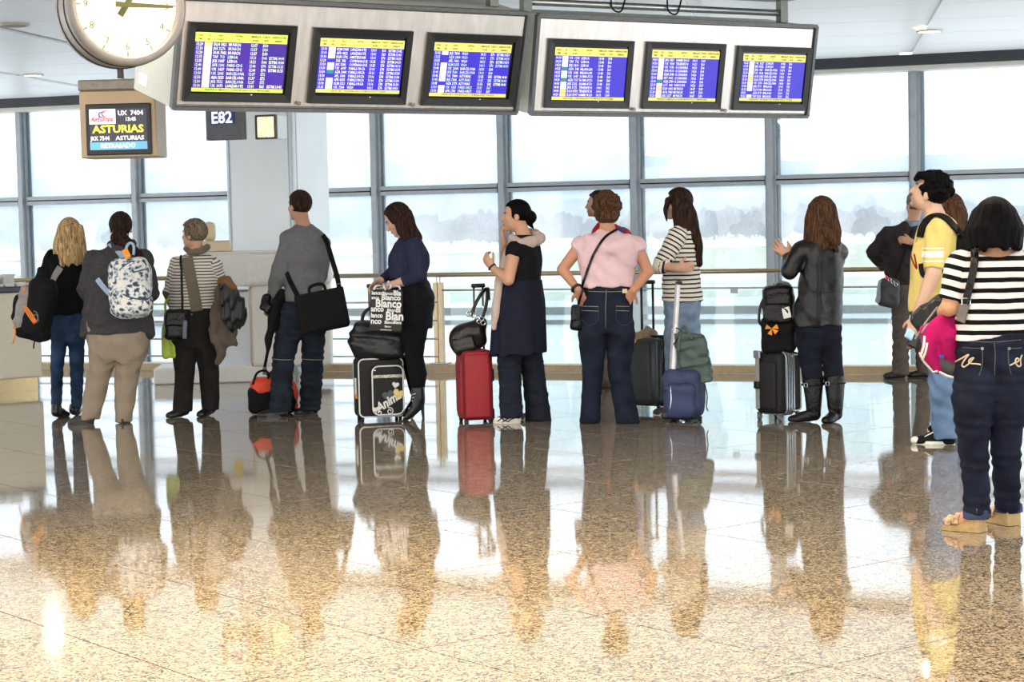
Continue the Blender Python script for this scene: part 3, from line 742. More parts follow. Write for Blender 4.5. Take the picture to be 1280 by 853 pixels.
# --- gate display hanging from its own pole
GD = 14.0
M_TAN = pm('tan_metal_box', (0.66, 0.58, 0.47), rough=0.4, metal=0.4, var=0.06, scale=3)
M_CAP = pm('olive_grey_cap', (0.52, 0.50, 0.46), rough=0.4, metal=0.3)
M_GSC = pm('dark_gate_screen', (0.20, 0.19, 0.24), rough=0.25, emit=0.35, var=0.05)
M_SKYB = pm('lit_sky_blue_band', (0.42, 0.70, 0.86), rough=0.3, emit=0.35, var=0.02)
M_YEL = pm('lit_yellow_text', (1.0, 0.93, 0.30), rough=0.4, emit=0.62, var=0.01)
M_RED = pm('red_logo_print', (0.85, 0.20, 0.28), rough=0.4, emit=0.5, var=0.01)
M_NAVY = pm('navy_logo_print', (0.20, 0.22, 0.55), rough=0.4, emit=0.3, var=0.01)
gb = at(149, 197, GD)
gA = AX(math.radians(-3)); gu, gn = gA[0], -gA[1]
sG = FPX / GD
gp = lambda px, py: ((px - 149) / sG - (py - 197) / sG * 0.042, (197 - py) / sG)
def GQ(x, y, d): return gb + gu * x + UP * y + gn * d
gate = empty('gate_display', gb, 'hanging gate screen reading ASTURIAS below the clock', 'gate display')
hw, hh = 48 / sG, 97 / sG
build('housing', grbox(GQ(0, hh * 0.43, -0.16), (hw, 0.16, hh * 0.43), gA, 0.01, 2), M_TAN, gate)
build('top_cap', grbox(GQ(0, hh * 0.93, -0.16), (hw * 1.02, 0.17, hh * 0.07), gA, 0.012, 2), M_CAP, gate)
build('pole', gcyl(GQ(-0.01, hh, -0.16), V3(*GQ(-0.01, 0, -0.16)[:2], CEIL + 0.02), 0.024, 12), M_STEEL, gate, smooth=True)
build('pole_flange', gcyl(GQ(-0.01, hh, -0.16), GQ(-0.01, hh + 0.012, -0.16), 0.06, 14), M_STEEL, gate)
bw, bh = 82 / sG / 2, 63.5 / sG / 2
bx, by = gp(148.5, 162)
bez = build('bezel', grbox(GQ(bx, by, 0.006), (bw, 0.012, bh), gA, 0.006, 1), M_BEZEL, gate)
sw, sh = 72 / sG / 2, 50.5 / sG / 2
def gr(nm, x0, x1, y0, y1, d, mat, par):
    X0, X1, Y0, Y1 = bx - sw + 2 * sw * x0, bx - sw + 2 * sw * x1, by - sh + 2 * sh * y0, by - sh + 2 * sh * y1
    return build(nm, gprism([GQ(X0, Y0, d), GQ(X1, Y0, d), GQ(X1, Y1, d), GQ(X0, Y1, d)], gn * -0.001), mat, par)
gr('screen', 0, 1, 0, 1, 0.020, M_GSC, bez)
gr('airline_panel', 0.0, 0.46, 0.63, 1.0, 0.022, M_CELL, bez)
gr('status_band', 0.0, 1.0, 0.0, 0.19, 0.022, M_SKYB, bez)
def gt(tx, x, y, size, mat, nm, align='LEFT', bold=0.03, aspect=1.0, shear=0.0):
    return build(nm, gtext(tx, size, GQ(bx - sw + 2 * sw * x, by - sh + 2 * sh * y, 0.0235), gu, UP, align, bold=size * bold, aspect=aspect, shear=shear), mat, bez, kind='stuff')
gt('UX  7404', 0.50, 0.84, 0.046, M_TXT, 'flight_number_text', aspect=1.0)
gt('13:45', 0.72, 0.70, 0.036, M_TXT, 'time_text', 'CENTER', aspect=1.0)
gt('ASTURIAS', 0.50, 0.42, 0.074, M_YEL, 'destination_text', 'CENTER', bold=0.03, aspect=1.12)
gt('JKK 7544', 0.015, 0.235, 0.040, M_TXT, 'codeshare_text', aspect=0.88)
gt('ASTURIAS', 0.70, 0.235, 0.040, M_TXT, 'codeshare_text', 'CENTER', aspect=1.15)
gt('RETRASADO', 0.49, 0.05, 0.042, M_TXT, 'status_text', 'CENTER', aspect=1.05)
gt('AirEuropa', 0.025, 0.70, 0.044, M_RED, 'airline_text', aspect=0.86, shear=0.25)
for k, (ox, oy, rx_, ry_) in enumerate(((0.235, 0.86, 0.026, 0.020), (0.285, 0.88, 0.024, 0.022))):
    c_ = GQ(bx - sw + 2 * sw * ox, by - sh + 2 * sh * oy, 0.024)
    build('airline_swirl', gtube([c_ + gu * rx_ * math.cos(q_) + UP * ry_ * math.sin(q_) for q_ in np.linspace(0.7, 5.6, 14)], [0.001 + 0.0035 * math.sin(i_ / 13 * math.pi) for i_ in range(14)], 5), M_NAVY if k == 0 else M_RED, bez)

# --- gate number sign and warm lamp on the column
M_SGN = pm('slate_grey_sign', (0.38, 0.39, 0.41), rough=0.5)
M_BLUE = pm('blue_sign_panel', (0.06, 0.26, 0.62), rough=0.4)
M_LIT = pm('warm_lamp_glow', (1.0, 0.91, 0.74), rough=0.5, emit=0.75, var=0.25, scale=14)
ED = 19.2; sE = FPX / ED
es = at(282, 175, ED)
def EQ(px, py, d=0.0):
    P = at(px, py, ED); return P - FV * d
sgn = empty('gate_sign', es, 'dark gate sign reading E82 mounted on the white column', 'sign')
build('sign_box', grbox(at(282.5, 152, ED), (24.5 / sE, 0.06, 23 / sE), FA, 0.006, 1), M_SGN, sgn)
build('blue_panel', gbox(EQ(281.5, 143, 0.066), (16 / sE, 0.004, 12 / sE), FA), M_BLUE, sgn)
build('gate_number_text', gtext('E82', 0.155, EQ(281.5, 154, 0.0725), FU, UP, 'CENTER', bold=0.004, aspect=1.0), M_TXT, sgn, kind='stuff')
build('mount_arm', gbox(at(298, 132, ED) + FV * 0.2, (0.02, 0.28, 0.02), FA), M_EDGE, sgn)
lamp = empty('wall_lamp', at(334, 173, ED), 'small square warm lamp in a dark frame beside the gate sign', 'lamp')
M_BRZ = pm('bronze_frame', (0.30, 0.26, 0.22), rough=0.4, metal=0.4)
lc = at(334.5, 159, ED)
build('back_box', gbox(lc + FV * 0.09, (13.5 / sE, 0.12, 14 / sE), FA), M_COL, lamp)
for s in (-1, 1):
    build('frame_bar', gbox(lc + FU * s * 13 / sE - FV * 0.03, (0.009, 0.02, 14.5 / sE), FA), M_BRZ, lamp)
    build('frame_bar', gbox(lc + UP * s * 14 / sE - FV * 0.03, (13.5 / sE, 0.02, 0.009), FA), M_BRZ, lamp)
    build('lamp_diffuser', grbox(lc + FU * s * 6.2 / sE - FV * 0.035, (5.6 / sE, 0.012, 12.6 / sE), FA, 0.01, 2), M_LIT, lamp)

# ================================================================== COUNTERS
M_CTR = pm('cream_counter_laminate', (0.93, 0.90, 0.82), rough=0.45, var=0.03)
M_CTOP = pm('dark_counter_top', (0.22, 0.24, 0.30), rough=0.3)
M_GOLD = pm('warm_steel_plinth', (0.74, 0.66, 0.50), rough=0.25, metal=0.8, var=0.06)
c1 = onz(53, 486.5); c0_ = onz(0, 490.5)
cd = nrm(c1 - c0_); cnm = np.cross(cd, UP)
cA = np.array([cd, -cnm, UP])
ctr = empty('check_in_counter', (c1 + c0_) / 2, 'cream counter with dark top and steel plinth at the left edge', 'counter')
def CC(a_, b_, z): return c1 + cd * a_ - cnm * b_ + UP * z
build('plinth', gbox(CC(-1.03, 0.43, 0.06), (1.0, 0.40, 0.06), cA), M_GOLD, ctr)
build('front_panel', grbox(CC(-1.0, 0.40, 0.54), (1.0, 0.43, 0.42), cA, 0.02, 2), M_CTR, ctr)
build('worktop', grbox(CC(-1.0, 0.40, 0.985), (1.0, 0.45, 0.028), cA, 0.01, 2), M_CTOP, ctr)
M_BLK = pm('black_plastic', (0.06, 0.06, 0.065), rough=0.4)
M_PAPER = pm('white_paper', (0.92, 0.92, 0.90), rough=0.8)
bx_ = empty('ticket_printer', CC(-0.50, 0.3, 1.013), 'black ticket printer on the cream counter', 'printer')
build('body', grbox(CC(-0.50, 0.3, 1.06), (0.17, 0.12, 0.045), cA, 0.012, 2), M_BLK, bx_)
build('paper_slot', gbox(CC(-0.50, 0.178, 1.06), (0.12, 0.004, 0.008), cA), M_PAPER, bx_)
hb = empty('card_box', CC(-0.20, 0.3, 1.013), 'small white card box on the counter beside the printer', 'box')
build('body', grbox(CC(-0.20, 0.3, 1.065), (0.06, 0.06, 0.05), cA, 0.006, 1), M_PAPER, hb)
build('lid', grbox(CC(-0.20, 0.3, 1.12), (0.065, 0.065, 0.008), cA, 0.003, 1), M_CTR, hb)
for k in range(7):
    build('leaflet_stack', grbox(CC(-0.75 + 0.115 * k, 0.05, 1.026 + 0.004 * (k % 3)), (0.045, 0.05, 0.012 + 0.004 * (k % 3)), cA, 0.003, 1), M_PAPER,
          label='small stack of white leaflets along the front edge of the cream counter', cat='leaflets', group='leaflet stacks on the cream counter')

# gate podium next to the column
M_POD = pm('off_white_podium', (0.93, 0.92, 0.89), rough=0.4, var=0.03)
M_PODB = pm('pale_blue_grey_panel', (0.91, 0.93, 0.96), rough=0.45, var=0.02)
M_TRIMB = pm('beige_edge_trim', (0.72, 0.66, 0.55), rough=0.35, metal=0.3)
pn = onz(322, 478); pA = AX(math.radians(4.0)); pr, pb = pA[0], pA[1]
pod = empty('gate_podium', pn, 'off-white gate podium with raised top standing before the column', 'podium')
def PQ(a_, b_, z): return pn + pr * a_ + pb * b_ + UP * z
build('plinth', grbox(PQ(-0.36, 0.36, 0.08), (0.66, 0.34, 0.08), pA, 0.02, 2), M_POD, pod)
build('lower_panel', grbox(PQ(-0.30, 0.40, 0.52), (0.26, 0.32, 0.38), pA, 0.02, 2), M_PODB, pod)
build('lower_body', grbox(PQ(0.34, 0.36, 0.57), (0.40, 0.36, 0.43), pA, 0.05, 3), M_POD, pod)
build('upper_body', grbox(PQ(-0.28, 0.34, 1.12), (0.27, 0.40, 0.165), pA, 0.02, 2), M_POD, pod)
build('upper_body', grbox(PQ(0.34, 0.34, 1.12), (0.42, 0.42, 0.165), pA, 0.05, 3), M_POD, pod)
build('top_edge', gbox(PQ(0.03, 0.34, 1.29), (0.68, 0.40, 0.008), pA), M_POD, pod)
build('edge_trim', gtube([PQ(-0.04, 0.02, 0.16), PQ(-0.055, 0.0, 0.20), PQ(-0.055, 0.0, 0.92), PQ(-0.03, 0.0, 0.96), PQ(0.02, 0.0, 0.97)], 0.008, 6), M_TRIMB, pod)
M_NOTE = pm('yellow_notice', (0.93, 0.80, 0.35), rough=0.6)
build('notice', gbox(PQ(-0.215, 0.0735, 0.86), (0.045, 0.004, 0.075), pA), M_NOTE, label='yellow notice stuck to the podium front', cat='notice')
M_TERM = pm('beige_plastic', (0.88, 0.80, 0.66), rough=0.5, var=0.04)
tm = empty('terminal', PQ(-0.44, 0.32, 1.299), 'beige computer terminal on top of the gate podium', 'terminal')
build('base_box', grbox(PQ(-0.44, 0.32, 1.354), (0.20, 0.15, 0.055), pA, 0.015, 2), M_TERM, tm)
build('monitor_back', grbox(PQ(-0.45, 0.30, 1.50), (0.058, 0.10, 0.098), pA, 0.05, 4), M_TERM, tm, smooth=True)

# ================================================================== smooth solid modelling (signed distances meshed to one skin)
def S_cone(a, b, ra, rb):
    a = np.asarray(a, float); b = np.asarray(b, float); ba = b - a; L2 = ba @ ba + 1e-12
    def f(P):
        t = np.clip(((P - a) @ ba) / L2, 0, 1)
        return np.linalg.norm(P - a - t[:, None] * ba, axis=1) - (ra + (rb - ra) * t)
    return f
def S_chain(pts, rads): return S_union(0.0, *[S_cone(pts[i], pts[i + 1], rads[i], rads[i + 1]) for i in range(len(pts) - 1)])
def S_ell(c, r, A=None):
    c = np.asarray(c, float); r = np.asarray(r, float); A = np.eye(3) if A is None else np.asarray(A)
    def f(P):
        q = (P - c) @ A.T
        k0 = np.linalg.norm(q / r, axis=1); k1 = np.linalg.norm(q / (r * r), axis=1) + 1e-9
        return k0 * (k0 - 1) / k1
    return f
def S_rbox(c, half, A=None, r=0.03):
    c = np.asarray(c, float); h = np.asarray(half, float) - r; A = np.eye(3) if A is None else np.asarray(A)
    def f(P):
        q = np.abs((P - c) @ A.T) - h
        return np.linalg.norm(np.maximum(q, 0), axis=1) + np.minimum(q.max(axis=1), 0) - r
    return f
def smin(a, b, k):
    if k <= 0: return np.minimum(a, b)
    h = np.maximum(k - np.abs(a - b), 0) / k
    return np.minimum(a, b) - h * h * k * 0.25
def S_union(k, *fs):
    def f(P):
        d = fs[0](P)
        for g in fs[1:]: d = smin(d, g(P), k)
        return d
    return f
def S_cut(f, p0, n):
    p0 = np.asarray(p0, float); n = nrm(n)
    return lambda P: np.maximum(f(P), (P - p0) @ n)
def S_minus(f, g, k=0.0):
    if k <= 0: return lambda P: np.maximum(f(P), -g(P))
    return lambda P: -smin(-f(P), g(P), k)
def S_near(f, c, r):
    c = np.asarray(c, float)
    def g(P):
        d = np.linalg.norm(P - c, axis=1) - r
        m = d < 0.06
        if m.any(): d[m] = f(P[m])
        return d
    return g
def S_wrinkle(f, amp, seed=0, fr=(26, 26, 34)):
    rs = np.random.RandomState(seed); K_ = rs.randn(4, 3) * np.array(fr); ph = rs.rand(4) * 6.28
    def g(P):
        a = P @ K_.T + ph
        w = np.sin(a[:, 0] + 1.6 * np.sin(a[:, 1] * 0.6)) * 0.6 + np.sin(a[:, 2] + 1.4 * np.sin(a[:, 3] * 0.5)) * 0.4
        return f(P) - amp * 1.35 * w
    return g
def S_loft(st, yaw, asp=0.7, ex=2.4, grow=0.0, ztop=None, zbot=None):
    """st: list of (centre(3), rx, ry) along z; elliptical sections turned by yaw (scalar or per station)"""
    st = sorted(st, key=lambda s: s[0][2])
    z = np.array([s[0][2] for s in st]); zz = np.linspace(z[0], z[-1], 80)
    def sm(v):
        w = np.interp(zz, z, v); k = np.array([1, 2, 3, 4, 3, 2, 1.0]); k /= k.sum()
        return np.convolve(np.pad(w, 3, mode='edge'), k, 'valid')
    cx, cy, rx, ry = (sm(np.array(v, float)) for v in ([s[0][0] for s in st], [s[0][1] for s in st], [s[1] for s in st], [s[2] for s in st]))
    yw = sm(np.array([s[3] if len(s) > 3 else yaw for s in st], float))
    zt = z[-1] if ztop is None else ztop; zb = z[0] if zbot is None else zbot
    def f(P):
        zc = P[:, 2]
        X = P[:, 0] - np.interp(zc, zz, cx); Y = P[:, 1] - np.interp(zc, zz, cy)
        a = np.interp(zc, zz, yw); c, s = np.cos(a), np.sin(a)
        q = X * c + Y * s; w = -X * s + Y * c
        RX = np.interp(zc, zz, rx) + grow; RY = np.interp(zc, zz, ry) + grow
        k = (np.abs(q / RX) ** ex + np.abs(w / RY) ** ex) ** (1 / ex)
        d = (k - 1) * np.minimum(RX, RY)
        return np.maximum(d, np.maximum(zb - zc, zc - zt))
    return f
_E = [((0,0,0),(1,0,0)),((0,1,0),(1,1,0)),((0,0,1),(1,0,1)),((0,1,1),(1,1,1)),((0,0,0),(0,1,0)),((1,0,0),(1,1,0)),((0,0,1),(0,1,1)),((1,0,1),(1,1,1)),((0,0,0),(0,0,1)),((1,0,0),(1,0,1)),((0,1,0),(0,1,1)),((1,1,0),(1,1,1))]
def S_mesh(fn, lo, hi, h, B=6, relax=1):
    lo = np.asarray(lo, float) - 2.5 * h; hi = np.asarray(hi, float) + 2.5 * h
    nb = np.ceil((hi - lo) / (h * B)).astype(int)
    I = np.stack(np.meshgrid(*[np.arange(n) for n in nb], indexing='ij'), -1).reshape(-1, 3)
    d = fn(lo + (I + 0.5) * B * h)
    keep = np.abs(d) < 0.87 * B * h * 1.35 + 1.5 * h
    sg = np.where(d < 0, -1.0, 1.0).reshape(nb)
    val = np.ones(nb * B + 1, np.float32)
    val[:-1, :-1, :-1] = np.repeat(np.repeat(np.repeat(sg, B, 0), B, 1), B, 2)
    o = np.stack(np.meshgrid(*[np.arange(B)] * 3, indexing='ij'), -1).reshape(-1, 3)
    N = (I[keep][:, None, :] * B + o[None]).reshape(-1, 3)
    for k in range(0, len(N), 300000):
        n = N[k:k + 300000]; val[n[:, 0], n[:, 1], n[:, 2]] = fn(lo + n * h)
    ins = val < 0
    c = np.zeros(np.array(val.shape) - 1, np.int8)
    for a in (0, 1):
        for b in (0, 1):
            for e in (0, 1):
                c += ins[a:ins.shape[0] - 1 + a, b:ins.shape[1] - 1 + b, e:ins.shape[2] - 1 + e]
    cells = np.argwhere((c > 0) & (c < 8))
    if len(cells) == 0: return np.zeros((0, 3)), []
    acc = np.zeros((len(cells), 3)); cnt = np.zeros(len(cells))
    for a, b in _E:
        A_ = cells + a; B_ = cells + b
        va = val[A_[:, 0], A_[:, 1], A_[:, 2]]; vb = val[B_[:, 0], B_[:, 1], B_[:, 2]]
        m = (va < 0) != (vb < 0)
        t = np.where(m, va / np.where(m, va - vb, 1), 0)
        acc += np.where(m[:, None], np.array(a) + t[:, None] * (np.array(b) - np.array(a)), 0); cnt += m
    V = lo + (cells + acc / cnt[:, None]) * h
    vid = -np.ones(c.shape, np.int64); vid[cells[:, 0], cells[:, 1], cells[:, 2]] = np.arange(len(cells))
    quads = []
    for ax in range(3):
        s0 = [slice(None)] * 3; s1 = [slice(None)] * 3; s0[ax] = slice(0, -1); s1[ax] = slice(1, None)
        a, b = ins[tuple(s0)], ins[tuple(s1)]
        ed = np.argwhere(a != b); fl = a[ed[:, 0], ed[:, 1], ed[:, 2]]
        u, w = (ax + 1) % 3, (ax + 2) % 3
        ok = (ed[:, u] > 0) & (ed[:, w] > 0); ed = ed[ok]; fl = fl[ok]
        def g(du, dw):
            q = ed.copy(); q[:, u] -= du; q[:, w] -= dw
            return vid[q[:, 0], q[:, 1], q[:, 2]]
        Q = np.stack([g(1, 1), g(0, 1), g(0, 0), g(1, 0)], 1)
        Q[~fl] = Q[~fl][:, ::-1]
        quads.append(Q)
    Q = np.vstack(quads); Q = Q[(Q >= 0).all(1)]
    for _ in range(relax):
        s = np.zeros_like(V); n = np.zeros(len(V))
        for i in range(4):
            np.add.at(s, Q[:, i], V[Q[:, (i + 1) % 4]] + V[Q[:, i - 1]]); np.add.at(n, Q[:, i], 2)
        V = V * 0.5 + 0.5 * s / n[:, None]
    return V, Q
def sbuild(name, fn, lo, hi, h, mat, parent=None, relax=1, **kw):
    V, Q = S_mesh(fn, lo, hi, h, relax=relax)
    o = fast_build(name, V, Q, mat, parent, **kw)
    return o
def fast_build(name, V, Q, mat, parent=None, base=None, label=None, cat=None, group=None, kind=None):
    if parent is not None: org = loc_of(parent)
    elif base is not None: org = np.asarray(base, float)
    else: org = np.array([(V[:, 0].min() + V[:, 0].max()) / 2, (V[:, 1].min() + V[:, 1].max()) / 2, V[:, 2].min()])
    me = bpy.data.meshes.new(name); nq = len(Q)
    me.vertices.add(len(V)); me.vertices.foreach_set('co', (V - org).astype(np.float32).ravel())
    me.loops.add(nq * 4); me.loops.foreach_set('vertex_index', np.asarray(Q).astype(np.int32).ravel())
    me.polygons.add(nq); me.polygons.foreach_set('loop_start', np.arange(0, nq * 4, 4, dtype=np.int32))
    me.polygons.foreach_set('use_smooth', np.ones(nq, bool))
    if mat is not None: me.materials.append(mat)
    me.update(); me.validate()
    o = bpy.data.objects.new(name, me); COL.objects.link(o)
    if parent is not None: o.parent = parent
    else: o.location = org.tolist()
    return tag(o, label, cat, group, kind)
def world_verts(o):
    me = o.data; v = np.empty(len(me.vertices) * 3, np.float32); me.vertices.foreach_get('co', v)
    return v.reshape(-1, 3).astype(float) + loc_of(o)
def set_attr(o, name, vals):
    at_ = o.data.attributes.new(name, 'FLOAT', 'POINT'); at_.data.foreach_set('value', np.asarray(vals, np.float32))
def set_col(o, cols):
    at_ = o.data.color_attributes.new('Col', 'FLOAT_COLOR', 'POINT')
    c = np.ones((len(cols), 4), np.float32); c[:, :3] = cols; at_.data.foreach_set('color', c.ravel())

# ---- things that lie on a body: found by looking along the measured sight line, then kept as real geometry on the surface
def bvh_of(objs):
    V, F, o = [], [], 0
    for ob in objs:
        w = world_verts(ob); V += [Vector(p) for p in w]; F += [tuple(i + o for i in p.vertices) for p in ob.data.polygons]; o += len(w)
    return BVHTree.FromPolygons(V, F)
def stick(bvh, px, py, off=0.0):
    d = ray(px, py); h = bvh.ray_cast(Vector(CAMP), Vector(nrm(d)))
    if h[0] is None: return None, None
    n = np.array(h[1]); n = n if n @ d < 0 else -n
    return np.array(h[0]) + n * off, n
def strap(name, bvh, pts, w, t, mat, parent, off=0.002, dflt=None, sub=4, pre=(), post=()):
    """strap through photo points lying on bvh; pre/post are extra (point, normal) pairs"""
    P2 = smooth_line([np.array([a, b, 0.0]) for a, b in pts], sub)
    P, N_ = [], []
    for q in P2:
        p, n = stick(bvh, q[0], q[1], off)
        if p is None:
            if dflt is None: continue
            p, n = at(q[0], q[1], dflt), V3(0, -1, 0)
        P.append(p); N_.append(n)
    P = [np.asarray(a) for a, _ in pre] + P + [np.asarray(a) for a, _ in post]
    N_ = [np.asarray(b, float) for _, b in pre] + N_ + [np.asarray(b, float) for _, b in post]
    for _ in range(2):
        Q = [p.copy() for p in N_]
        for i in range(1, len(N_) - 1): Q[i] = nrm(N_[i - 1] + N_[i] + N_[i + 1])
        N_ = Q
    return build(name, gribbon(P, N_, w, t), mat, parent, smooth=False)
def seam(name, bvh, pts, r, mat, parent, off=0.001, sub=4, closed=False):
    P2 = smooth_line([np.array([a, b, 0.0]) for a, b in pts], sub); P = []
    for q in P2:
        p, n = stick(bvh, q[0], q[1], off)
        if p is not None: P.append(p)
    if len(P) < 2: return None
    return build(name, gtube(P, r, 5), mat, parent, smooth=True)

# ================================================================== PEOPLE
SKIN = attr_mat('skin', rough=0.55)
def hair_mat(name, dark, light):
    if name in MATS: return MATS[name]
    m = bpy.data.materials.new(name); m.use_nodes = True
    nt = m.node_tree; N = nt.nodes; L = nt.links; p = N['Principled BSDF']
    tc = N.new('ShaderNodeTexCoord'); mp = N.new('ShaderNodeMapping'); mp.inputs['Scale'].default_value = (70, 70, 5)
    L.new(tc.outputs['Object'], mp.inputs[0])
    nz = N.new('ShaderNodeTexNoise'); nz.inputs['Scale'].default_value = 1.6; nz.inputs['Detail'].default_value = 4; nz.inputs['Distortion'].default_value = 0.6
    L.new(mp.outputs[0], nz.inputs['Vector'])
    rp = N.new('ShaderNodeValToRGB'); rp.color_ramp.elements[0].position = 0.35; rp.color_ramp.elements[1].position = 0.68
    rp.color_ramp.elements[0].color = lin(dark) + (1,); rp.color_ramp.elements[1].color = lin(light) + (1,)
    L.new(nz.outputs[0], rp.inputs[0]); L.new(rp.outputs[0], p.inputs['Base Color'])
    b = N.new('ShaderNodeBump'); b.inputs['Strength'].default_value = 0.5; b.inputs['Distance'].default_value = 0.006
    L.new(nz.outputs[0], b.inputs['Height']); L.new(b.outputs[0], p.inputs['Normal'])
    p.inputs['Roughness'].default_value = 0.62; p.inputs['Specular IOR Level'].default_value = 0.07
    MATS[name] = m
    return m
def denim(name, col, fade=0.25, rough=0.85):
    return pm(name, col, rough=rough, var=min(0.6, fade * 1.8), scale=8, bump=0.4, bscale=220)

class Person: pass
def rotv(v, k, a):
    k = nrm(k); return v * math.cos(a) + np.cross(k, v) * math.sin(a) + k * (k @ v) * (1 - math.cos(a))
def hand_sdf(Wp, d, n, sgn, curl=0.5, k=1.0, spread=0.0):
    d = nrm(d); n = np.asarray(n, float); n = nrm(n - d * (n @ d)); t = np.cross(d, n) * sgn
    fs = [S_ell(Wp + d * 0.050 * k, (0.040 * k, 0.054 * k, 0.016 * k), np.array([t, d, n])), S_cone(Wp - d * 0.01, Wp + d * 0.03 * k, 0.024 * k, 0.024 * k)]
    pieces = []
    for i, (off, ln) in enumerate(((0.030, 0.94), (0.011, 1.05), (-0.009, 1.0), (-0.028, 0.8))):
        p = Wp + (d * (0.088 - 0.004 * abs(i - 1)) + t * off) * k
        dd = nrm(d + t * (off * (2.2 + spread * 8)))
        ax = np.cross(dd, n); a = 0
        for sl, r0, r1, ca in ((0.042, 0.0100, 0.0092, 0.55), (0.027, 0.0092, 0.0085, 1.0), (0.020, 0.0085, 0.0072, 0.7)):
            a += curl * ca; q = p + rotv(dd, ax, a) * sl * ln * k
            pieces.append(S_cone(p, q, r0 * k, r1 * k)); p = q
    p = Wp + (d * 0.028 + t * 0.030) * k; dd = nrm(d * 0.75 + t * 0.75 + n * 0.25)
    for sl, r0, r1 in ((0.042, 0.0135, 0.0115), (0.034, 0.0115, 0.0090)):
        q = p + dd * sl * k; pieces.append(S_cone(p, q, r0 * k, r1 * k)); p = q; dd = nrm(dd * 0.8 + d * 0.5 + n * curl * 0.3)
    g = S_union(0.012, *fs)
    full = lambda P: smin(g(P), S_union(0.003, *pieces)(P), 0.008)
    return S_near(full, Wp + d * 0.09 * k, 0.135 * k)
def head_sdf(C, A, k):
    r, f, u = A
    e = lambda o, rad: S_ell(C + (r * o[0] + f * o[1] + u * o[2]) * k, np.array(rad) * k, A)
    fs = [e((0, -0.012, 0.028), (0.075, 0.094, 0.086)), e((0, 0.030, -0.035), (0.058, 0.062, 0.080)), e((0, 0.010, -0.062), (0.055, 0.062, 0.048))]
    base = S_union(0.03, *fs)
    det = [e((0, 0.074, -0.098), (0.024, 0.022, 0.018)), e((0, 0.082, 0.026), (0.046, 0.014, 0.010)),
           S_cone(C + (f * 0.088 + u * 0.012) * k, C + (f * 0.108 - u * 0.030) * k, 0.008 * k, 0.0135 * k),
           e((0, 0.089, -0.058), (0.022, 0.012, 0.007)), e((0, 0.088, -0.069), (0.020, 0.012, 0.007)),
           e((0.038, 0.062, -0.025), (0.022, 0.022, 0.020)), e((-0.038, 0.062, -0.025), (0.022, 0.022, 0.020))]
    ears = [e((s * 0.078, -0.012, -0.016), (0.010, 0.022, 0.032)) for s in (-1, 1)]
    sock = S_union(0.0, *[e((s * 0.033, 0.098, 0.006), (0.017, 0.016, 0.010)) for s in (-1, 1)])
    d1 = S_union(0.014, base, *det); d2 = S_minus(d1, sock, 0.012)
    full = S_union(0.006, d2, *ears)
    return S_near(full, C, 0.16 * k)
def head_axes(yaw, pitch=0.0, roll=0.0):
    A = AX(math.radians(yaw), math.radians(pitch))
    if roll:
        a = math.radians(roll); r, f, u = A
        A = np.array([r * math.cos(a) + u * math.sin(a), f, u * math.cos(a) - r * math.sin(a)])
    return A

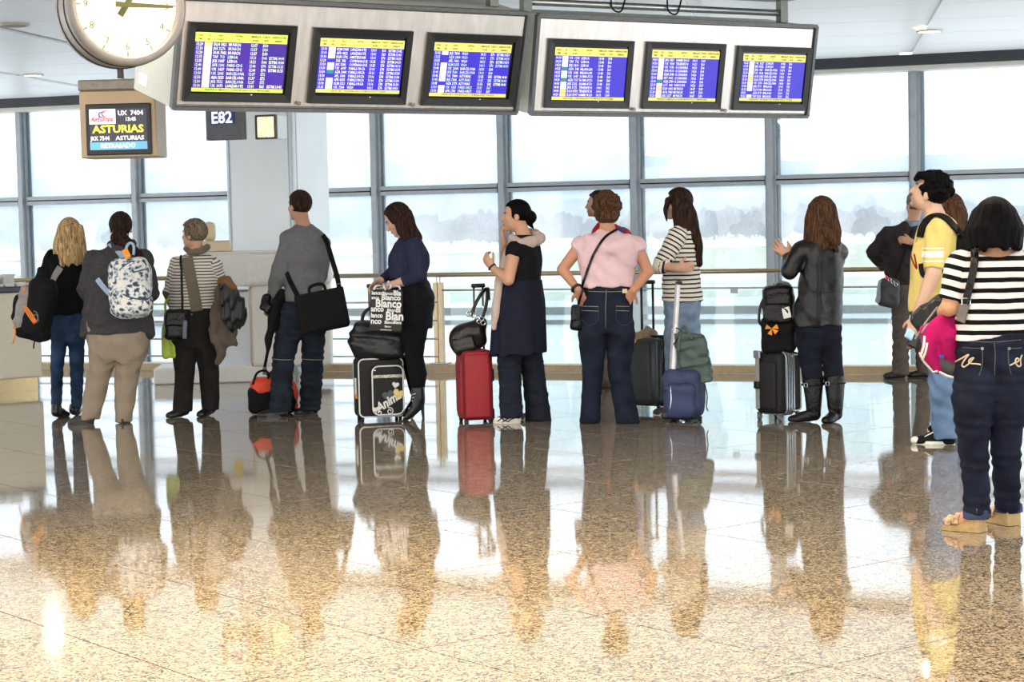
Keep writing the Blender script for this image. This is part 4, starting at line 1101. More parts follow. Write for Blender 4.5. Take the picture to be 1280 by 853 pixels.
def person(label, D, yaw, head, torso, arms, legs, feet, skin=(0.80, 0.62, 0.50), hk=1.0, asp=0.68, hairc=(0.1, 0.08, 0.07), h=0.0085, stub=False, hands=True, lift=0.0):
    """torso: (px,py,halfwidth px[,depth ratio]) from neck to crotch; arms/legs: lists of (px,py,dd,halfwidth px); feet: (heel px, toe px)"""
    s = FPX / D; p = Person(); p.D, p.s, p.yaw = D, s, math.radians(yaw)
    p.skin = skin
    fl = [onz(*f[0]) for f in feet] + [onz(*f[1]) for f in feet]
    ctr = np.mean(fl, axis=0)
    p.root = empty('person', (ctr[0], ctr[1], 0), label, 'person')
    cy_, sy_ = math.cos(p.yaw), math.sin(p.yaw)
    p.st = []; p.px_c = torso[-1][0]
    for t in torso:
        a = t[3] if len(t) > 3 else asp
        rx = t[2] / s / math.sqrt(cy_ ** 2 + (a * sy_) ** 2)
        c = at(t[0], t[1], D)
        p.st.append((c, rx, rx * a))
    mk = lambda l: ([at(q[0], q[1], D + q[2]) for q in l], [q[3] / s for q in l])
    p.arms = [mk(a) for a in arms]; p.legs = [mk(l) for l in legs]; p.feet = [(onz(*f[0]), onz(*f[1])) for f in feet]
    for i, (P, R) in enumerate(p.legs):                          # stand each ankle over its own foot
        hl, to = p.feet[i]; yf = (hl + nrm(to - hl) * 0.06)[1]; q = legs[i]; n = len(q)
        for j in range(1, n):
            w = j / (n - 1); dd = q[j][2] * (1 - w) + (yf - D) * w; P[j] = at(q[j][0], q[j][1], D + dd)
    p.C = at(head[0], head[1], D + (head[5] if len(head) > 5 else 0)); p.HA = head_axes(head[2], head[3] if len(head) > 3 else 0, head[4] if len(head) > 4 else 0)
    p.hk = hk; p.label = label; p.hairc = hairc
    # ---- the body: one continuous skin
    ls = p.st[-1]; bst = p.st[:-1] + [(ls[0] + UP * 0.05, ls[1] * 0.70, ls[2] * 0.75), (ls[0] + UP * 0.02, ls[1] * 0.45, ls[2] * 0.6)]
    body = [S_loft(bst, p.yaw, grow=-0.020)]
    nb = p.st[0][0]
    body.append(S_cone(p.C - (p.HA[2] * 0.05 + p.HA[1] * 0.022) * hk, nb - UP * 0.03, 0.052 * hk, 0.058 * hk))
    for i, (P, R) in enumerate(p.arms):
        rr = [max(0.022, x * 0.82) for x in R]
        body.append(S_chain(P, rr))
        body.append(S_cone(p.st[1][0] - UP * 0.03, P[0], 0.05, rr[0]))
    for (P, R), (hl, to) in zip(p.legs, p.feet):
        rr = [max(0.03, x * 0.72) for x in R]; rr[-1] = 0.030
        q = list(P[:-1]) + [V3(P[-1][0], P[-1][1], max(P[-1][2], 0.12))]; q = list(q) + [hl + nrm(to - hl) * 0.05 + UP * (0.075 + lift)]
        body.append(S_chain(q, rr + [0.025]))
        body.append(S_cone(hl + nrm(to - hl) * 0.05 + UP * (0.045 + lift), to - nrm(to - hl) * 0.05 + UP * 0.028, 0.024, 0.017))
    trunk = S_union(0.03, *body)
    hd = head_sdf(p.C, p.HA, hk)
    hs = []
    p.hands = []
    return p, trunk, hd, hs
def finish_body(p, trunk, hd, hands, h=0.0085, stub=False, lipc=(0.70, 0.38, 0.36)):
    fn = lambda P: smin(smin(trunk(P), hd(P), 0.02), S_union(0.0, *hands)(P), 0.012) if hands else smin(trunk(P), hd(P), 0.02)
    pts = [p.C + UP * 0.14, p.C - V3(0.13, 0.13, 0), p.C + V3(0.13, 0.13, 0)] + [c for c, _, _ in p.st]
    for P, R in p.arms + p.legs: pts += P
    for a, b in p.feet: pts += [a, b]
    for hh in getattr(p, 'hpts', []): pts += [hh]
    pts = np.array(pts)
    lo, hi = pts.min(0) - 0.22, pts.max(0) + 0.22
    lo[2] = max(lo[2], 0.004); hi[2] = pts[:, 2].max() + 0.05
    clipped = lambda P: np.maximum(fn(P), 0.008 - P[:, 2])
    o = sbuild('body', clipped, lo, hi, h, SKIN, p.root)
    V = world_verts(o); r, f, u = p.HA; q = (V - p.C) / p.hk; X, Y, Z = q @ r, q @ f, q @ u
    col = np.tile(np.array(lin(p.skin)), (len(V), 1))
    def blot(c, rad, colour, mix=1.0, mirror=False):
        for s in ((-1, 1) if mirror else (1,)):
            d = ((X - s * c[0]) / rad[0]) ** 2 + ((Y - c[1]) / rad[1]) ** 2 + ((Z - c[2]) / rad[2]) ** 2
            w = np.clip(1.5 - d, 0, 1)[:, None] * mix; col[:] = col * (1 - w) + np.array(lin(colour)) * w
    if stub: blot((0, 0.075, -0.085), (0.07, 0.06, 0.045), tuple(x * 0.78 for x in p.skin), 0.8)
    blot((0, 0.095, -0.064), (0.026, 0.025, 0.011), lipc, 0.9)
    blot((0.034, 0.09, 0.026), (0.024, 0.03, 0.007), p.hairc, 0.9, True)
    blot((0.033, 0.088, 0.006), (0.015, 0.03, 0.007), (0.93, 0.91, 0.88), 0.8, True)
    blot((0.033, 0.088, 0.006), (0.007, 0.03, 0.007), (0.12, 0.08, 0.06), 1.0, True)
    blot((0.045, 0.08, -0.03), (0.02, 0.03, 0.018), tuple(min(1, a * b) for a, b in zip(p.skin, (1.08, 0.88, 0.86))), 0.45, True)
    set_col(o, col)
    p.body = o
    return o
def add_hand(p, hands, arm, d, n, sgn, curl=0.5, k=1.0, spread=0.0):
    Wp = p.arms[arm][0][-1]; hands.append(hand_sdf(Wp, np.asarray(d, float), n, sgn, curl, k, spread))
    p.hpts = getattr(p, 'hpts', []) + [Wp + nrm(np.asarray(d, float)) * 0.2, Wp]
def bounds(pts, pad): a = np.array(pts); return a.min(0) - pad, a.max(0) + pad
def z_at(p, py, px=None): return at(640 if px is None else px, py, p.D)[2]
def garment_top(p, name, mat, hem_py, sleeves=None, grow=0.004, k=0.03, amp=0.004, seed=1, h=0.0095, neck_drop=0.0, stations=None, hem_n=None, hem_px=None, extra=(), extra_pts=(), cutneck=None, ex=2.4):
    st = stations or p.st
    zt = st[0][0][2] - neck_drop; hx = hem_px or st[-1][0][0]
    hp = at(p.px_c if hem_px is None else hem_px, hem_py, p.D)
    lf = S_loft(st, p.yaw, grow=grow, ztop=zt, ex=ex)
    fs = [lf]; slv = []; pts = [c for c, _, _ in st]
    if sleeves:
        for i, nseg, g in sleeves:
            P, R = p.arms[i]
            # nseg may be fractional: sleeve stops inside a segment
            m = int(nseg); PP_, RR_ = list(P[:m + 1]), [x + g for x in R[:m + 1]]
            fr = nseg - m
            if fr > 0.01: PP_.append(P[m] + (P[m + 1] - P[m]) * fr); RR_.append(R[m] + (R[m + 1] - R[m]) * fr + g)
            ch = S_cut(S_cone(PP_[-2], PP_[-1], RR_[-2], RR_[-1]), PP_[-1], PP_[-1] - PP_[-2])
            if len(PP_) > 2: ch = S_union(0.01, S_chain(PP_[:-1], RR_[:-1]), ch)
            sh = S_cone(st[1][0] - UP * 0.035, P[0], 0.055, R[0] + g)
            fs += [sh]; slv.append(ch); pts += PP_
    fs += list(extra)
    un = S_union(k, *fs)
    n_ = V3(0, 0, -1) if hem_n is None else nrm(hem_n)
    # only the trunk is cut at the hem; sleeves end by themselves
    tr = S_cut(lf, hp, n_)
    fs2 = [tr] + fs[1:]
    un = S_union(k, *fs2)
    if slv: un = S_union(0.012, un, *slv)
    if cutneck is not None: un = S_minus(un, cutneck, 0.008)
    fn = S_wrinkle(un, amp, seed)
    lo, hi = bounds(pts + list(extra_pts), 0.30); lo[2] = min(hp[2], min(q[2] for q in pts)) - 0.1; hi[2] = max(q[2] for q in pts) + 0.12
    if extra_pts: lo[2] = min(lo[2], min(q[2] for q in extra_pts) - 0.05)
    return sbuild(name, fn, lo, hi, h, mat, p.root)
def garment_legs(p, name, mat, waist_py, grow=0.002, amp=0.005, seed=2, h=0.0095, k=0.055, hemcut=True, waist_px=None, hemz=0.045):
    zt = at(p.px_c if waist_px is None else waist_px, waist_py, p.D)[2]
    ls = p.st[-1]; st = p.st[:-1] + [(ls[0] + UP * 0.03, ls[1] * 0.86, ls[2] * 0.9), (ls[0] - UP * 0.01, ls[1] * 0.62, ls[2] * 0.75)]
    lf = S_loft(st, p.yaw, grow=grow, ztop=zt)
    fs = [lf]; pts = [p.st[-1][0], p.st[-2][0], V3(p.st[-1][0][0], p.st[-1][0][1], zt)]
    legs = []
    for P, R in p.legs:
        if hemz is not None and P[-1][2] > hemz: P = P[:-1] + [V3(P[-1][0], P[-1][1], hemz)]
        hp = S_cone(P[0] + UP * 0.07, P[0], R[0] * 0.9, R[0])
        ch = S_union(0.0, hp, S_chain(P, R))
        if hemcut: ch = S_cut(ch, P[-1] - UP * 0.0, V3(0, 0, -1))
        legs.append(ch); pts += P
    lg = S_union(0.008, *legs)
    fn = lambda Q: smin(lf(Q), lg(Q), k)
    lo, hi = bounds(pts, 0.26); hi[2] = zt + 0.02; lo[2] = min(q[2] for q in pts) - 0.03
    return sbuild(name, S_wrinkle(fn, amp, seed), lo, hi, h, mat, p.root)
def put_stripes(p, o, arms=(), period=0.05):
    V = world_verts(o); st = V[:, 2].copy()
    dt = S_loft(p.st, p.yaw)(V)
    for i in arms:
        P, R = p.arms[i]; best = np.full(len(V), 1e9); al = np.zeros(len(V)); L0 = 0
        for a in range(len(P) - 1):
            ba = P[a + 1] - P[a]; L = np.linalg.norm(ba); tu = ((V - P[a]) @ ba) / L ** 2; t = np.clip(tu, 0, 1)
            d = np.linalg.norm(V - P[a] - t[:, None] * ba, axis=1) - (R[a] + (R[a + 1] - R[a]) * t)
            m = d < best; best[m] = d[m]; al[m] = L0 + (np.minimum(tu, 1) if a == 0 else t)[m] * L; L0 += L
        m = best < dt - 0.004
        st[m] = P[0][2] - al[m]
    set_attr(o, 'stripe', st)
# ---- shoes
def foot_axes(hl, to):
    d = nrm(to - hl); return d, np.cross(d, UP), np.linalg.norm(to - hl)
def shoe(p, i, mat, kind='flat', sole=None, name='shoe', shaft=None, w=0.042, hgt=0.055, h=0.0075):
    hl, to = p.feet[i]; d, sd, L = foot_axes(hl, to); L = max(L, 0.15 if kind == 'heel' else 0.20)
    A = np.array([sd, d, UP]); heel = {'heel': 0.085, 'wedge': 0.07, 'low': 0.03}.get(kind, 0.0)
    up = lambda t: heel * max(0.0, 1 - t / 0.62) ** 0.9
    ctr = lambda t, z: hl + d * (t * L) + UP * (z + up(t))
    fs = [S_ell(ctr(0.14, 0.035), (w * 0.86, L * 0.17, hgt * 0.75), A), S_ell(ctr(0.45, 0.030), (w * 0.92, L * 0.28, hgt * 0.80), A), S_ell(ctr(0.74, 0.020), (w, L * 0.27, 0.036), A)]
    fs.append(S_cone(ctr(0.16, 0.03), ctr(0.17, 0.085), w * 0.85, w * 0.80))
    if shaft: fs.append(S_chain([ctr(0.2, 0.05)] + shaft[0], [w * 0.95] + shaft[1]))
    fn = S_union(0.02, *fs)
    if heel: fn2 = fn
    else: fn2 = S_cut(fn, V3(0, 0, 0.002), V3(0, 0, -1))
    if heel: fn2 = lambda P: np.maximum(fn(P), 0.002 - P[:, 2])
    pts = [hl, hl + d * L, hl + UP * (0.14 + heel)] + (shaft[0] if shaft else [])
    lo, hi = bounds(pts, 0.09); lo[2] = 0.0
    if shaft: fn2 = S_cut(fn2, shaft[0][-1], shaft[0][-1] - (shaft[0][-2] if len(shaft[0]) > 1 else hl))
    o = sbuild(name, fn2, lo, hi, h, mat, p.root)
    if sole is not None:
        if kind == 'wedge':
            poly = [hl + d * (t * L) + UP * z for t, z in ((0.0, 0.0), (0.03, heel + 0.015), (0.35, heel * 0.75), (0.62, 0.028), (0.98, 0.022), (1.0, 0.006), (0.9, 0.0), (0.55, 0.0), (0.45, 0.0))]
            build('sole', gprism([q - sd * w * 0.85 for q in poly], sd * w * 1.7), sole, o)
        else:
            n = 20; ring = []
            for a in np.linspace(0, 2 * math.pi, n, endpoint=False):
                t = 0.5 + 0.52 * math.cos(a); ww = w * (0.86 + 0.14 * t) * 1.06
                ring.append(hl + d * (t * L) + sd * (ww * math.sin(a)))
            build('sole', gprism([q + UP * 0.001 for q in ring], UP * (0.022 + (0.0))), sole, o)
    if kind == 'heel':
        hp = hl + d * 0.02
        build('stiletto_heel', gcyl(hp + UP * 0.001, hp + d * 0.012 + UP * 0.10, 0.006, 8, 0.018), mat, o)
    return o
# ---- hair
def hair(p, kind, mat, pts_px=None, seed=0, h=0.0085, amp=0.004, thick=0.014, hairline=0.062, curl_r=0.021, name='hair', extra=(), extra_pts=()):
    r, f, u = p.HA; k = p.hk; C = p.C
    L = lambda x, y, z: C + (r * x + f * y + u * z) * k
    cap = S_ell(L(0, -0.014, 0.030), np.array((0.075 + thick, 0.094 + thick, 0.086 + thick)) * k, p.HA)
    # face opening: remove everything in front of the ears below the hair line
    low = S_cut(cap, L(0, 0.0, -0.055 if kind in ('short', 'curly', 'tied') else -0.075), -u)
    face = S_rbox(L(0, 0.135, -0.045), np.array((0.10, 0.105, 0.115)) * k, p.HA, 0.03 * k)
    if kind in ('bob', 'long'): face = S_rbox(L(0, 0.150, -0.035), np.array((0.066, 0.105, 0.115)) * k, p.HA, 0.03 * k)
    fs = [S_minus(low, face, 0.015)]
    rs = random.Random(seed); pts = [L(0, 0, 0)]
    if kind == 'curly':
        for _ in range(90):
            a, b = rs.uniform(0, 6.28), rs.uniform(-0.25, 1.0)
            q = V3(math.cos(a) * math.sqrt(max(0, 1 - b * b)), math.sin(a) * math.sqrt(max(0, 1 - b * b)), b)
            if q[1] > 0.55 and q[2] < 0.55: continue
            fs.append(S_ell(L(q[0] * (0.071 + curl_r), -0.016 + q[1] * (0.089 + curl_r), 0.030 + q[2] * (0.077 + curl_r)), np.array((curl_r, curl_r, curl_r)) * k))
    if pts_px:
        # strands: groups of photo points (px, py, dd, half width px)
        for stn in pts_px:
            P = [at(q[0], q[1], p.D + q[2]) for q in stn]; R = [q[3] / p.s for q in stn]
            fs.append(S_chain(P, R)); pts += P
    fs += list(extra); pts += list(extra_pts)
    fn = S_union(0.012, *fs)
    rsn = np.random.RandomState(seed + 5); ph = rsn.rand(6) * 6.28
    def fine(P):
        q = P - C; a = np.arctan2(q @ r, -(q @ f))
        w = np.sin(a * 17 + ph[0] + 3 * np.sin(q @ u * 14 + ph[1])) * 0.6 + np.sin(a * 31 + ph[2] + 2 * np.sin(q @ u * 20)) * 0.4
        if kind == 'curly': w = np.sin(P[:, 0] * 190 + ph[0]) * np.sin(P[:, 1] * 170 + ph[1]) * np.sin(P[:, 2] * 180 + ph[2]) * 2
        return fn(P) - amp * w
    lo, hi = bounds(pts, 0.17 * k)
    return sbuild(name, fine, lo, hi, h, mat, p.root)

def curtain(xlt, xrt, yt, xlb, xrb, yb, d0, d1, n=9, hw0=4.0, hw1=2.2, seed=0, ymid=None, bulge=0.0, jag=4):
    """strands of hair between two edges (photo px), hanging at depth offsets d0 (top) .. d1 (bottom)"""
    rs = random.Random(seed); out = []
    for i in range(n):
        t = i / (n - 1); arc = math.sin(math.pi * t)
        xt, xb = xlt + (xrt - xlt) * t, xlb + (xrb - xlb) * t
        y1 = yb + rs.uniform(-jag, jag * 0.5)
        st = []
        for k in range(4):
            q = k / 3; x = xt + (xb - xt) * q + bulge * math.sin(math.pi * q) * (t - 0.5) * 2 + rs.uniform(-0.8, 0.8)
            st.append((x, yt + (y1 - yt) * q, (d0 + (d1 - d0) * q) * (0.45 + 0.55 * arc), hw0 + (hw1 - hw0) * q))
        out.append(st)
    return out
BLACK_FAB = pm('black_knit', (0.075, 0.075, 0.085), rough=0.9, var=0.15, scale=60, bump=0.3, bscale=300)
BLK_LEA = pm('black_leather', (0.045, 0.044, 0.046), rough=0.34, var=0.2, scale=12, bump=0.35, bscale=45, spec=0.32)
H_BLACK = hair_mat('black_hair', (0.015, 0.015, 0.018), (0.065, 0.06, 0.065))
H_DBROWN = hair_mat('dark_brown_hair', (0.09, 0.065, 0.055), (0.26, 0.19, 0.16))
H_BROWN = hair_mat('brown_hair', (0.17, 0.11, 0.075), (0.40, 0.28, 0.20))
H_BLOND = hair_mat('blonde_hair', (0.45, 0.33, 0.20), (0.86, 0.74, 0.54))
H_GREY = hair_mat('grey_brown_hair', (0.26, 0.21, 0.17), (0.60, 0.53, 0.46))
SHOE_BLK = pm('black_shoe_leather', (0.06, 0.06, 0.062), rough=0.35, var=0.1)
SHOE_GREY = pm('dark_grey_shoe', (0.22, 0.22, 0.22), rough=0.6)
STITCH = pm('pale_jean_stitching', (0.62, 0.58, 0.50), rough=0.8)

# ---------------------------------------------------------------- 1 blonde woman, black top, jeans
p, tr, hd, hs = person('woman with long blonde hair in black top and blue jeans beside the counter', 15.97, 10, (87, 291.5, 12, -4), 
    [(87, 311, 8), (86, 319, 21), (86, 340, 22), (86, 368, 19), (85, 393, 21), (85, 408, 22), (85, 424, 19)],
    [[(66, 322, 0, 8.5), (58.5, 357, 0.04, 7.5), (66, 380, 0.25, 5)], [(106, 322, 0, 8.5), (112, 360, 0.05, 7.2), (103, 384, 0.24, 5)]],
    [[(76, 412, 0, 11.5), (71.5, 453, 0, 8.5), (71, 480, 0, 7.5), (70.5, 509, 0, 6.3)], [(95, 412, 0, 11.5), (96, 455, 0, 9), (96, 480, 0, 8), (96, 510, 0, 6.6)]],
    [((68, 524), (85, 520)), ((91, 522), (104, 516))], skin=(0.80, 0.62, 0.52))
add_hand(p, hs, 0, (0.3, 0.8, -0.3), (0.8, -0.2, 0), 1, 0.7); add_hand(p, hs, 1, (-0.3, 0.8, -0.3), (-0.8, -0.2, 0), -1, 0.7)
finish_body(p, tr, hd, hs)
garment_top(p, 'top', BLACK_FAB, 394, [(0, 2, 0.006), (1, 2, 0.006)], grow=0.006, amp=0.003)
garment_legs(p, 'jeans', denim('blue_denim', (0.18, 0.255, 0.37)), 380, grow=-0.002, amp=0.003, hemz=0.085)
for i in (0, 1): shoe(p, i, SHOE_BLK, 'low', shaft=([p.legs[i][0][-1] + UP * 0.02], [0.040]))
hair(p, 'long', H_BLOND, curtain(75, 100, 284, 69, 106, 330, -0.085, -0.125, 12, 3.6, 2.6, 2, bulge=2), 1)
P1 = p

# ---------------------------------------------------------------- 2 woman, grey cardigan, khaki trousers
D2 = onz(135, 530)[1]
p, tr, hd, hs = person('woman in dark grey cardigan and khaki trousers wearing a floral backpack', D2, 6, (151, 285, 10, -4),
    [(150, 306, 10), (148, 318, 29), (147, 342, 35), (146, 372, 37), (146, 398, 39), (147, 425, 38), (148, 450, 33)],
    [[(117, 325, 0, 12), (107.5, 362, 0.0, 10.5), (122, 386, 0.34, 7)], [(179, 325, 0, 12), (187, 365, 0.03, 10.5), (174, 386, 0.34, 7)]],
    [[(131, 432, 0, 20), (125, 464, 0, 15), (118, 495, 0, 13), (112.5, 525, 0, 11.5)], [(165, 432, 0, 20), (159, 464, 0, 15), (156, 495, 0, 13), (154.5, 528, 0, 11)]],
    [((117, 530), (91, 531)), ((153, 530), (158, 523))], skin=(0.78, 0.60, 0.50))
add_hand(p, hs, 0, (0.5, 0.7, -0.4), (0.8, -0.2, 0), 1, 0.7); add_hand(p, hs, 1, (-0.5, 0.7, -0.4), (-0.8, -0.2, 0), -1, 0.7)
finish_body(p, tr, hd, hs)
CARD = pm('charcoal_wool', (0.27, 0.265, 0.27), rough=0.95, var=0.18, scale=50, bump=0.35, bscale=200)
b_l, b_r = at(107, 421, D2), at(187, 420, D2)
ex = [S_cone(at(124, 375, D2), b_l + UP * 0.02, 0.11, 0.045), S_cone(at(172, 375, D2), b_r + UP * 0.01, 0.11, 0.045)]
garment_top(p, 'cardigan', CARD, 416, [(0, 2, 0.006), (1, 2, 0.006)], grow=0.010, amp=0.006, seed=4, extra=ex, extra_pts=[b_l, b_r])
garment_legs(p, 'trousers', pm('khaki_cotton', (0.60, 0.545, 0.475), rough=0.9, var=0.08, scale=10, bump=0.3, bscale=120), 390, grow=-0.004, amp=0.006, seed=7)
for i in (0, 1): shoe(p, i, SHOE_GREY, 'flat', sole=SHOE_BLK)
hair(p, 'tied', H_DBROWN, [[(152, 296, -0.09, 7), (162, 308, -0.10, 6.5), (172, 318, -0.09, 5.5), (180, 330, -0.07, 3)], [(146, 297, -0.09, 8), (158, 304, -0.10, 7)]], 3, thick=0.016)
nk = S_chain([at(139, 306, D2 - 0.02), at(145, 311, D2 - 0.09), at(158, 311, D2 - 0.09), at(165, 305, D2 - 0.02)], [0.035] * 4)
sbuild('scarf', S_wrinkle(nk, 0.004, 3), *bounds([at(139, 306, D2), at(165, 312, D2 - 0.1)], 0.08), 0.008, CARD, p.root)
P2 = p

# ---------------------------------------------------------------- 3 woman with short grey hair, striped top, scarf
p, tr, hd, hs = person('woman with short grey hair, thin striped top and olive scarf down her back', 15.98, 18, (242, 293, 62, 0),
    [(246, 315, 9), (245, 325, 23), (244, 348, 28), (243, 376, 29), (243, 392, 30), (243, 410, 31), (243, 432, 27)],
    [[(222, 331, 0, 9.5), (213, 366, 0.0, 8.5), (220, 389, 0.18, 6)], [(268, 333, 0, 9.5), (276, 362, 0.05, 8), (284, 374, 0.20, 6)]],
    [[(229, 420, 0, 16), (231, 465, 0, 12.5), (229, 490, 0, 12), (228, 514, 0, 11.5)], [(257, 420, 0, 16), (261, 465, 0, 12.5), (262, 490, 0, 11.5), (263, 513, 0, 11)]],
    [((236, 521), (211, 523)), ((267, 519), (254, 521))], skin=(0.82, 0.64, 0.53), hairc=(0.3, 0.25, 0.2), hk=0.98)
add_hand(p, hs, 0, (0.2, 0.6, -0.6), (0.8, 0, 0), 1, 0.8); add_hand(p, hs, 1, (0.2, 0.6, -0.4), (-0.8, 0, 0), -1, 0.8)
finish_body(p, tr, hd, hs)
o = garment_top(p, 'striped_top', stripe_mat('thin_brown_stripes', (0.90, 0.88, 0.85), (0.42, 0.36, 0.34), 0.0255, 0.60), 393, [(0, 2, 0.006), (1, 1.9, 0.006)], grow=0.008, amp=0.003, seed=2, neck_drop=0.012)
put_stripes(p, o, (0, 1))
garment_legs(p, 'trousers', pm('black_brown_cloth', (0.15, 0.14, 0.13), rough=0.85, var=0.15, scale=12, bump=0.3, bscale=100), 386, grow=0.012, amp=0.005, seed=3)
for i in (0, 1): shoe(p, i, SHOE_BLK, 'low')
hair(p, 'short', H_GREY, None, 6, thick=0.020, amp=0.006)
SCARF = pm('olive_grey_scarf', (0.47, 0.44, 0.38), rough=0.95, var=0.08, scale=60, bump=0.3, bscale=200)
bv = bvh_of([bpy.data.objects[o.name], p.body])
nk = S_chain([at(232, 311, 15.98 + 0.04), at(238, 316, 15.98 - 0.07), at(252, 314, 15.98 - 0.09), at(259, 309, 15.98)], [0.026] * 4)
sc = sbuild('scarf', S_wrinkle(nk, 0.003, 3), *bounds([at(232, 311, 16.0), at(259, 316, 15.88)], 0.07), 0.008, SCARF, p.root)
strap('scarf_end', bv, [(233, 317), (237, 340), (242, 365), (246, 389)], 0.092, 0.008, SCARF, p.root, off=0.004)
P3 = p

# ---------------------------------------------------------------- 4 man in grey sweater
p, tr, hd, hs = person('man in grey sweater and dark jeans with a black shoulder bag', 15.8, 22, (374, 257.5, 42, 2),
    [(379, 280, 9.5), (382, 291, 19), (383, 303, 26), (383, 322, 28), (380, 352, 23.5), (378, 377, 24.5), (377, 394, 28), (376, 418, 25)],
    [[(362, 299, -0.03, 11), (348, 343, -0.06, 9.5), (340, 377, 0.02, 7)], [(403, 306, 0.03, 10), (402, 345, 0.22, 8), (384, 366, 0.34, 6)]],
    [[(364, 402, 0, 18.5), (354, 447, -0.03, 14), (352, 480, 0, 14), (351, 514, 0.0, 14)], [(392, 405, 0.03, 16.5), (391, 450, 0.03, 13.5), (389, 480, 0.02, 13.5), (387.5, 512, 0.02, 13.5)]],
    [((358, 521), (322, 522.5)), ((396, 517), (370, 519))], skin=(0.78, 0.58, 0.47), hk=1.03, hairc=(0.12, 0.09, 0.07))
add_hand(p, hs, 0, (-0.5, 0.15, -0.6), (0.5, 0.3, -0.2), -1, 0.9); add_hand(p, hs, 1, (-0.6, 0.3, 0), (0, 0.5, -0.6), -1, 0.6)
finish_body(p, tr, hd, hs, stub=True)
SWEAT = pm('heather_grey_knit', (0.46, 0.46, 0.47), rough=0.9, var=0.10, scale=40, bump=0.25, bscale=260)
garment_top(p, 'sweater', SWEAT, 377, [(0, 2, 0.004), (1, 2, 0.004)], grow=0.004, amp=0.006, seed=9)
o = garment_legs(p, 'jeans', denim('dark_denim', (0.14, 0.165, 0.205)), 362, amp=0.006, seed=5, grow=-0.006)
bv = bvh_of([o])
seam('knee_seam', bv, [(341, 449), (352, 450), (365, 450)], 0.003, STITCH, o); seam('knee_seam', bv, [(379, 449), (390, 450), (404, 450)], 0.003, STITCH, o)
seam('side_seam', bv, [(350, 395), (342, 420), (341, 447)], 0.003, STITCH, o)
for i in (0, 1): shoe(p, i, SHOE_BLK, 'flat', sole=SHOE_BLK, w=0.048)
hair(p, 'short', hair_mat('short_brown_hair', (0.10, 0.075, 0.06), (0.28, 0.21, 0.16)), None, 7, thick=0.012, amp=0.003)
P4 = p

# ---------------------------------------------------------------- 5 woman in navy top and black skirt, high heels
D5 = 15.2
p, tr, hd, hs = person('woman in navy top and black skirt bending over her luggage, in high heels', D5, 78, (497, 274, 84, -32),
    [(508, 296, 8), (511, 304, 16, 0.72), (511, 318, 24, 0.80), (511, 330, 25, 0.86), (510, 347, 21, 0.8), (516, 372, 25.5, 0.95), (516.5, 395, 22.5, 0.95), (516, 420, 18, 0.95)],
    [[(518, 309, -0.17, 11.5), (523, 343, -0.21, 9.5), (505, 352, -0.17, 7.5), (490, 356, -0.13, 5.2)], [(508, 309, 0.16, 10), (497, 335, 0.20, 8), (477, 350, 0.14, 5)]],
    [[(518, 400, -0.07, 17), (517.5, 428, -0.07, 14), (518, 447, -0.08, 11.5), (522, 468, -0.07, 11.8), (522.5, 496, -0.07, 7)], [(514, 400, 0.08, 16.5), (512, 428, 0.08, 13.5), (512, 446, 0.09, 11), (517, 466, 0.09, 11.3), (520, 494, 0.09, 7)]],
    [((529, 527), (508, 526)), ((529, 522.5), (509, 521.5))], skin=(0.86, 0.69, 0.60), hairc=(0.12, 0.09, 0.08), lift=0.085)
add_hand(p, hs, 0, (-0.9, 0.0, -0.35), (0.0, 0.3, -0.8), -1, 0.95); add_hand(p, hs, 1, (-0.8, 0, -0.5), (0, -0.3, -0.8), 1, 0.9)
finish_body(p, tr, hd, hs, h=0.008)
NAVY_KNIT = pm('navy_jersey', (0.17, 0.185, 0.28), rough=0.85, var=0.12, scale=30, bump=0.2, bscale=250)
garment_top(p, 'top', NAVY_KNIT, 352, [(0, 2, 0.004), (1, 2, 0.004)], grow=0.005, amp=0.003, seed=3)
SK = [p.st[4], p.st[5], p.st[6], (at(517, 412, D5), p.st[6][1] * 0.93, p.st[6][2] * 0.93)]
sk = S_cut(S_cut(S_loft([p.st[3]] + SK, p.yaw, grow=0.012), at(517, 411, D5), V3(0, 0, -1)), at(517, 347, D5), UP)
sbuild('skirt', S_wrinkle(sk, 0.003, 2), *bounds([at(517, 345, D5), at(517, 413, D5)], 0.3), 0.0095, pm('black_skirt_cloth', (0.07, 0.07, 0.08), rough=0.75, var=0.15), p.root)
garment_legs(p, 'tights', pm('black_tights', (0.065, 0.07, 0.08), rough=0.8, var=0.1), 385, amp=0.001, grow=0.004, hemz=None)
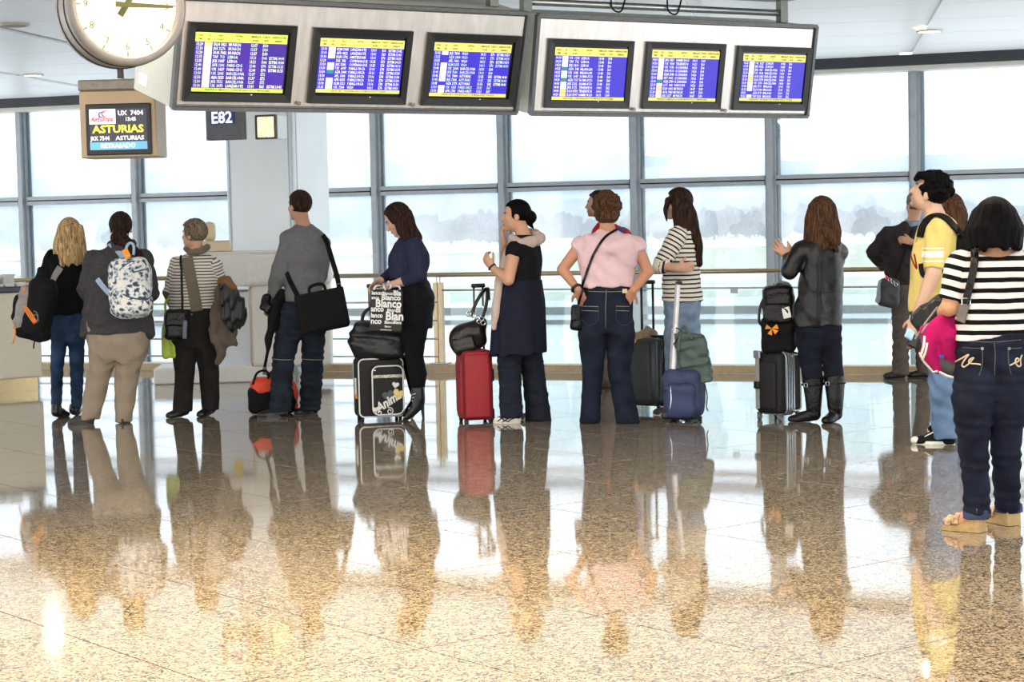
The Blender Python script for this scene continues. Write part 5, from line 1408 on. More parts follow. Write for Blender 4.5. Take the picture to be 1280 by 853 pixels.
for i in (0, 1):
    Db_ = p.feet[i][0][1]; ox, oy = (0, 0) if i == 0 else (-1.5, -4.5)
    ch = [at(x + ox, y + oy, Db_) for x, y in ((522.5, 487), (523.5, 498), (521, 508), (514.5, 516), (509, 521.5), (505.5, 524))]
    fnb = S_union(0.01, S_chain(ch, [0.052, 0.050, 0.044, 0.036, 0.026, 0.014]), S_ell(at(526 + ox, 503 + oy, Db_), (0.032, 0.034, 0.034)))
    fnb = S_cut(fnb, ch[0] + UP * 0.02, UP); fz = lambda P, f_=fnb: np.maximum(f_(P), 0.003 - P[:, 2])
    b = sbuild('ankle_boot', fz, *bounds(ch, 0.08), 0.007, SHOE_BLK, p.root)
    ht, hb2 = at(528 + ox, 505 + oy, Db_), V3(*at(530 + ox, 529 + oy, Db_)[:2], 0.001)
    build('stiletto_heel', gcyl(hb2, ht, 0.0055, 8, 0.015), SHOE_BLK, b)
    sp = [ch[3] - UP * 0.035, ch[4] - UP * 0.024, ch[5] - UP * 0.012]
    if i == 0:
        bv = bvh_of([b])
        for k in range(5):
            y = 494 + k * 4.6; x = 516.5 - k * 1.9
            seam('lace', bv, [(x - 2.6, y + 1.0), (x, y - 0.6), (x + 3.4, y - 1.8)], 0.0045, pm('silver_lace', (0.85, 0.85, 0.85), rough=0.3, metal=0.5), b, off=0.003)
hair(p, 'long', hair_mat('dark_chestnut_hair', (0.085, 0.06, 0.055), (0.27, 0.19, 0.17)),
     [[(495 + 2.6 * k, 262 + 0.8 * k, -0.080 + 0.012 * abs(k - 3), 5.0), (497 + 3.2 * k, 277 + k, -0.10, 4.6), (500 + 4.0 * k, 290 + 1.2 * k, -0.10, 4.0), (506 + 3.4 * k, 300 + 0.9 * k, -0.11, 2.2)] for k in range(7)], 4)
bv = bvh_of([bpy.data.objects[p.root.children[-1].name]])
for k, (x, y) in enumerate(((486, 266), (489, 264.5), (492, 266.5), (488, 269.5))):
    q, n = stick(bv, x, y, 0.002)
    if q is not None: build('hair_clip', grbox(q, (0.010, 0.006, 0.008), None, 0.003, 1), M_STEEL, p.root)
P5 = p

# ---------------------------------------------------------------- 6 woman in navy dress with pale scarf
D6 = 14.97
p, tr, hd, hs = person('woman in sleeveless navy dress and trousers with a pale scarf, hand at her mouth', D6, 68, (645, 269.5, 84, -2),
    [(655, 294, 8.5), (656, 304, 17), (655, 325, 21, 0.75), (651, 350, 23, 0.8), (649, 378, 28, 0.85), (649, 405, 29, 0.85), (649, 440, 26, 0.85)],
    [[(643, 313, -0.15, 10), (635.5, 350, -0.22, 9), (616, 335, -0.12, 5.2)], [(655, 311, 0.14, 9), (630, 333, 0.20, 7.5), (631, 303, 0.06, 5)]],
    [[(638, 435, -0.06, 17), (637, 468, -0.06, 14), (638, 495, -0.06, 14), (640, 520, -0.06, 14.5)], [(660, 435, 0.07, 17), (667, 470, 0.07, 14.5), (671, 500, 0.06, 15), (673, 526, 0.06, 16.5)]],
    [((650, 529.5), (617, 529.5)), ((676, 526.5), (653, 525))], skin=(0.84, 0.64, 0.52), hairc=(0.12, 0.09, 0.08))
add_hand(p, hs, 0, (-0.45, 0.25, 0.6), (0.4, 0.5, 0.1), -1, 0.9); add_hand(p, hs, 1, (-0.25, -0.1, 0.9), (0.8, 0, 0.2), 1, 1.0)
finish_body(p, tr, hd, hs, h=0.008)
NAVY = pm('navy_cotton', (0.115, 0.125, 0.185), rough=0.85, var=0.15, scale=16, bump=0.25, bscale=120)
BLKTOP = pm('black_cotton', (0.085, 0.088, 0.10), rough=0.85, var=0.15, scale=20)
garment_top(p, 'bodice', BLKTOP, 352, [(0, 0.22, 0.006), (1, 0.22, 0.006)], grow=0.008, amp=0.003, seed=3)
DST = [(p.st[3][0], p.st[3][1] * 1.02, p.st[3][2] * 1.02), (at(649, 378, D6), p.st[4][1] * 1.04, p.st[4][2] * 1.04), (at(648.5, 410, D6), p.st[4][1] * 1.09, p.st[4][2] * 1.08), (at(648, 443, D6), p.st[4][1] * 1.14, p.st[4][2] * 1.12)]
ds = S_cut(S_loft(DST, p.yaw, grow=0.012), at(648, 442, D6), V3(0.05, 0, -1))
def pleat(P):
    a = np.arctan2(P[:, 0] - DST[1][0][0], P[:, 1] - DST[1][0][1]); t = np.clip((DST[0][0][2] - P[:, 2]) / 0.6, 0, 1)
    return ds(P) - 0.010 * t * np.sin(a * 11 + 2 * np.sin(a * 3))
sbuild('dress_skirt', pleat, *bounds([at(649, 348, D6), at(649, 445, D6)], 0.34), 0.0095, NAVY, p.root)
garment_legs(p, 'trousers', pm('navy_twill', (0.125, 0.145, 0.185), rough=0.85, var=0.15, scale=12, bump=0.25, bscale=90), 400, amp=0.005, seed=8, grow=-0.006)
WS, BS = pm('white_sneaker', (0.90, 0.89, 0.86), rough=0.6), pm('black_sneaker_stripe', (0.08, 0.08, 0.09), rough=0.5)
a_ = shoe(p, 0, WS, 'flat', sole=pm('off_white_rubber', (0.86, 0.84, 0.78), rough=0.6))
bv = bvh_of([a_])
for ln in ([(622, 527), (630, 521), (634, 519)], [(628, 528), (636, 523), (641, 520)], [(624, 521), (631, 526), (638, 528)], [(634, 528), (640, 524), (648, 522)]):
    seam('stripe', bv, ln, 0.005, BS, a_)
shoe(p, 1, pm('brown_sneaker', (0.45, 0.35, 0.27), rough=0.6), 'flat', sole=WS)
r_, f_, u_ = p.HA
bun = [S_ell(at(664, 272, D6), (0.042, 0.045, 0.05)), S_cone(at(660, 277, D6), at(667, 286, D6), 0.028, 0.008), S_cone(at(655, 268, D6), at(662, 271, D6), 0.03, 0.022)]
hair(p, 'tied', H_BLACK, None, 5, thick=0.010, amp=0.003, extra=bun, extra_pts=[at(667, 290, D6)])
SC6 = pm('pale_pink_grey_scarf', (0.77, 0.70, 0.67), rough=0.95, var=0.06, scale=40, bump=0.3, bscale=160)
hood = S_union(0.02, S_chain([at(640, 297, D6 - 0.06), at(650, 303, D6 - 0.13), at(664, 303, D6 - 0.10), at(675, 298, D6 - 0.02), at(668, 292, D6 + 0.08), at(652, 291, D6 + 0.10)], [0.030, 0.034, 0.042, 0.045, 0.035, 0.03]))
end = S_chain([at(641, 298, D6 - 0.06), at(634, 320, D6 - 0.08), at(625, 352, D6 - 0.12), at(620, 385, D6 - 0.14), at(618, 410, D6 - 0.14)], [0.028, 0.032, 0.038, 0.036, 0.024])
sbuild('scarf', S_wrinkle(S_union(0.02, hood, end), 0.006, 6, (45, 45, 12)), *bounds([at(615, 412, D6), at(682, 288, D6)], 0.18), 0.0085, SC6, p.root)
q = p.arms[0][0][-1]; build('wristwatch', gtube([q + nrm(V3(0.4, 0, 0.5)) * 0.0 + rotv(V3(0, 0.03, 0), nrm(V3(-0.5, 0.25, 0.6)), t) for t in np.linspace(0, 6.283, 16, endpoint=False)], 0.008, 6, closed=True), SHOE_BLK, p.root)
P6 = p

# ---------------------------------------------------------------- 7 woman in pink hooded top
D7 = 14.64
p, tr, hd, hs = person('woman with curly brown hair in pink sleeveless top, hands in back pockets', D7, 2, (758.5, 262, 0, 0),
    [(759, 287, 9.5), (760, 298, 28), (760, 310, 36), (760, 330, 35), (760, 352, 32), (759, 366, 33), (758, 388, 35), (758, 412, 31)],
    [[(726, 307, 0, 10), (703, 337, 0.0, 8.6), (722, 362, -0.12, 5.6)], [(796, 307, 0, 10), (810, 340, 0, 8.8), (792, 363, -0.12, 5.8)]],
    [[(741, 418, 0, 18.5), (741, 462, 0, 13.5), (739, 495, 0, 12.5), (737.5, 529, 0, 13)], [(776, 418, 0, 18.5), (774, 462, 0, 14.5), (779, 495, 0, 14), (785, 529, 0.0, 15)]],
    [((737, 530), (743, 521)), ((781, 530), (797, 526))], skin=(0.78, 0.56, 0.44))
add_hand(p, hs, 0, (0.35, 0.42, -0.85), (0.1, 0.9, 0), -1, 0.15); add_hand(p, hs, 1, (-0.5, 0.42, -0.8), (0.1, 0.9, 0), 1, 0.15)
finish_body(p, tr, hd, hs, h=0.008)
PINK = pm('pale_pink_jersey', (0.86, 0.74, 0.765), rough=0.85, var=0.06, scale=14, bump=0.25, bscale=40)
hood = [S_chain([at(736, 299, D7 - 0.05), at(748, 307, D7 - 0.11), at(760, 312, D7 - 0.13), at(774, 308, D7 - 0.11), at(785, 300, D7 - 0.05)], [0.045, 0.05, 0.055, 0.05, 0.045])]
garment_top(p, 'hooded_top', PINK, 359, [(0, 0.18, 0.010), (1, 0.18, 0.010)], grow=0.008, amp=0.006, seed=12, extra=hood, extra_pts=[at(760, 312, D7 - 0.2)])
o = garment_legs(p, 'jeans', denim('indigo_denim', (0.115, 0.14, 0.20)), 350, amp=0.003, grow=-0.004, seed=4, hemz=0.02)
bv = bvh_of([o])
for x0, x1, sg in ((727, 748, -1), (770, 791, 1)):
    seam('pocket_stitch', bv, [(x0, 383), (x1, 383.5)], 0.0025, STITCH, o); seam('pocket_stitch', bv, [(x0, 388.5), (x1, 389)], 0.0022, STITCH, o)
    seam('pocket_stitch', bv, [(x0, 383), (x0 + 1, 400), ((x0 + x1) / 2, 407), (x1 - 1, 400), (x1, 383)], 0.0015, pm('blue_stitch', (0.25, 0.30, 0.40), rough=0.8), o)
seam('waist_seam', bv, [(731, 364), (758, 365), (792, 364)], 0.002, STITCH, o); seam('back_seam', bv, [(758, 362), (757, 385), (757, 410)], 0.002, STITCH, o)
q, n = stick(bv, 780, 364, 0.002)
if q is not None: build('leather_patch', grbox(q, (0.024, 0.003, 0.016), None, 0.002, 1), pm('cream_patch', (0.85, 0.78, 0.62)), o)
for i in (0, 1): shoe(p, i, SHOE_BLK, 'low')
hair(p, 'curly', H_BROWN, None, 8, thick=0.022, amp=0.004, extra=[S_ell(p.C - p.HA[1] * 0.03 - UP * 0.035, (0.095, 0.085, 0.075), p.HA)])
q = p.arms[0][0][-1] + V3(-0.02, 0, 0.02); bd = nrm(p.arms[0][0][-1] - p.arms[0][0][-2]); x_, y_ = frame_of(bd)
build('wristwatch', gtube([q + V3(0.01, 0, -0.01) + (x_ * math.cos(t) + y_ * math.sin(t)) * 0.036 for t in np.linspace(0, 6.283, 18, endpoint=False)], 0.010, 6, closed=True), SHOE_BLK, p.root)
P7 = p

# ---------------------------------------------------------------- 8 man in red behind the woman in pink
D8 = onz(752, 485)[1]
p, tr, hd, hs = person('dark haired man in red behind the woman in the pink top', D8, 58, (747, 255, 72, 0),
    [(757, 279, 8.5), (761, 287, 20), (763, 300, 25), (763, 330, 26), (762, 365, 24), (762, 385, 24), (762, 405, 21)],
    [[(778, 296, -0.12, 10), (786, 328, -0.1, 8.5), (776, 352, 0.05, 6)], [(748, 296, 0.15, 9), (740, 330, 0.2, 8), (752, 355, 0.1, 6)]],
    [[(756, 405, -0.05, 13), (757, 445, -0.05, 10.5), (758, 477, -0.05, 9.5)], [(770, 405, 0.08, 13), (768, 445, 0.08, 10.5), (768, 474, 0.08, 9.5)]],
    [((764, 486), (748, 486)), ((775, 482), (760, 482))], skin=(0.78, 0.58, 0.47))
finish_body(p, tr, hd, hs, h=0.010, stub=True)
garment_top(p, 'red_top', pm('red_fleece', (0.70, 0.16, 0.20), rough=0.9, var=0.1), 372, [(0, 0.3, 0.006), (1, 2, 0.006)], grow=0.006, h=0.011)
P_, R_ = p.arms[0]
sbuild('blue_sleeve', S_wrinkle(S_chain(P_, [x + 0.012 for x in R_]), 0.004, 2), *bounds(P_, 0.12), 0.011, pm('blue_fleece', (0.28, 0.36, 0.60), rough=0.9), p.root)
garment_legs(p, 'trousers', pm('taupe_trousers', (0.42, 0.38, 0.36), rough=0.9, var=0.15), 368, h=0.011)
for i in (0, 1): shoe(p, i, pm('brown_shoe', (0.28, 0.22, 0.18), rough=0.5), 'flat')
hair(p, 'short', H_DBROWN, None, 9, thick=0.012, h=0.010)
P8 = p

# ---------------------------------------------------------------- 9 woman with long dark hair, striped top, arms crossed
D9 = onz(850, 518)[1]
p, tr, hd, hs = person('woman with very long dark hair and black striped white top, arms crossed', D9, 68, (847.5, 255, 82, -3),
    [(856, 279, 8.5), (857, 288, 17), (855, 305, 21, 0.78), (852, 325, 22, 0.82), (851, 348, 22, 0.82), (853, 374, 24, 0.85), (853, 392, 23, 0.85), (853, 416, 20, 0.85)],
    [[(847, 295, -0.16, 10.5), (826, 331, -0.20, 9), (846, 336, -0.27, 5.5)], [(855, 295, 0.15, 10), (836, 330, 0.16, 8), (828, 330, -0.05, 6)]],
    [[(845, 420, -0.06, 15.5), (843, 458, -0.06, 12), (842, 485, -0.06, 11), (842, 508, -0.06, 10.5)], [(863, 420, 0.08, 14), (865, 458, 0.08, 11.5), (866, 485, 0.08, 10.5), (866, 506, 0.08, 10)]],
    [((848, 519), (826, 519)), ((872, 516), (852, 516))], skin=(0.84, 0.66, 0.56), hairc=(0.1, 0.07, 0.06))
add_hand(p, hs, 0, (0.9, 0.1, 0.1), (0.2, 0.8, 0), 1, 0.6)
finish_body(p, tr, hd, hs, h=0.008)
o = garment_top(p, 'striped_top', stripe_mat('navy_stripes', (0.91, 0.89, 0.84), (0.13, 0.13, 0.18), 0.0345, 0.62), 376, [(0, 1.25, 0.008), (1, 2, 0.006)], grow=0.008, amp=0.005, seed=5)
put_stripes(p, o, (0, 1))
o = garment_legs(p, 'jeans', denim('light_blue_denim', (0.52, 0.60, 0.70), 0.12), 362, amp=0.004, grow=-0.004)
for i in (0, 1): shoe(p, i, SHOE_GREY, 'flat', sole=WS)
hair(p, 'long', H_DBROWN, [[(844 + 2.2 * k, 243 + 0.8 * k, -0.07, 5), (845 + 3.4 * k, 266, -0.10, 5.5), (848 + 3.8 * k, 285 + k, -0.11, 4.8), (857 + 2.9 * k, 308, -0.11, 4.2), (864 + 2.0 * k, 332 - 1.5 * abs(k - 5), -0.09, 2.4)] for k in range(7)] +
     [[(835, 250, -0.04, 4), (832, 262, -0.055, 3), (833, 276, -0.06, 1.6)]], 4)
P9 = p

# ---------------------------------------------------------------- 10 woman in black leather jacket and boots
D10 = 14.54
p, tr, hd, hs = person('woman in black leather jacket and tall black boots with clasped hands', D10, 32, (1026, 266.5, 30, 0),
    [(1030, 291, 9), (1029, 301, 21), (1028, 315, 25), (1027, 335, 26), (1026, 360, 26), (1023, 392, 27.5), (1022, 412, 27), (1023, 428, 24)],
    [[(1004, 313, -0.04, 11.5), (987, 338, -0.06, 10), (986, 321, 0.10, 6.5)], [(1049, 315, 0.02, 10), (1040, 345, 0.22, 8.5), (990, 322, 0.24, 5.5)]],
    [[(1011, 425, 0, 16.5), (1013, 452, 0, 14), (1016, 474, 0, 12.5), (1017, 500, 0, 9.5)], [(1037, 425, 0.03, 15.5), (1040, 452, 0.03, 13), (1043, 472, 0.03, 12), (1044, 500, 0.03, 9.5)]],
    [((1025, 528), (985, 527.5)), ((1049, 527), (1033, 529.5))], skin=(0.85, 0.66, 0.55))
add_hand(p, hs, 0, (-0.55, 0.2, 0.55), (0.3, 0.7, 0), -1, 0.35, spread=0.5); add_hand(p, hs, 1, (-0.75, -0.1, 0.5), (0, -0.7, 0), 1, 0.5, spread=0.4)
finish_body(p, tr, hd, hs, h=0.008)
LEA = pm('worn_black_leather', (0.06, 0.06, 0.065), rough=0.36, var=0.1, scale=9, bump=0.35, bscale=14, spec=0.4)
o = garment_top(p, 'leather_jacket', LEA, 408, [(0, 2, 0.008), (1, 1.75, 0.008)], grow=0.014, amp=0.007, seed=7, hem_n=(0.03, 0, -1))
bv = bvh_of([o])
seam('back_seam', bv, [(1030, 312), (1027, 350), (1025, 404)], 0.0025, BLK_LEA, o); seam('yoke_seam', bv, [(1008, 362), (1025, 366), (1050, 365)], 0.0025, BLK_LEA, o)
garment_legs(p, 'jeans', denim('navy_denim', (0.10, 0.12, 0.165)), 392, amp=0.003, grow=-0.004, hemz=None)
for i in (0, 1):
    P_, R_ = p.legs[i]
    b = shoe(p, i, BLK_LEA, 'low', name='boot', shaft=([P_[3] - UP * 0.05, P_[3] + UP * 0.02, P_[2] + UP * 0.0], [0.058, 0.064, 0.080]), w=0.044)
    q = P_[2] - UP * 0.04
    build('boot_strap', gtube([q + V3(math.cos(t), math.sin(t), 0) * 0.080 for t in np.linspace(0, 6.283, 20, endpoint=False)], 0.008, 6, closed=True), BLK_LEA, b)
    build('buckle', gtube(rrect(q + V3(-0.062, -0.062, 0), nrm(V3(0.7, -0.7, 0)), UP, 0.014, 0.014, 0.004, 2), 0.003, 5, closed=True), M_STEEL, b)
hair(p, 'long', H_BROWN, curtain(1014, 1040, 258, 1007, 1049, 309, -0.085, -0.13, 12, 4.6, 2.6, 5, bulge=3, jag=6) + [[(1030, 285, -0.12, 7), (1040, 300, -0.14, 6), (1047, 314, -0.12, 2.5)]], 6)
P10 = p

# ---------------------------------------------------------------- 11 man at the railing, dark jacket
D11 = 18.25
p, tr, hd, hs = person('man in dark jacket and brown trousers leaning on the railing behind the yellow shirt', D11, 24, (1144, 256, 20, 0),
    [(1139, 277, 8), (1134, 286, 19), (1130, 298, 23), (1129, 322, 23), (1131, 354, 21), (1133, 366, 21), (1136, 384, 19)],
    [[(1110, 293, 0, 9), (1092, 315, 0.02, 8.3), (1104, 333, 0.35, 5.5)], [(1152, 294, 0, 9), (1158, 318, -0.05, 8), (1140, 303, -0.18, 5)]],
    [[(1126, 385, 0, 11.5), (1126, 425, 0, 10), (1125.5, 468, 0, 10.5)], [(1148, 385, 0.03, 11.5), (1153, 425, 0.03, 9.5), (1155, 467, 0.03, 9)]],
    [((1131, 473), (1114, 473)), ((1161, 472), (1148, 472))], skin=(0.80, 0.60, 0.48), hairc=(0.4, 0.35, 0.3))
add_hand(p, hs, 0, (0.5, 0.5, -0.3), (0, 0.3, -0.8), 1, 0.5); add_hand(p, hs, 1, (-0.6, -0.1, 0.2), (0, 0.7, -0.4), -1, 1.3)
finish_body(p, tr, hd, hs, h=0.0095, stub=True)
garment_top(p, 'jacket', pm('dark_brown_wool', (0.20, 0.175, 0.17), rough=0.9, var=0.15), 355, [(0, 2, 0.007), (1, 2, 0.007)], grow=0.012, amp=0.005, h=0.0105)
garment_legs(p, 'trousers', pm('brown_trousers', (0.36, 0.32, 0.30), rough=0.85, var=0.12), 340, h=0.0105, grow=-0.002)
for i in (0, 1): shoe(p, i, SHOE_BLK, 'flat')
hair(p, 'short', H_GREY, None, 9, thick=0.012, h=0.010)
nk = S_chain([at(1134, 277, D11), at(1139, 281, D11 - 0.08), at(1148, 279, D11 - 0.05)], [0.025] * 3)
sbuild('collar', nk, *bounds([at(1134, 277, D11), at(1148, 281, D11 - 0.1)], 0.07), 0.009, pm('blue_grey_collar', (0.50, 0.58, 0.68), rough=0.8), p.root)
P11 = p

# ---------------------------------------------------------------- 12 young man in yellow t-shirt
D12 = 12.97
p, tr, hd, hs = person('young man with dark hair in yellow t-shirt looking up at the boards', D12, 64, (1162.5, 240.5, 60, 20),
    [(1170, 267, 11.5), (1173, 278, 21), (1171, 296, 26, 0.75), (1168, 325, 28, 0.78), (1166, 355, 28.5, 0.78), (1167, 388, 29, 0.8), (1172, 410, 27, 0.85), (1176, 436, 24, 0.85)],
    [[(1175, 287, -0.19, 14.5), (1167, 341, -0.24, 11.5), (1155, 372, -0.22, 9), (1144, 397, -0.18, 6.6)], [(1170, 287, 0.19, 13), (1160, 345, 0.24, 10), (1150, 395, 0.22, 6.5)]],
    [[(1178, 440, -0.06, 21), (1180, 495, -0.06, 17), (1181, 525, -0.06, 16), (1182, 549, -0.06, 16)], [(1184, 440, 0.12, 20), (1188, 495, 0.14, 16), (1190, 540, 0.14, 15)]],
    [((1193, 556), (1141, 555)), ((1203, 541), (1160, 540))], skin=(0.86, 0.70, 0.60), hk=1.13, hairc=(0.1, 0.08, 0.08))
add_hand(p, hs, 0, (-0.25, 0.05, -0.9), (0.5, 0.6, 0), -1, 0.8); add_hand(p, hs, 1, (-0.2, 0, -0.9), (0.4, -0.5, 0), 1, 0.7)
finish_body(p, tr, hd, hs, h=0.0075, stub=True, lipc=(0.74, 0.47, 0.45))
YEL = pm('pale_yellow_cotton', (0.86, 0.78, 0.47), rough=0.85, var=0.06, scale=10, bump=0.25, bscale=35)
o = garment_top(p, 't_shirt', YEL, 388, [(0, 0.92, 0.008), (1, 0.92, 0.008)], grow=0.008, amp=0.006, seed=14)
bv = bvh_of([o])
WB = pm('white_print', (0.95, 0.94, 0.90), rough=0.85); RP = pm('dark_red_print', (0.55, 0.16, 0.14), rough=0.85)
strap('sleeve_band', bv, [(1152.5, 318), (1160, 318.5), (1168, 318.5), (1179.5, 318)], 0.040, 0.002, WB, o, off=0.001)
for yy in (310.5, 326.5):
    strap('sleeve_band', bv, [(1152.5, yy), (1160, yy + 0.5), (1168, yy + 0.5), (1179.5, yy)], 0.008, 0.002, WB, o, off=0.001)
seam('chest_print', bv, [(1141, 308), (1139, 316), (1141, 326), (1146, 336), (1144.5, 326), (1143, 318)], 0.006, RP, o)
seam('chest_print', bv, [(1150, 290), (1147, 297), (1145, 303)], 0.004, pm('olive_print', (0.62, 0.60, 0.40), rough=0.85), o)
garment_legs(p, 'jeans', denim('faded_blue_denim', (0.40, 0.50, 0.63), 0.13), 370, amp=0.007, grow=-0.004, seed=6, hemz=0.04)
SB = pm('black_canvas', (0.085, 0.085, 0.095), rough=0.8); RUB = pm('cream_rubber', (0.90, 0.89, 0.84), rough=0.55)
for i in (0, 1):
    a_ = shoe(p, i, SB, 'flat', sole=RUB, name='canvas_sneaker', w=0.047, hgt=0.078)
    if i == 0:
        bv = bvh_of([a_])
        for k in range(5): seam('lace', bv, [(1156 + 3.2 * k, 546.5 - 1.6 * k), (1161 + 3.0 * k, 543.5 - 1.6 * k)], 0.004, WB, a_, off=0.002)
        hl, to = p.feet[0]; d_, s_, L_ = foot_axes(hl, to)
        build('toe_cap', grbox(hl + d_ * (L_ * 0.93) + UP * 0.026, (0.042, 0.030, 0.022), np.array([s_, d_, UP]), 0.02, 3), RUB, a_, smooth=True)
hair(p, 'curly', H_BLACK, [[(1145, 224, -0.02, 3.5), (1150, 219, -0.06, 5), (1162, 219, -0.08, 6)], [(1162, 238, -0.105, 3.5), (1163, 250, -0.105, 2.0)]], 11, thick=0.012, amp=0.002, h=0.007, curl_r=0.017)
P12 = p

# ---------------------------------------------------------------- 13 woman mostly hidden behind the yellow shirt
D13 = onz(1185, 536)[1]
p, tr, hd, hs = person('brown haired woman in black mostly hidden behind the yellow shirt', D13, -35, (1190, 264, -40, 0),
    [(1194, 288, 9), (1197, 298, 20), (1198, 315, 23), (1198, 345, 22), (1198, 375, 24), (1198, 400, 26), (1198, 425, 23)],
    [[(1178, 308, 0, 9), (1174, 345, 0.1, 8), (1182, 370, 0.2, 6)], [(1217, 308, 0, 9), (1222, 345, 0.05, 8), (1215, 372, 0.15, 6)]],
    [[(1188, 425, 0, 14), (1188, 470, 0, 11), (1186, 520, 0, 8)], [(1208, 425, 0, 14), (1208, 470, 0, 11), (1207, 520, 0, 8)]],
    [((1184, 536), (1196, 531)), ((1204, 536), (1216, 532))], skin=(0.82, 0.63, 0.52))
finish_body(p, tr, hd, hs, h=0.010)
garment_top(p, 'top', BLACK_FAB, 385, [(0, 2, 0.006), (1, 2, 0.006)], grow=0.008, h=0.011)
garment_legs(p, 'trousers', pm('dark_navy_trousers', (0.14, 0.15, 0.19), rough=0.85), 378, h=0.011)
for i in (0, 1): shoe(p, i, pm('tan_shoe', (0.62, 0.46, 0.28), rough=0.5), 'flat')
hair(p, 'long', H_BROWN, curtain(1183, 1203, 262, 1188, 1208, 288, -0.08, -0.11, 6, 6, 3, 5), 6, h=0.0095)
P13 = p

# ---------------------------------------------------------------- 14 woman nearest the camera, black bob, striped top
D14 = 9.34
p, tr, hd, hs = person('nearest woman with black bob, bold black and white striped top and wedge sandals', D14, -6, (1243, 282.5, -6, -4),
    [(1243, 309, 15), (1243, 318, 38), (1243, 335, 47), (1242, 362, 46), (1240, 395, 42), (1239, 420, 42), (1238, 452, 44), (1239, 494, 38)],
    [[(1202, 331, 0, 17), (1188, 383, 0.0, 14.5), (1172, 398, 0.26, 9)], [(1286, 331, 0, 17), (1303, 385, 0.0, 14), (1284, 440, 0.12, 9)]],
    [[(1217, 500, 0, 27.5), (1217, 550, 0, 20), (1219, 600, 0, 17), (1221.5, 648, 0, 16.5)], [(1260, 500, 0, 27), (1257, 550, 0.02, 20), (1258, 600, 0.04, 17), (1261, 640, 0.06, 16)]],
    [((1229, 666), (1181, 662)), ((1268, 658), (1238, 652))], skin=(0.83, 0.62, 0.48), lift=0.05)
add_hand(p, hs, 0, (-0.4, 0.7, -0.4), (0.5, 0, -0.5), -1, 0.9, k=0.95); add_hand(p, hs, 1, (-0.2, 0.4, -0.8), (-0.5, 0.2, 0), -1, 0.8, k=0.95)
finish_body(p, tr, hd, hs, h=0.008)
nck = S_ell(at(1243, 304, D14 - 0.02), (0.115, 0.16, 0.068))
o = garment_top(p, 'striped_top', stripe_mat('bold_black_stripes', (0.88, 0.86, 0.865), (0.04, 0.04, 0.05), 0.050, 0.52, 0.35), 421, [(0, 0.86, 0.008), (1, 0.97, 0.008)], grow=0.007, amp=0.004, seed=15, h=0.0085, hem_n=(0.16, 0, -1), hem_px=1240, cutneck=nck)
put_stripes(p, o, (0, 1))
TOP14 = o
o = garment_legs(p, 'jeans', denim('dark_indigo_denim', (0.105, 0.125, 0.19), 0.35), 414, amp=0.005, seed=5, grow=-0.001, h=0.0085, waist_px=1240, hemz=None)
bv = bvh_of([o]); EMB = pm('cream_embroidery', (0.85, 0.78, 0.66), rough=0.8)
seam('embroidery', bv, [(1193, 453.5), (1199, 450), (1206, 446), (1211, 443.5), (1206, 450), (1203, 456), (1205, 459), (1211, 455), (1216, 449), (1217, 447.5), (1213, 449), (1211, 452), (1214, 454.5), (1220, 455), (1226, 456)], 0.0042, EMB, o, off=0.002)
seam('embroidery', bv, [(1277, 444), (1275, 450), (1275.5, 457), (1272, 458), (1269, 453), (1270, 448.5), (1273, 449), (1272, 452), (1267, 454.5), (1262, 457)], 0.0042, EMB, o, off=0.002)
for pl_ in ([(1203, 434.5), (1215, 435.5), (1228, 435.5)], [(1260, 435.5), (1270, 435.5), (1277, 435)], [(1228, 435.5), (1228, 455), (1224, 470)], [(1260, 435.5), (1261, 455), (1264, 468)]):
    seam('pocket_stitch', bv, pl_, 0.0024, pm('navy_stitch', (0.36, 0.36, 0.38), rough=0.8), o)
for x in (1228, 1261):
    q, n = stick(bv, x, 435.5, 0.002); build('rivet', gcyl(q, q + n * 0.005, 0.008, 8), M_STEEL, o)
seam('waist_seam', bv, [(1203, 426), (1240, 428), (1276, 425)], 0.0024, pm('navy_stitch', (0.36, 0.36, 0.38)), o)
seam('back_seam', bv, [(1243, 429), (1244, 445), (1243, 470)], 0.0024, pm('navy_stitch', (0.36, 0.36, 0.38)), o)
build('belt_loop', gribbon([stick(bv, 1243, 418 + 2 * k, 0.003)[0] if stick(bv, 1243, 418 + 2 * k, 0.003)[0] is not None else at(1243, 418 + 2 * k, D14 - 0.13) for k in range(2, 5)], [V3(0, -1, 0)] * 3, 0.016, 0.004), o.data.materials[0], o)
CUFF = denim('turned_up_denim', (0.24, 0.28, 0.38), 0.2)
for i in (0, 1):
    P_, R_ = p.legs[i]; q = P_[-1]
    cf = S_minus(S_cone(q + UP * 0.055, q + UP * 0.0, R_[-1] + 0.004, R_[-1] + 0.008), S_cone(q + UP * 0.1, q - UP * 0.1, R_[-1] - 0.012, R_[-1] - 0.012))
    cf = S_cut(S_cut(cf, q + UP * 0.05, UP + V3(0.1, 0, 0)), q, V3(0, 0, -1))
    sbuild('jean_cuff', S_wrinkle(cf, 0.002, 3), *bounds([q, q + UP * 0.06], 0.10), 0.007, CUFF, p.root)
WEDGE = pm('tan_cork_wedge', (0.70, 0.58, 0.38), rough=0.55, var=0.15, scale=40); LEOP = pm('leopard_strap', (0.72, 0.60, 0.46), rough=0.5, var=0.75, scale=45)
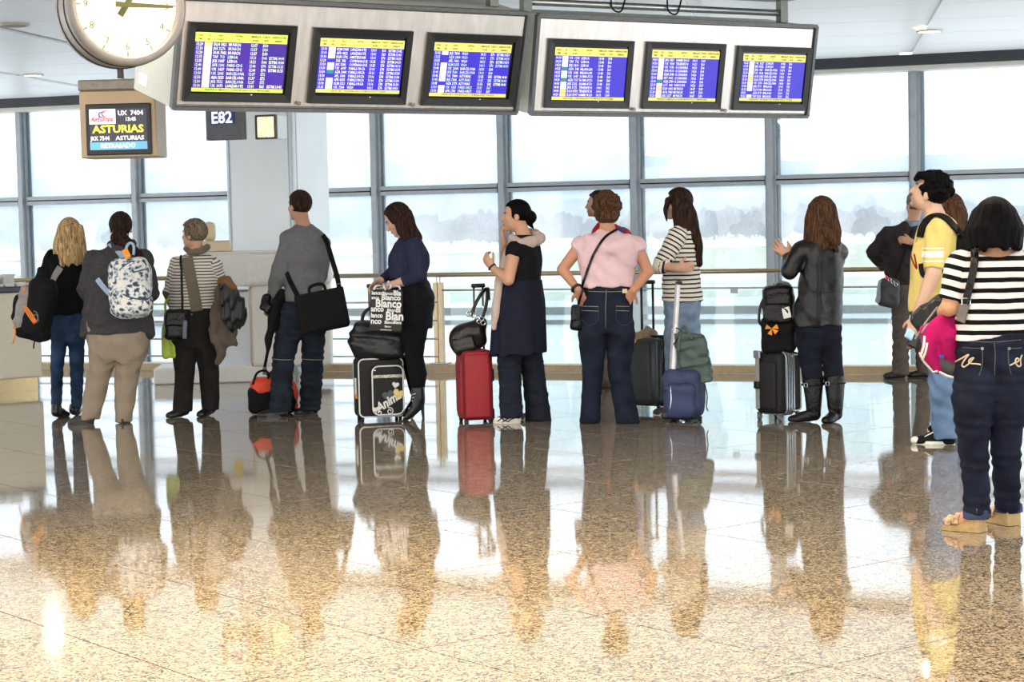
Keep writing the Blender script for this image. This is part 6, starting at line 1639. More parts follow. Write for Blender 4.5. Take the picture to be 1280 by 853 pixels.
for i in (0, 1):
    hl, to = p.feet[i]; d_, s_, L_ = foot_axes(hl, to); L_ = max(L_, 0.19)
    sd = empty('wedge_sandal', (0, 0, 0)); sd.parent = p.root
    poly = [hl + d_ * (t * L_) + UP * z for t, z in ((0.0, 0.002), (0.02, 0.075), (0.3, 0.060), (0.6, 0.030), (0.97, 0.024), (1.02, 0.012), (0.97, 0.002))]
    build('sole', gprism([q - s_ * 0.04 for q in poly], s_ * 0.08), WEDGE, sd)
    for t, z, rr in ((0.82, 0.030, 0.043), (0.62, 0.040, 0.047), (0.12, 0.100, 0.046)):
        c = hl + d_ * (t * L_) + UP * z
        build('sandal_strap', gribbon([c + s_ * rr * math.cos(a_) + UP * rr * 0.95 * math.sin(a_) for a_ in np.linspace(0, math.pi, 9)], [s_ * math.cos(a_) + UP * math.sin(a_) for a_ in np.linspace(0, math.pi, 9)], 0.026, 0.004), LEOP, sd)
    fm = S_union(0.02, S_ell(hl + d_ * L_ * 0.70 + UP * 0.045, (0.038, 0.07, 0.022), np.array([s_, d_, UP])), S_ell(hl + d_ * L_ * 0.2 + UP * 0.085, (0.034, 0.05, 0.03), np.array([s_, d_, UP])), S_cone(hl + d_ * L_ * 0.2 + UP * 0.09, hl + d_ * L_ * 0.65 + UP * 0.055, 0.032, 0.026))
    fb = sbuild('bare_foot', fm, *bounds([hl, to, hl + UP * 0.12], 0.06), 0.0075, SKIN, sd); set_col(fb, np.tile(np.array(lin(p.skin)), (len(fb.data.vertices), 1)))
bob = []
for k in range(15):
    a_ = math.radians(-30 + 240 * k / 14)                       # all round the back and sides
    r_, f_, u_ = p.HA; dr = r_ * math.cos(a_) - f_ * math.sin(a_)
    top_ = p.C + u_ * 0.06 + dr * 0.075; mid = p.C + dr * 0.108 - u_ * 0.02; bt = p.C + dr * 0.112 - u_ * (0.098 + 0.012 * math.sin(k * 2.3))
    bob.append(S_chain([top_, mid, bt], [0.030, 0.034, 0.020]))
hair(p, 'bob', H_BLACK, None, 12, thick=0.024, amp=0.003, extra=bob, extra_pts=[p.C - UP * 0.14], h=0.008)
P14 = p

# ================================================================== LUGGAGE AND BAGS
def BAX(yaw=0.0, tilt=0.0):
    A = AX(math.radians(yaw)); t = math.radians(tilt); r, f, u = A
    return np.array([r * math.cos(t) + u * math.sin(t), f, u * math.cos(t) - r * math.sin(t)])
def soft(name, fn, c, half, mat, parent=None, amp=0.005, seed=1, h=0.009, fr=(22, 22, 26), **kw):
    m = float(np.linalg.norm(half)) + 0.03; c = np.asarray(c)
    return sbuild(name, S_wrinkle(fn, amp, seed, fr), c - m, c + m, h, mat, parent, **kw)
def softbag(name, c, half, A, mat, parent=None, r=0.05, **kw): return soft(name, S_rbox(c, half, A, r), c, half, mat, parent, **kw)
def loop(name, pts, r, mat, parent, n=8): return build(name, gtube(smooth_line(pts, 6), r, n), mat, parent, smooth=True)
def wheel(par, c, r, ax, mat, w=0.022):
    ax = nrm(ax); return build('wheel', gcyl(c - ax * w / 2, c + ax * w / 2, r, 16), mat, par)
M_NYL = pm('black_nylon', (0.085, 0.085, 0.09), rough=0.75, var=0.15, scale=40, bump=0.25, bscale=250)
M_ORG = pm('orange_webbing', (0.93, 0.52, 0.18), rough=0.7); M_GRYN = pm('grey_nylon', (0.58, 0.57, 0.56), rough=0.75, var=0.08)
M_RUBB = pm('wheel_rubber', (0.07, 0.07, 0.07), rough=0.6); M_CHROME = pm('chrome', (0.80, 0.80, 0.82), rough=0.15, metal=1.0)
M_WPIPE = pm('white_piping', (0.90, 0.90, 0.88), rough=0.6); M_TAGO = pm('orange_tag', (0.96, 0.60, 0.16), rough=0.6)

# --- black, grey and orange backpack on the blonde woman's arm
Db = 15.62; sb = FPX / Db; c = at(47, 386, Db); A = BAX(-12, -14)
bp = empty('backpack', at(45, 426, Db), 'black backpack with grey side panel and orange trim hanging from the blonde woman', 'backpack')
softbag('main_compartment', c + A[0] * 0.02, (0.115, 0.10, 0.255), A, M_NYL, bp, r=0.085, amp=0.006, seed=3)
top_ = at(51, 338, Db)
soft('top_panel', S_cone(top_, c + A[2] * 0.08, 0.03, 0.10), (top_ + c) / 2, (0.1, 0.1, 0.2), M_NYL, bp, amp=0.004)
softbag('side_panel', c - A[0] * 0.105 + A[2] * -0.02, (0.055, 0.085, 0.18), A, M_GRYN, bp, r=0.045, amp=0.006, seed=5)
softbag('side_pocket', c - A[0] * 0.155 - A[2] * 0.03, (0.045, 0.06, 0.115), A, M_NYL, bp, r=0.04, amp=0.006, seed=6)
softbag('bottom_panel', c - A[2] * 0.20, (0.13, 0.09, 0.055), A, M_NYL, bp, r=0.05, amp=0.005, seed=8)
bv = bvh_of(list(bp.children))
for k in range(3): seam('orange_trim', bv, [(29 + 2.2 * k, 383 + 1.5 * k - k), (35 + 2.2 * k, 394 - k), (43 + 1.5 * k, 405 - k)], 0.007, M_ORG, bp)
seam('orange_trim', bv, [(37, 346), (33, 356), (30, 366)], 0.008, M_ORG, bp); seam('orange_trim', bv, [(17, 366), (13, 375), (14, 386)], 0.007, M_ORG, bp)
for q in ([(17, 404), (19, 416), (16, 430)], [(44, 424), (42.5, 430), (42, 436)]):
    loop('webbing_end', [at(x, y, Db - 0.06) for x, y in q], 0.006, M_ORG if q[0][0] < 30 else M_NYL, bp, 6)
seam('logo', bv, [(42, 389), (46, 391), (47.5, 397), (45, 402), (42, 398), (44, 393), (47, 396), (48, 402)], 0.003, M_GRYN, bp, off=0.002)
loop('shoulder_strap', [top_, at(54, 333, Db + 0.05), at(57, 322, Db + 0.22), at(63, 314, Db + 0.33), at(68, 316, Db + 0.45)], 0.016, M_NYL, bp)
bv = bvh_of([P1.body] + [o for o in P1.root.children if o.name.startswith('top')])
strap('grey_strap', bv, [(76, 334), (70, 344), (66, 354), (63, 362)], 0.055, 0.008, M_GRYN, bp, off=0.003)

# --- floral backpack
def floral(name):
    m = bpy.data.materials.new(name); m.use_nodes = True; nt = m.node_tree; N = nt.nodes; L = nt.links; p_ = N['Principled BSDF']
    tc = N.new('ShaderNodeTexCoord'); v1 = N.new('ShaderNodeTexVoronoi'); v1.inputs['Scale'].default_value = 26
    n1 = N.new('ShaderNodeTexNoise'); n1.inputs['Scale'].default_value = 42; n1.inputs['Detail'].default_value = 3
    for n in (v1, n1): L.new(tc.outputs['Object'], n.inputs['Vector'])
    ad = N.new('ShaderNodeMath'); ad.operation = 'MULTIPLY_ADD'; ad.inputs[1].default_value = 0.55; L.new(v1.outputs['Distance'], ad.inputs[0]); L.new(n1.outputs[0], ad.inputs[2])
    rp = N.new('ShaderNodeValToRGB'); e = rp.color_ramp.elements
    e[0].position = 0.64; e[0].color = lin((0.22, 0.27, 0.36)) + (1,); e[1].position = 0.84; e[1].color = lin((0.90, 0.90, 0.88)) + (1,)
    k = e.new(0.70); k.color = lin((0.55, 0.62, 0.70)) + (1,); k = e.new(0.76); k.color = lin((0.76, 0.77, 0.78)) + (1,)
    L.new(ad.outputs[0], rp.inputs[0]); L.new(rp.outputs[0], p_.inputs['Base Color']); p_.inputs['Roughness'].default_value = 0.85
    MATS[name] = m; return m
M_FLO = floral('floral_canvas'); M_LBL = pm('light_blue_webbing', (0.66, 0.74, 0.84), rough=0.8); M_NVZ = pm('navy_zip', (0.22, 0.30, 0.42), rough=0.6)
Df = D2 - 0.33; c = at(163, 360, Df); A = BAX(4, 2)
fb = empty('floral_backpack', at(163, 396, Df), 'white backpack with blue floral print and pale blue straps on the cardigan back', 'backpack')
softbag('main_compartment', c, (0.165, 0.11, 0.235), A, M_FLO, fb, r=0.10, amp=0.007, seed=4)
softbag('front_pocket', c - A[1] * 0.07 - A[2] * 0.095 + A[0] * 0.01, (0.14, 0.075, 0.115), A, M_FLO, fb, r=0.06, amp=0.006, seed=6)
softbag('top_flap', c - A[1] * 0.035 + A[2] * 0.13 + A[0] * 0.03, (0.115, 0.09, 0.09), A, M_FLO, fb, r=0.07, amp=0.006, seed=7)
bv = bvh_of(list(fb.children))
seam('zip', bv, [(154, 368), (160, 371), (172, 374), (184, 374), (189, 370)], 0.006, M_NVZ, fb); seam('zip', bv, [(166, 341), (176, 338), (185, 336)], 0.006, M_NVZ, fb); seam('zip', bv, [(149, 338), (156, 332), (164, 327)], 0.005, M_NVZ, fb)
loop('carry_loop', [at(159, 320, Df), at(158, 310, Df - 0.02), at(162, 304, Df), at(167, 307, Df), at(167, 319, Df)], 0.011, M_LBL, fb)
build('luggage_tag', grbox(at(158, 317, Df - 0.11), (0.024, 0.006, 0.036), BAX(0, 25), 0.004, 1), M_TAGO, fb)
bv = bvh_of([o for o in P2.root.children if o.name.startswith('cardigan')])
strap('shoulder_strap', bv, [(155, 322), (148, 314), (141, 307), (132, 305)], 0.055, 0.010, M_LBL, fb, off=0.004)
strap('shoulder_strap', bv, [(122, 349), (127, 356), (134, 364), (140, 370)], 0.040, 0.008, M_LBL, fb, off=0.004)

# --- bags and coats of the grey haired woman
Dh = 15.72; c = at(219.5, 406, Dh); A = BAX(10, -4)
hb = empty('handbag', at(219.5, 426, Dh), 'black leather handbag hanging at the hip of the grey haired woman', 'handbag')
softbag('body', c, (0.092, 0.055, 0.128), A, BLK_LEA, hb, r=0.05, amp=0.004)
softbag('flap', c - A[1] * 0.045 + A[2] * 0.05, (0.085, 0.022, 0.065), A, BLK_LEA, hb, r=0.02, amp=0.003)
build('side_tassel', grbox(at(231, 412, Dh - 0.05), (0.018, 0.012, 0.075), A, 0.008, 2), M_GRYN if False else pm('slate_leather', (0.33, 0.36, 0.40), rough=0.4), hb)
bv = bvh_of([o for o in P3.root.children if o.name.startswith('striped')])
strap('shoulder_strap', bv, [(227, 319), (227.5, 335), (228, 355), (228.5, 378), (229, 390)], 0.018, 0.006, BLK_LEA, hb, off=0.014, dflt=15.85)
M_LIME = pm('lime_green_plastic', (0.72, 0.82, 0.28), rough=0.45, var=0.1)
c = at(213, 412, 15.95)
gb_ = empty('carrier_bag', at(213, 450, 15.95), 'lime green carrier bag behind the black handbag', 'bag')
softbag('body', c - UP * 0.04, (0.066, 0.05, 0.20), BAX(0, -3), M_LIME, gb_, r=0.03, amp=0.008, seed=3)
loop('handle', [at(207, 392, 15.93), at(207, 378, 15.93), at(214, 373, 15.93), at(219, 380, 15.93), at(219, 392, 15.93)], 0.010, M_LIME, gb_)
M_COATB = pm('black_quilted_coat', (0.09, 0.085, 0.085), rough=0.5, var=0.25, scale=14); M_COATT = pm('taupe_coat', (0.38, 0.34, 0.30), rough=0.85, var=0.15, scale=10); M_LIN = pm('brown_lining', (0.45, 0.30, 0.17), rough=0.7)
def drape(name, label, cat, chains, mat, k=0.03, amp=0.012, seed=2, flat=None, h=0.009, fr=(34, 34, 16)):
    fs, pts = [], []
    for ch in chains:
        P_ = [at(x, y, d) for x, y, d, w in ch]; R_ = [w * d / FPX for x, y, d, w in ch]; fs.append(S_chain(P_, R_)); pts += P_
    lo, hi = bounds(pts, max(w for ch in chains for *_, w in ch) / 150 + 0.03)
    root = empty(name, (np.mean([q[0] for q in pts]), np.mean([q[1] for q in pts]), min(q[2] for q in pts)), label, cat)
    o = sbuild('cloth', S_wrinkle(S_union(k, *fs), amp, seed, fr), lo, hi, h, mat, root)
    return root, o
Dc = 15.80
r1, o1 = drape('folded_coat', 'taupe coat hanging over the arm of the grey haired woman', 'coat', [[(279, 362, Dc, 8), (272, 385, Dc, 8), (268, 410, Dc, 6), (268, 425, Dc, 3)], [(284, 385, Dc, 9), (283, 415, Dc + 0.02, 10), (276, 440, Dc + 0.02, 7), (272, 452, Dc + 0.02, 3)], [(290, 400, Dc, 7), (292, 425, Dc + 0.02, 5), (296, 430, Dc + 0.02, 2)]], M_COATT)
r2, o2 = drape('folded_jacket', 'shiny black jacket with brown collar bundled over the arm beside the taupe coat', 'jacket', [[(283, 360, Dc - 0.14, 9), (291, 380, Dc - 0.15, 11), (296, 400, Dc - 0.15, 9.5)], [(286, 372, Dc - 0.12, 9), (288, 395, Dc - 0.14, 10), (291, 408, Dc - 0.14, 6)], [(296, 378, Dc - 0.14, 8), (303, 394, Dc - 0.15, 5)]], M_COATB, amp=0.015, fr=(55, 55, 40), seed=7)
soft('collar', S_chain([at(277, 353, Dc - 0.13), at(285, 352, Dc - 0.16), at(291, 360, Dc - 0.18)], [0.04, 0.045, 0.03]), at(285, 355, Dc - 0.15), (0.1, 0.1, 0.08), M_LIN, r2, amp=0.006)

# --- black messenger bag on the man in grey
Dm = 15.45; c = at(402.5, 389, Dm); A = BAX(14, 9.5)
mb = empty('messenger_bag', at(405, 417, Dm), 'black laptop messenger bag slung behind the man in grey sweater', 'bag')
build('body', grbox(c, (0.193, 0.045, 0.160), A, 0.022, 3), M_NYL, mb, smooth=True)
build('flap', grbox(c - A[1] * 0.042 + A[2] * 0.012, (0.196, 0.014, 0.152), A, 0.012, 2), M_NYL, mb)
loop('handle', [c + A[0] * -0.07 + A[2] * 0.155, c - A[0] * 0.06 + A[2] * 0.20, c - A[0] * 0.0 + A[2] * 0.215, c + A[0] * 0.05 + A[2] * 0.20, c + A[0] * 0.06 + A[2] * 0.155], 0.013, M_NYL, mb)
bv = bvh_of([o for o in P4.root.children if o.name.startswith('sweater')])
e1 = c + A[0] * 0.17 + A[2] * 0.15; e0 = c - A[0] * 0.18 + A[2] * 0.13
build('shoulder_strap', gribbon(smooth_line([e1, at(421, 345, Dm + 0.05), at(415, 325, Dm + 0.13), at(409, 305, Dm + 0.22), at(404, 295, Dm + 0.32), at(398, 294, Dm + 0.42)], 5), [V3(0.3, -1, 0.2)] * 26, 0.04, 0.006), M_NYL, mb)
build('strap_buckle', gtube(rrect(e1 + A[2] * 0.02, A[0], A[2], 0.018, 0.014, 0.004, 2), 0.004, 5, closed=True), M_STEEL, mb)
strap('shoulder_strap', bv, [(372, 370), (367, 360), (362, 349), (359, 341)], 0.04, 0.006, M_NYL, mb, off=0.004, dflt=15.6)
# jacket and gloves in his left hand
rj, oj = drape('held_jacket', 'black jacket hanging from the left hand of the man in grey', 'jacket', [[(352, 364, 15.72, 4), (346, 378, 15.7, 6), (341, 400, 15.7, 6.5), (336, 425, 15.7, 4.5), (334, 445, 15.7, 2.8)], [(355, 366, 15.72, 3.5), (350, 385, 15.72, 5), (344, 410, 15.72, 4)]], M_NYL, amp=0.006)
gl_, og = drape('gloves', 'black gloves held in the left hand of the man in grey', 'gloves', [[(335, 372, 15.74, 4), (331, 378, 15.72, 5), (328, 384, 15.7, 4)], [(331, 371, 15.75, 3), (337, 384, 15.7, 4.5), (334, 390, 15.7, 3)]], BLK_LEA, amp=0.006, h=0.008)
# red and black holdall on the floor
Dr = onz(338, 519.5)[1] + 0.12; M_REDN = pm('red_orange_nylon', (0.88, 0.27, 0.16), rough=0.6, var=0.1); c = V3(at(340, 495, Dr)[0], Dr, 0.155); A = BAX(12)
rd = empty('holdall', V3(c[0], c[1], 0), 'red and black holdall on the floor at the feet of the man in grey', 'bag')
softbag('body', c - UP * 0.03, (0.195, 0.11, 0.122), A, M_NYL, rd, r=0.06, amp=0.004)
softbag('red_top', c + UP * 0.068 - A[0] * 0.0, (0.180, 0.112, 0.085), A, M_REDN, rd, r=0.07, amp=0.004, seed=4)
softbag('red_end', c + A[0] * 0.15 - UP * 0.01, (0.06, 0.10, 0.13), A, M_REDN, rd, r=0.05, amp=0.004, seed=5)
for s_ in (-0.06, 0.05): loop('handle', [c + A[0] * (s_ - 0.10) - A[1] * 0.09 + UP * 0.10, c + A[0] * (s_ - 0.06) - A[1] * 0.05 + UP * 0.19, c + A[0] * (s_ + 0.02) - A[1] * 0.03 + UP * 0.20, c + A[0] * (s_ + 0.07) - A[1] * 0.09 + UP * 0.10], 0.010, M_NYL, rd)
loop('long_strap', [c - A[0] * 0.02 + UP * 0.16, at(331, 462, Dr + 0.05), at(333, 448, Dr + 0.05), at(336, 432, Dr + 0.05)], 0.013, M_NYL, rd)
build('strap_clip', grbox(at(331, 464, Dr), (0.018, 0.01, 0.03), None, 0.006, 2), M_EDGE, rd)

# --- black suitcase with hearts, handbag and printed tote of the woman in navy
D5s = onz(474, 527)[1] + 0.10; s5 = FPX / D5s; A = BAX(14)
cb = V3(at(474, 500, D5s)[0], D5s, 0)
M_CANV = pm('black_case_canvas', (0.075, 0.075, 0.08), rough=0.7, var=0.12, scale=30)
sc5 = empty('suitcase', cb, 'black suitcase with white piping, hearts and script lettering', 'suitcase')
def SQ(x, y, z): return cb + A[0] * x + A[1] * y + UP * z
build('body', grbox(SQ(0, 0, 0.265), (0.185, 0.11, 0.235), A, 0.035, 4), M_CANV, sc5, smooth=True)
build('front_pocket', grbox(SQ(0.045, -0.125, 0.245), (0.128, 0.028, 0.195), A, 0.022, 3), M_CANV, sc5, smooth=True)
fr_ = [q for q in rrect(SQ(0.045, -0.150, 0.245), A[0], UP, 0.122, 0.190, 0.05)]
build('piping', gtube(fr_, 0.006, 6, closed=True), M_WPIPE, sc5)
build('piping', gtube(rrect(SQ(0, -0.108, 0.265), A[0], UP, 0.176, 0.226, 0.04), 0.006, 6, closed=True), M_WPIPE, sc5)
build('piping', gtube(rrect(SQ(0, 0.106, 0.265), A[0], UP, 0.180, 0.228, 0.04), 0.005, 6, closed=True), M_WPIPE, sc5)
build('patterned_band', gbox(SQ(0.045, -0.1535, 0.355), (0.118, 0.003, 0.012), A), pm('checked_band', (0.75, 0.74, 0.70), rough=0.7, var=0.6, scale=60), sc5)
for k in (-0.07, -0.055): build('zip_pull', gcyl(SQ(k, -0.154, 0.405), SQ(k, -0.158, 0.405), 0.005, 8), M_CHROME, sc5)
def heart(c_, r_, tilt_=0.0, nn=22):
    P_ = []
    for t in np.linspace(0, 2 * math.pi, nn, endpoint=False):
        x = 16 * math.sin(t) ** 3 / 17; y = (13 * math.cos(t) - 5 * math.cos(2 * t) - 2 * math.cos(3 * t) - math.cos(4 * t)) / 17
        x, y = x * math.cos(tilt_) - y * math.sin(tilt_), x * math.sin(tilt_) + y * math.cos(tilt_)
        P_.append(c_ + A[0] * x * r_ + UP * y * r_)
    return gprism(P_, -A[1] * 0.002)
build('heart', heart(SQ(0.105, -0.1535, 0.285), 0.030, -0.2), M_WPIPE, sc5); build('heart', heart(SQ(0.045, -0.1535, 0.205), 0.050, 0.3), pm('grey_dotted_print', (0.36, 0.38, 0.38), rough=0.8, var=0.4, scale=120), sc5)
build('heart', heart(SQ(0.125, -0.1545, 0.215), 0.047, -0.35), pm('pale_yellow_print', (0.86, 0.80, 0.55), rough=0.8), sc5); build('heart', heart(SQ(-0.055, -0.1535, 0.10), 0.026, 0.1), M_WPIPE, sc5)
dx_ = nrm(A[0] * 0.83 + UP * 0.50); dy_ = np.cross(dx_, -A[1]) * -1
dy_ = nrm(UP - dx_ * (UP @ dx_))
build('script_lettering', gtext('Anima', 0.098, SQ(-0.035, -0.156, 0.075), dx_, dy_, shear=0.3, bold=0.0035, aspect=0.86), M_WPIPE, sc5, kind='stuff')
def spiral(c_, r_, a0, sg, n=22): return [c_ + A[0] * sg * r_ * (1 - k / n * 0.8) * math.cos(a0 + k * 0.42) + UP * r_ * (1 - k / n * 0.8) * math.sin(a0 + k * 0.42) for k in range(n)]
build('swirl', gtube(spiral(SQ(-0.03, -0.155, 0.075), 0.030, 1.0, 1), 0.004, 5), M_WPIPE, sc5); build('swirl', gtube(spiral(SQ(0.055, -0.155, 0.082), 0.030, 1.0, -1), 0.004, 5), M_WPIPE, sc5)
build('side_label', grbox(SQ(-0.186, -0.02, 0.27), (0.006, 0.03, 0.07), A, 0.004, 1), M_PAPER, sc5); build('side_tag', grbox(SQ(-0.192, -0.06, 0.20), (0.006, 0.03, 0.018), BAX(14, 0), 0.004, 1), M_TAGO, sc5)
for x in (-0.15, 0.15):
    for y in (-0.08, 0.08): wheel(sc5, SQ(x, y, 0.020), 0.020, A[0], M_RUBB)
h0, h1 = at(461, 358, D5s + 0.06), at(475, 357, D5s + 0.06)
for q in (h0, h1): build('handle_tube', gcyl(V3(q[0], q[1], 0.49), q, 0.009, 10), M_CHROME, sc5, smooth=True)
build('handle_grip', grbox((h0 + h1) / 2, (0.062, 0.014, 0.016), None, 0.010, 3), M_BLK, sc5)
D5b = D5s - 0.02; c = at(476, 423, D5b); hbA = BAX(6, 2)
hb5 = empty('shoulder_bag', at(476, 452, D5b), 'large slouchy black leather bag resting on the heart suitcase', 'handbag')
soft('body', S_union(0.05, S_rbox(c - UP * 0.02, (0.215, 0.115, 0.165), hbA, 0.085), S_cone(c + V3(-0.13, 0, -0.03), c + V3(0.13, 0, -0.03), 0.125, 0.115)), c, (0.25, 0.14, 0.2), pm('dark_grained_leather', (0.10, 0.105, 0.10), rough=0.38, var=0.3, scale=10, bump=0.35, bscale=25), hb5, amp=0.008, seed=5)
bv = bvh_of(list(hb5.children)); seam('zip_edge', bv, [(505, 400), (509, 412), (510, 428), (505, 444)], 0.006, M_WPIPE, hb5)
loop('strap', [at(452, 405, D5b), at(455, 392, D5b + 0.02), at(465, 385, D5b + 0.04), at(480, 390, D5b + 0.03), at(490, 405, D5b)], 0.014, M_BLK, hb5)
D5t = D5 - 0.25; c = at(483, 389, D5t); s5t = FPX / D5t; tA = BAX(2, -3)
tote = empty('tote_bag', at(484, 416, D5t), 'black tote bag covered in white Blanco lettering held over the suitcase', 'bag')
build('body', grbox(c, (20.5 / s5t, 0.032, 27 / s5t), tA, 0.018, 3), pm('black_tote_paper', (0.05, 0.05, 0.055), rough=0.5), tote)
gt_ = []
for fx, fy, tx, sz, asp_ in ((-0.98, 0.80, 'lanco', 0.040, 0.9), (-0.30, 0.80, 'Blanco', 0.034, 0.9), (0.42, 0.78, 'Bla', 0.055, 0.9), (-0.98, 0.58, 'anco', 0.034, 0.9), (-0.35, 0.55, 'Blanco', 0.058, 0.95),
                           (-0.72, 0.20, 'Blanco', 0.084, 0.88), (-1.0, -0.02, 'anco', 0.060, 0.85), (0.05, 0.0, 'Blanco', 0.030, 0.95), (0.62, -0.04, 'Bl', 0.056, 0.8), (-1.0, -0.32, 'lanco', 0.050, 0.85), (-0.05, -0.42, 'Blan', 0.090, 0.9), (-1.0, -0.62, 'nco', 0.062, 0.9),
                           (-0.10, -0.60, 'Blanco', 0.030, 0.95), (0.48, -0.60, 'Blanc', 0.032, 0.9), (-0.08, -0.78, 'Blanco', 0.018, 1.0), (-0.35, -0.93, 'www.blanco.com', 0.012, 1.0)):
    gt_.append(gtext(tx, sz, c + tA[0] * fx * 20 / s5t * 0.96 + tA[2] * fy * 27 / s5t * 0.95 - tA[1] * 0.0335, tA[0], tA[2], bold=sz * 0.035, aspect=asp_))
build('printed_lettering', join(*gt_), pm('white_tote_print', (0.93, 0.93, 0.92), rough=0.6), tote, kind='stuff')
for x, dy in ((-0.06, -0.02), (0.05, 0.02)): loop('handle', [c + tA[0] * (x - 0.04) + tA[1] * dy + tA[2] * 0.16, c + tA[0] * (x - 0.02) + tA[1] * dy + tA[2] * 0.19, at(483 + x * 40, 358, D5 - 0.14), c + tA[0] * (x + 0.035) + tA[1] * dy + tA[2] * 0.19, c + tA[0] * (x + 0.05) + tA[1] * dy + tA[2] * 0.16], 0.008, M_WPIPE, tote)

# --- red suitcase and brown handbag of the woman in the navy dress
D6s = onz(594, 530)[1] + 0.12; A = BAX(14); cb = V3(at(593, 490, D6s)[0], D6s, 0)
M_REDC = pm('red_fabric_case', (0.60, 0.13, 0.17), rough=0.6, var=0.12, scale=60, bump=0.2, bscale=300)
rs6 = empty('suitcase', cb, 'upright red fabric suitcase standing next to the navy dress', 'suitcase')
def RQ(x, y, z): return cb + A[0] * x + A[1] * y + UP * z
build('body', grbox(RQ(0, 0, 0.295), (0.118, 0.13, 0.268), A, 0.035, 4), M_REDC, rs6, smooth=True)
build('front_pocket', grbox(RQ(-0.005, -0.135, 0.29), (0.098, 0.022, 0.245), A, 0.02, 3), M_REDC, rs6, smooth=True)
build('side_pocket', grbox(RQ(-0.118, -0.02, 0.28), (0.014, 0.085, 0.20), A, 0.012, 2), M_REDC, rs6)
build('edge_piping', gtube(rrect(RQ(0.113, -0.10, 0.295), A[1], UP, 0.001, 0.25, 0.0005, 1), 0.007, 6, closed=True), M_BLK, rs6)
build('piping', gtube(rrect(RQ(0, -0.122, 0.295), A[0], UP, 0.113, 0.262, 0.04), 0.005, 6, closed=True), pm('dark_red_piping', (0.42, 0.07, 0.10), rough=0.6), rs6)
build('top_handle', gtube(smooth_line([RQ(-0.05, 0, 0.563), RQ(-0.04, 0, 0.59), RQ(0.04, 0, 0.59), RQ(0.05, 0, 0.563)], 4), 0.010, 8), M_BLK, rs6)
build('corner_guard', grbox(RQ(0.105, -0.02, 0.065), (0.026, 0.10, 0.05), A, 0.014, 2), M_BLK, rs6)
build('side_handle', gtube([RQ(0.118, -0.02, 0.42), RQ(0.145, -0.02, 0.40), RQ(0.145, -0.02, 0.32), RQ(0.118, -0.02, 0.30)], 0.009, 8), M_BLK, rs6)
for x in (-0.09, 0.10): wheel(rs6, RQ(x, 0.09, 0.026), 0.026, A[0], M_RUBB); build('foot', grbox(RQ(x, -0.10, 0.016), (0.016, 0.016, 0.016), A, 0.004, 1), M_BLK, rs6)
for x in (0.028, 0.098): build('handle_tube', gcyl(RQ(x, 0.06, 0.54), RQ(x, 0.06, 1.045), 0.009, 10), M_CHROME, rs6, smooth=True)
build('handle_grip', grbox(RQ(0.063, 0.06, 1.05), (0.055, 0.014, 0.016), A, 0.010, 3), M_BLK, rs6)
M_BRL = pm('dark_brown_leather', (0.12, 0.095, 0.085), rough=0.34, var=0.3, scale=12, bump=0.4, bscale=24)
D6b = D6s - 0.02; c = at(586, 421, D6b); cA6 = BAX(0, 20)
hb6 = empty('handbag', at(586, 444, D6b), 'slouchy dark brown leather handbag with silver rings on the red suitcase', 'handbag')
soft('body', S_union(0.05, S_rbox(c - UP * 0.01, (0.125, 0.09, 0.115), cA6, 0.07), S_ell(c + V3(-0.07, -0.02, -0.05), (0.085, 0.09, 0.085)), S_cone(c + V3(0.04, 0, 0.02), c + V3(0.09, 0, 0.10), 0.07, 0.05)), c, (0.19, 0.14, 0.2), M_BRL, hb6, amp=0.011, seed=9)
softbag('front_pocket', c + V3(-0.035, -0.085, -0.055), (0.085, 0.03, 0.06), BAX(0, 14), M_BRL, hb6, r=0.028, amp=0.006, seed=4)
for i_, (a_, b_, cpt) in enumerate((((588, 396), (597, 375), (608, 361)), ((603, 398), (608, 380), (610, 361)))):
    loop('handle', [at(*a_, D6b - 0.05), at(*b_, D6b - 0.03), at(*cpt, D6b + 0.03), at(cpt[0] + 1, cpt[1] + 14, D6b + 0.06)], 0.013, M_BRL, hb6)
for x, y in ((586, 393), (591, 394), (597, 397), (602, 399), (604, 404), (599, 402)):
    q = at(x, y, D6b - 0.11); build('ring', gtube([q + V3(math.cos(t), 0, math.sin(t)) * 0.016 for t in np.linspace(0, 6.283, 14, endpoint=False)], 0.005, 6, closed=True), M_CHROME, hb6)

# --- crossbody bag, black hard suitcase and tan cloth of the woman in pink
Dx = D7 - 0.02
xb = empty('crossbody_bag', at(721, 413, Dx), 'small black crossbody bag at the left hip of the woman in pink', 'handbag')
c = at(721, 397, Dx); softbag('body', c, (0.042, 0.05, 0.10), BAX(20, -6), BLK_LEA, xb, r=0.03, amp=0.003)
build('flap', grbox(c + V3(-0.005, -0.045, 0.03), (0.036, 0.012, 0.055), BAX(20, -6), 0.01, 2), BLK_LEA, xb)
bv = bvh_of([o for o in P7.root.children if o.name.startswith('hooded') or o.name.startswith('jeans')] + [P7.body])
strap('strap', bv, [(771, 288), (757, 297), (744, 315), (736, 335), (730, 354), (725, 372), (722, 384)], 0.018, 0.006, BLK_LEA, xb, off=0.006, dflt=D7 - 0.1)
D7s = onz(806, 517)[1] + 0.16; A = BAX(-38); cb = V3(at(808, 480, D7s)[0], D7s, 0)
M_HARD = pm('graphite_hard_shell', (0.24, 0.27, 0.28), rough=0.35, var=0.15, scale=4); M_HARDL = pm('silver_case_frame', (0.62, 0.66, 0.68), rough=0.3, metal=0.6)
s7 = empty('suitcase', cb, 'large graphite hard shell suitcase behind the woman in pink', 'suitcase')
def TQ(x, y, z): return cb + A[0] * x + A[1] * y + UP * z
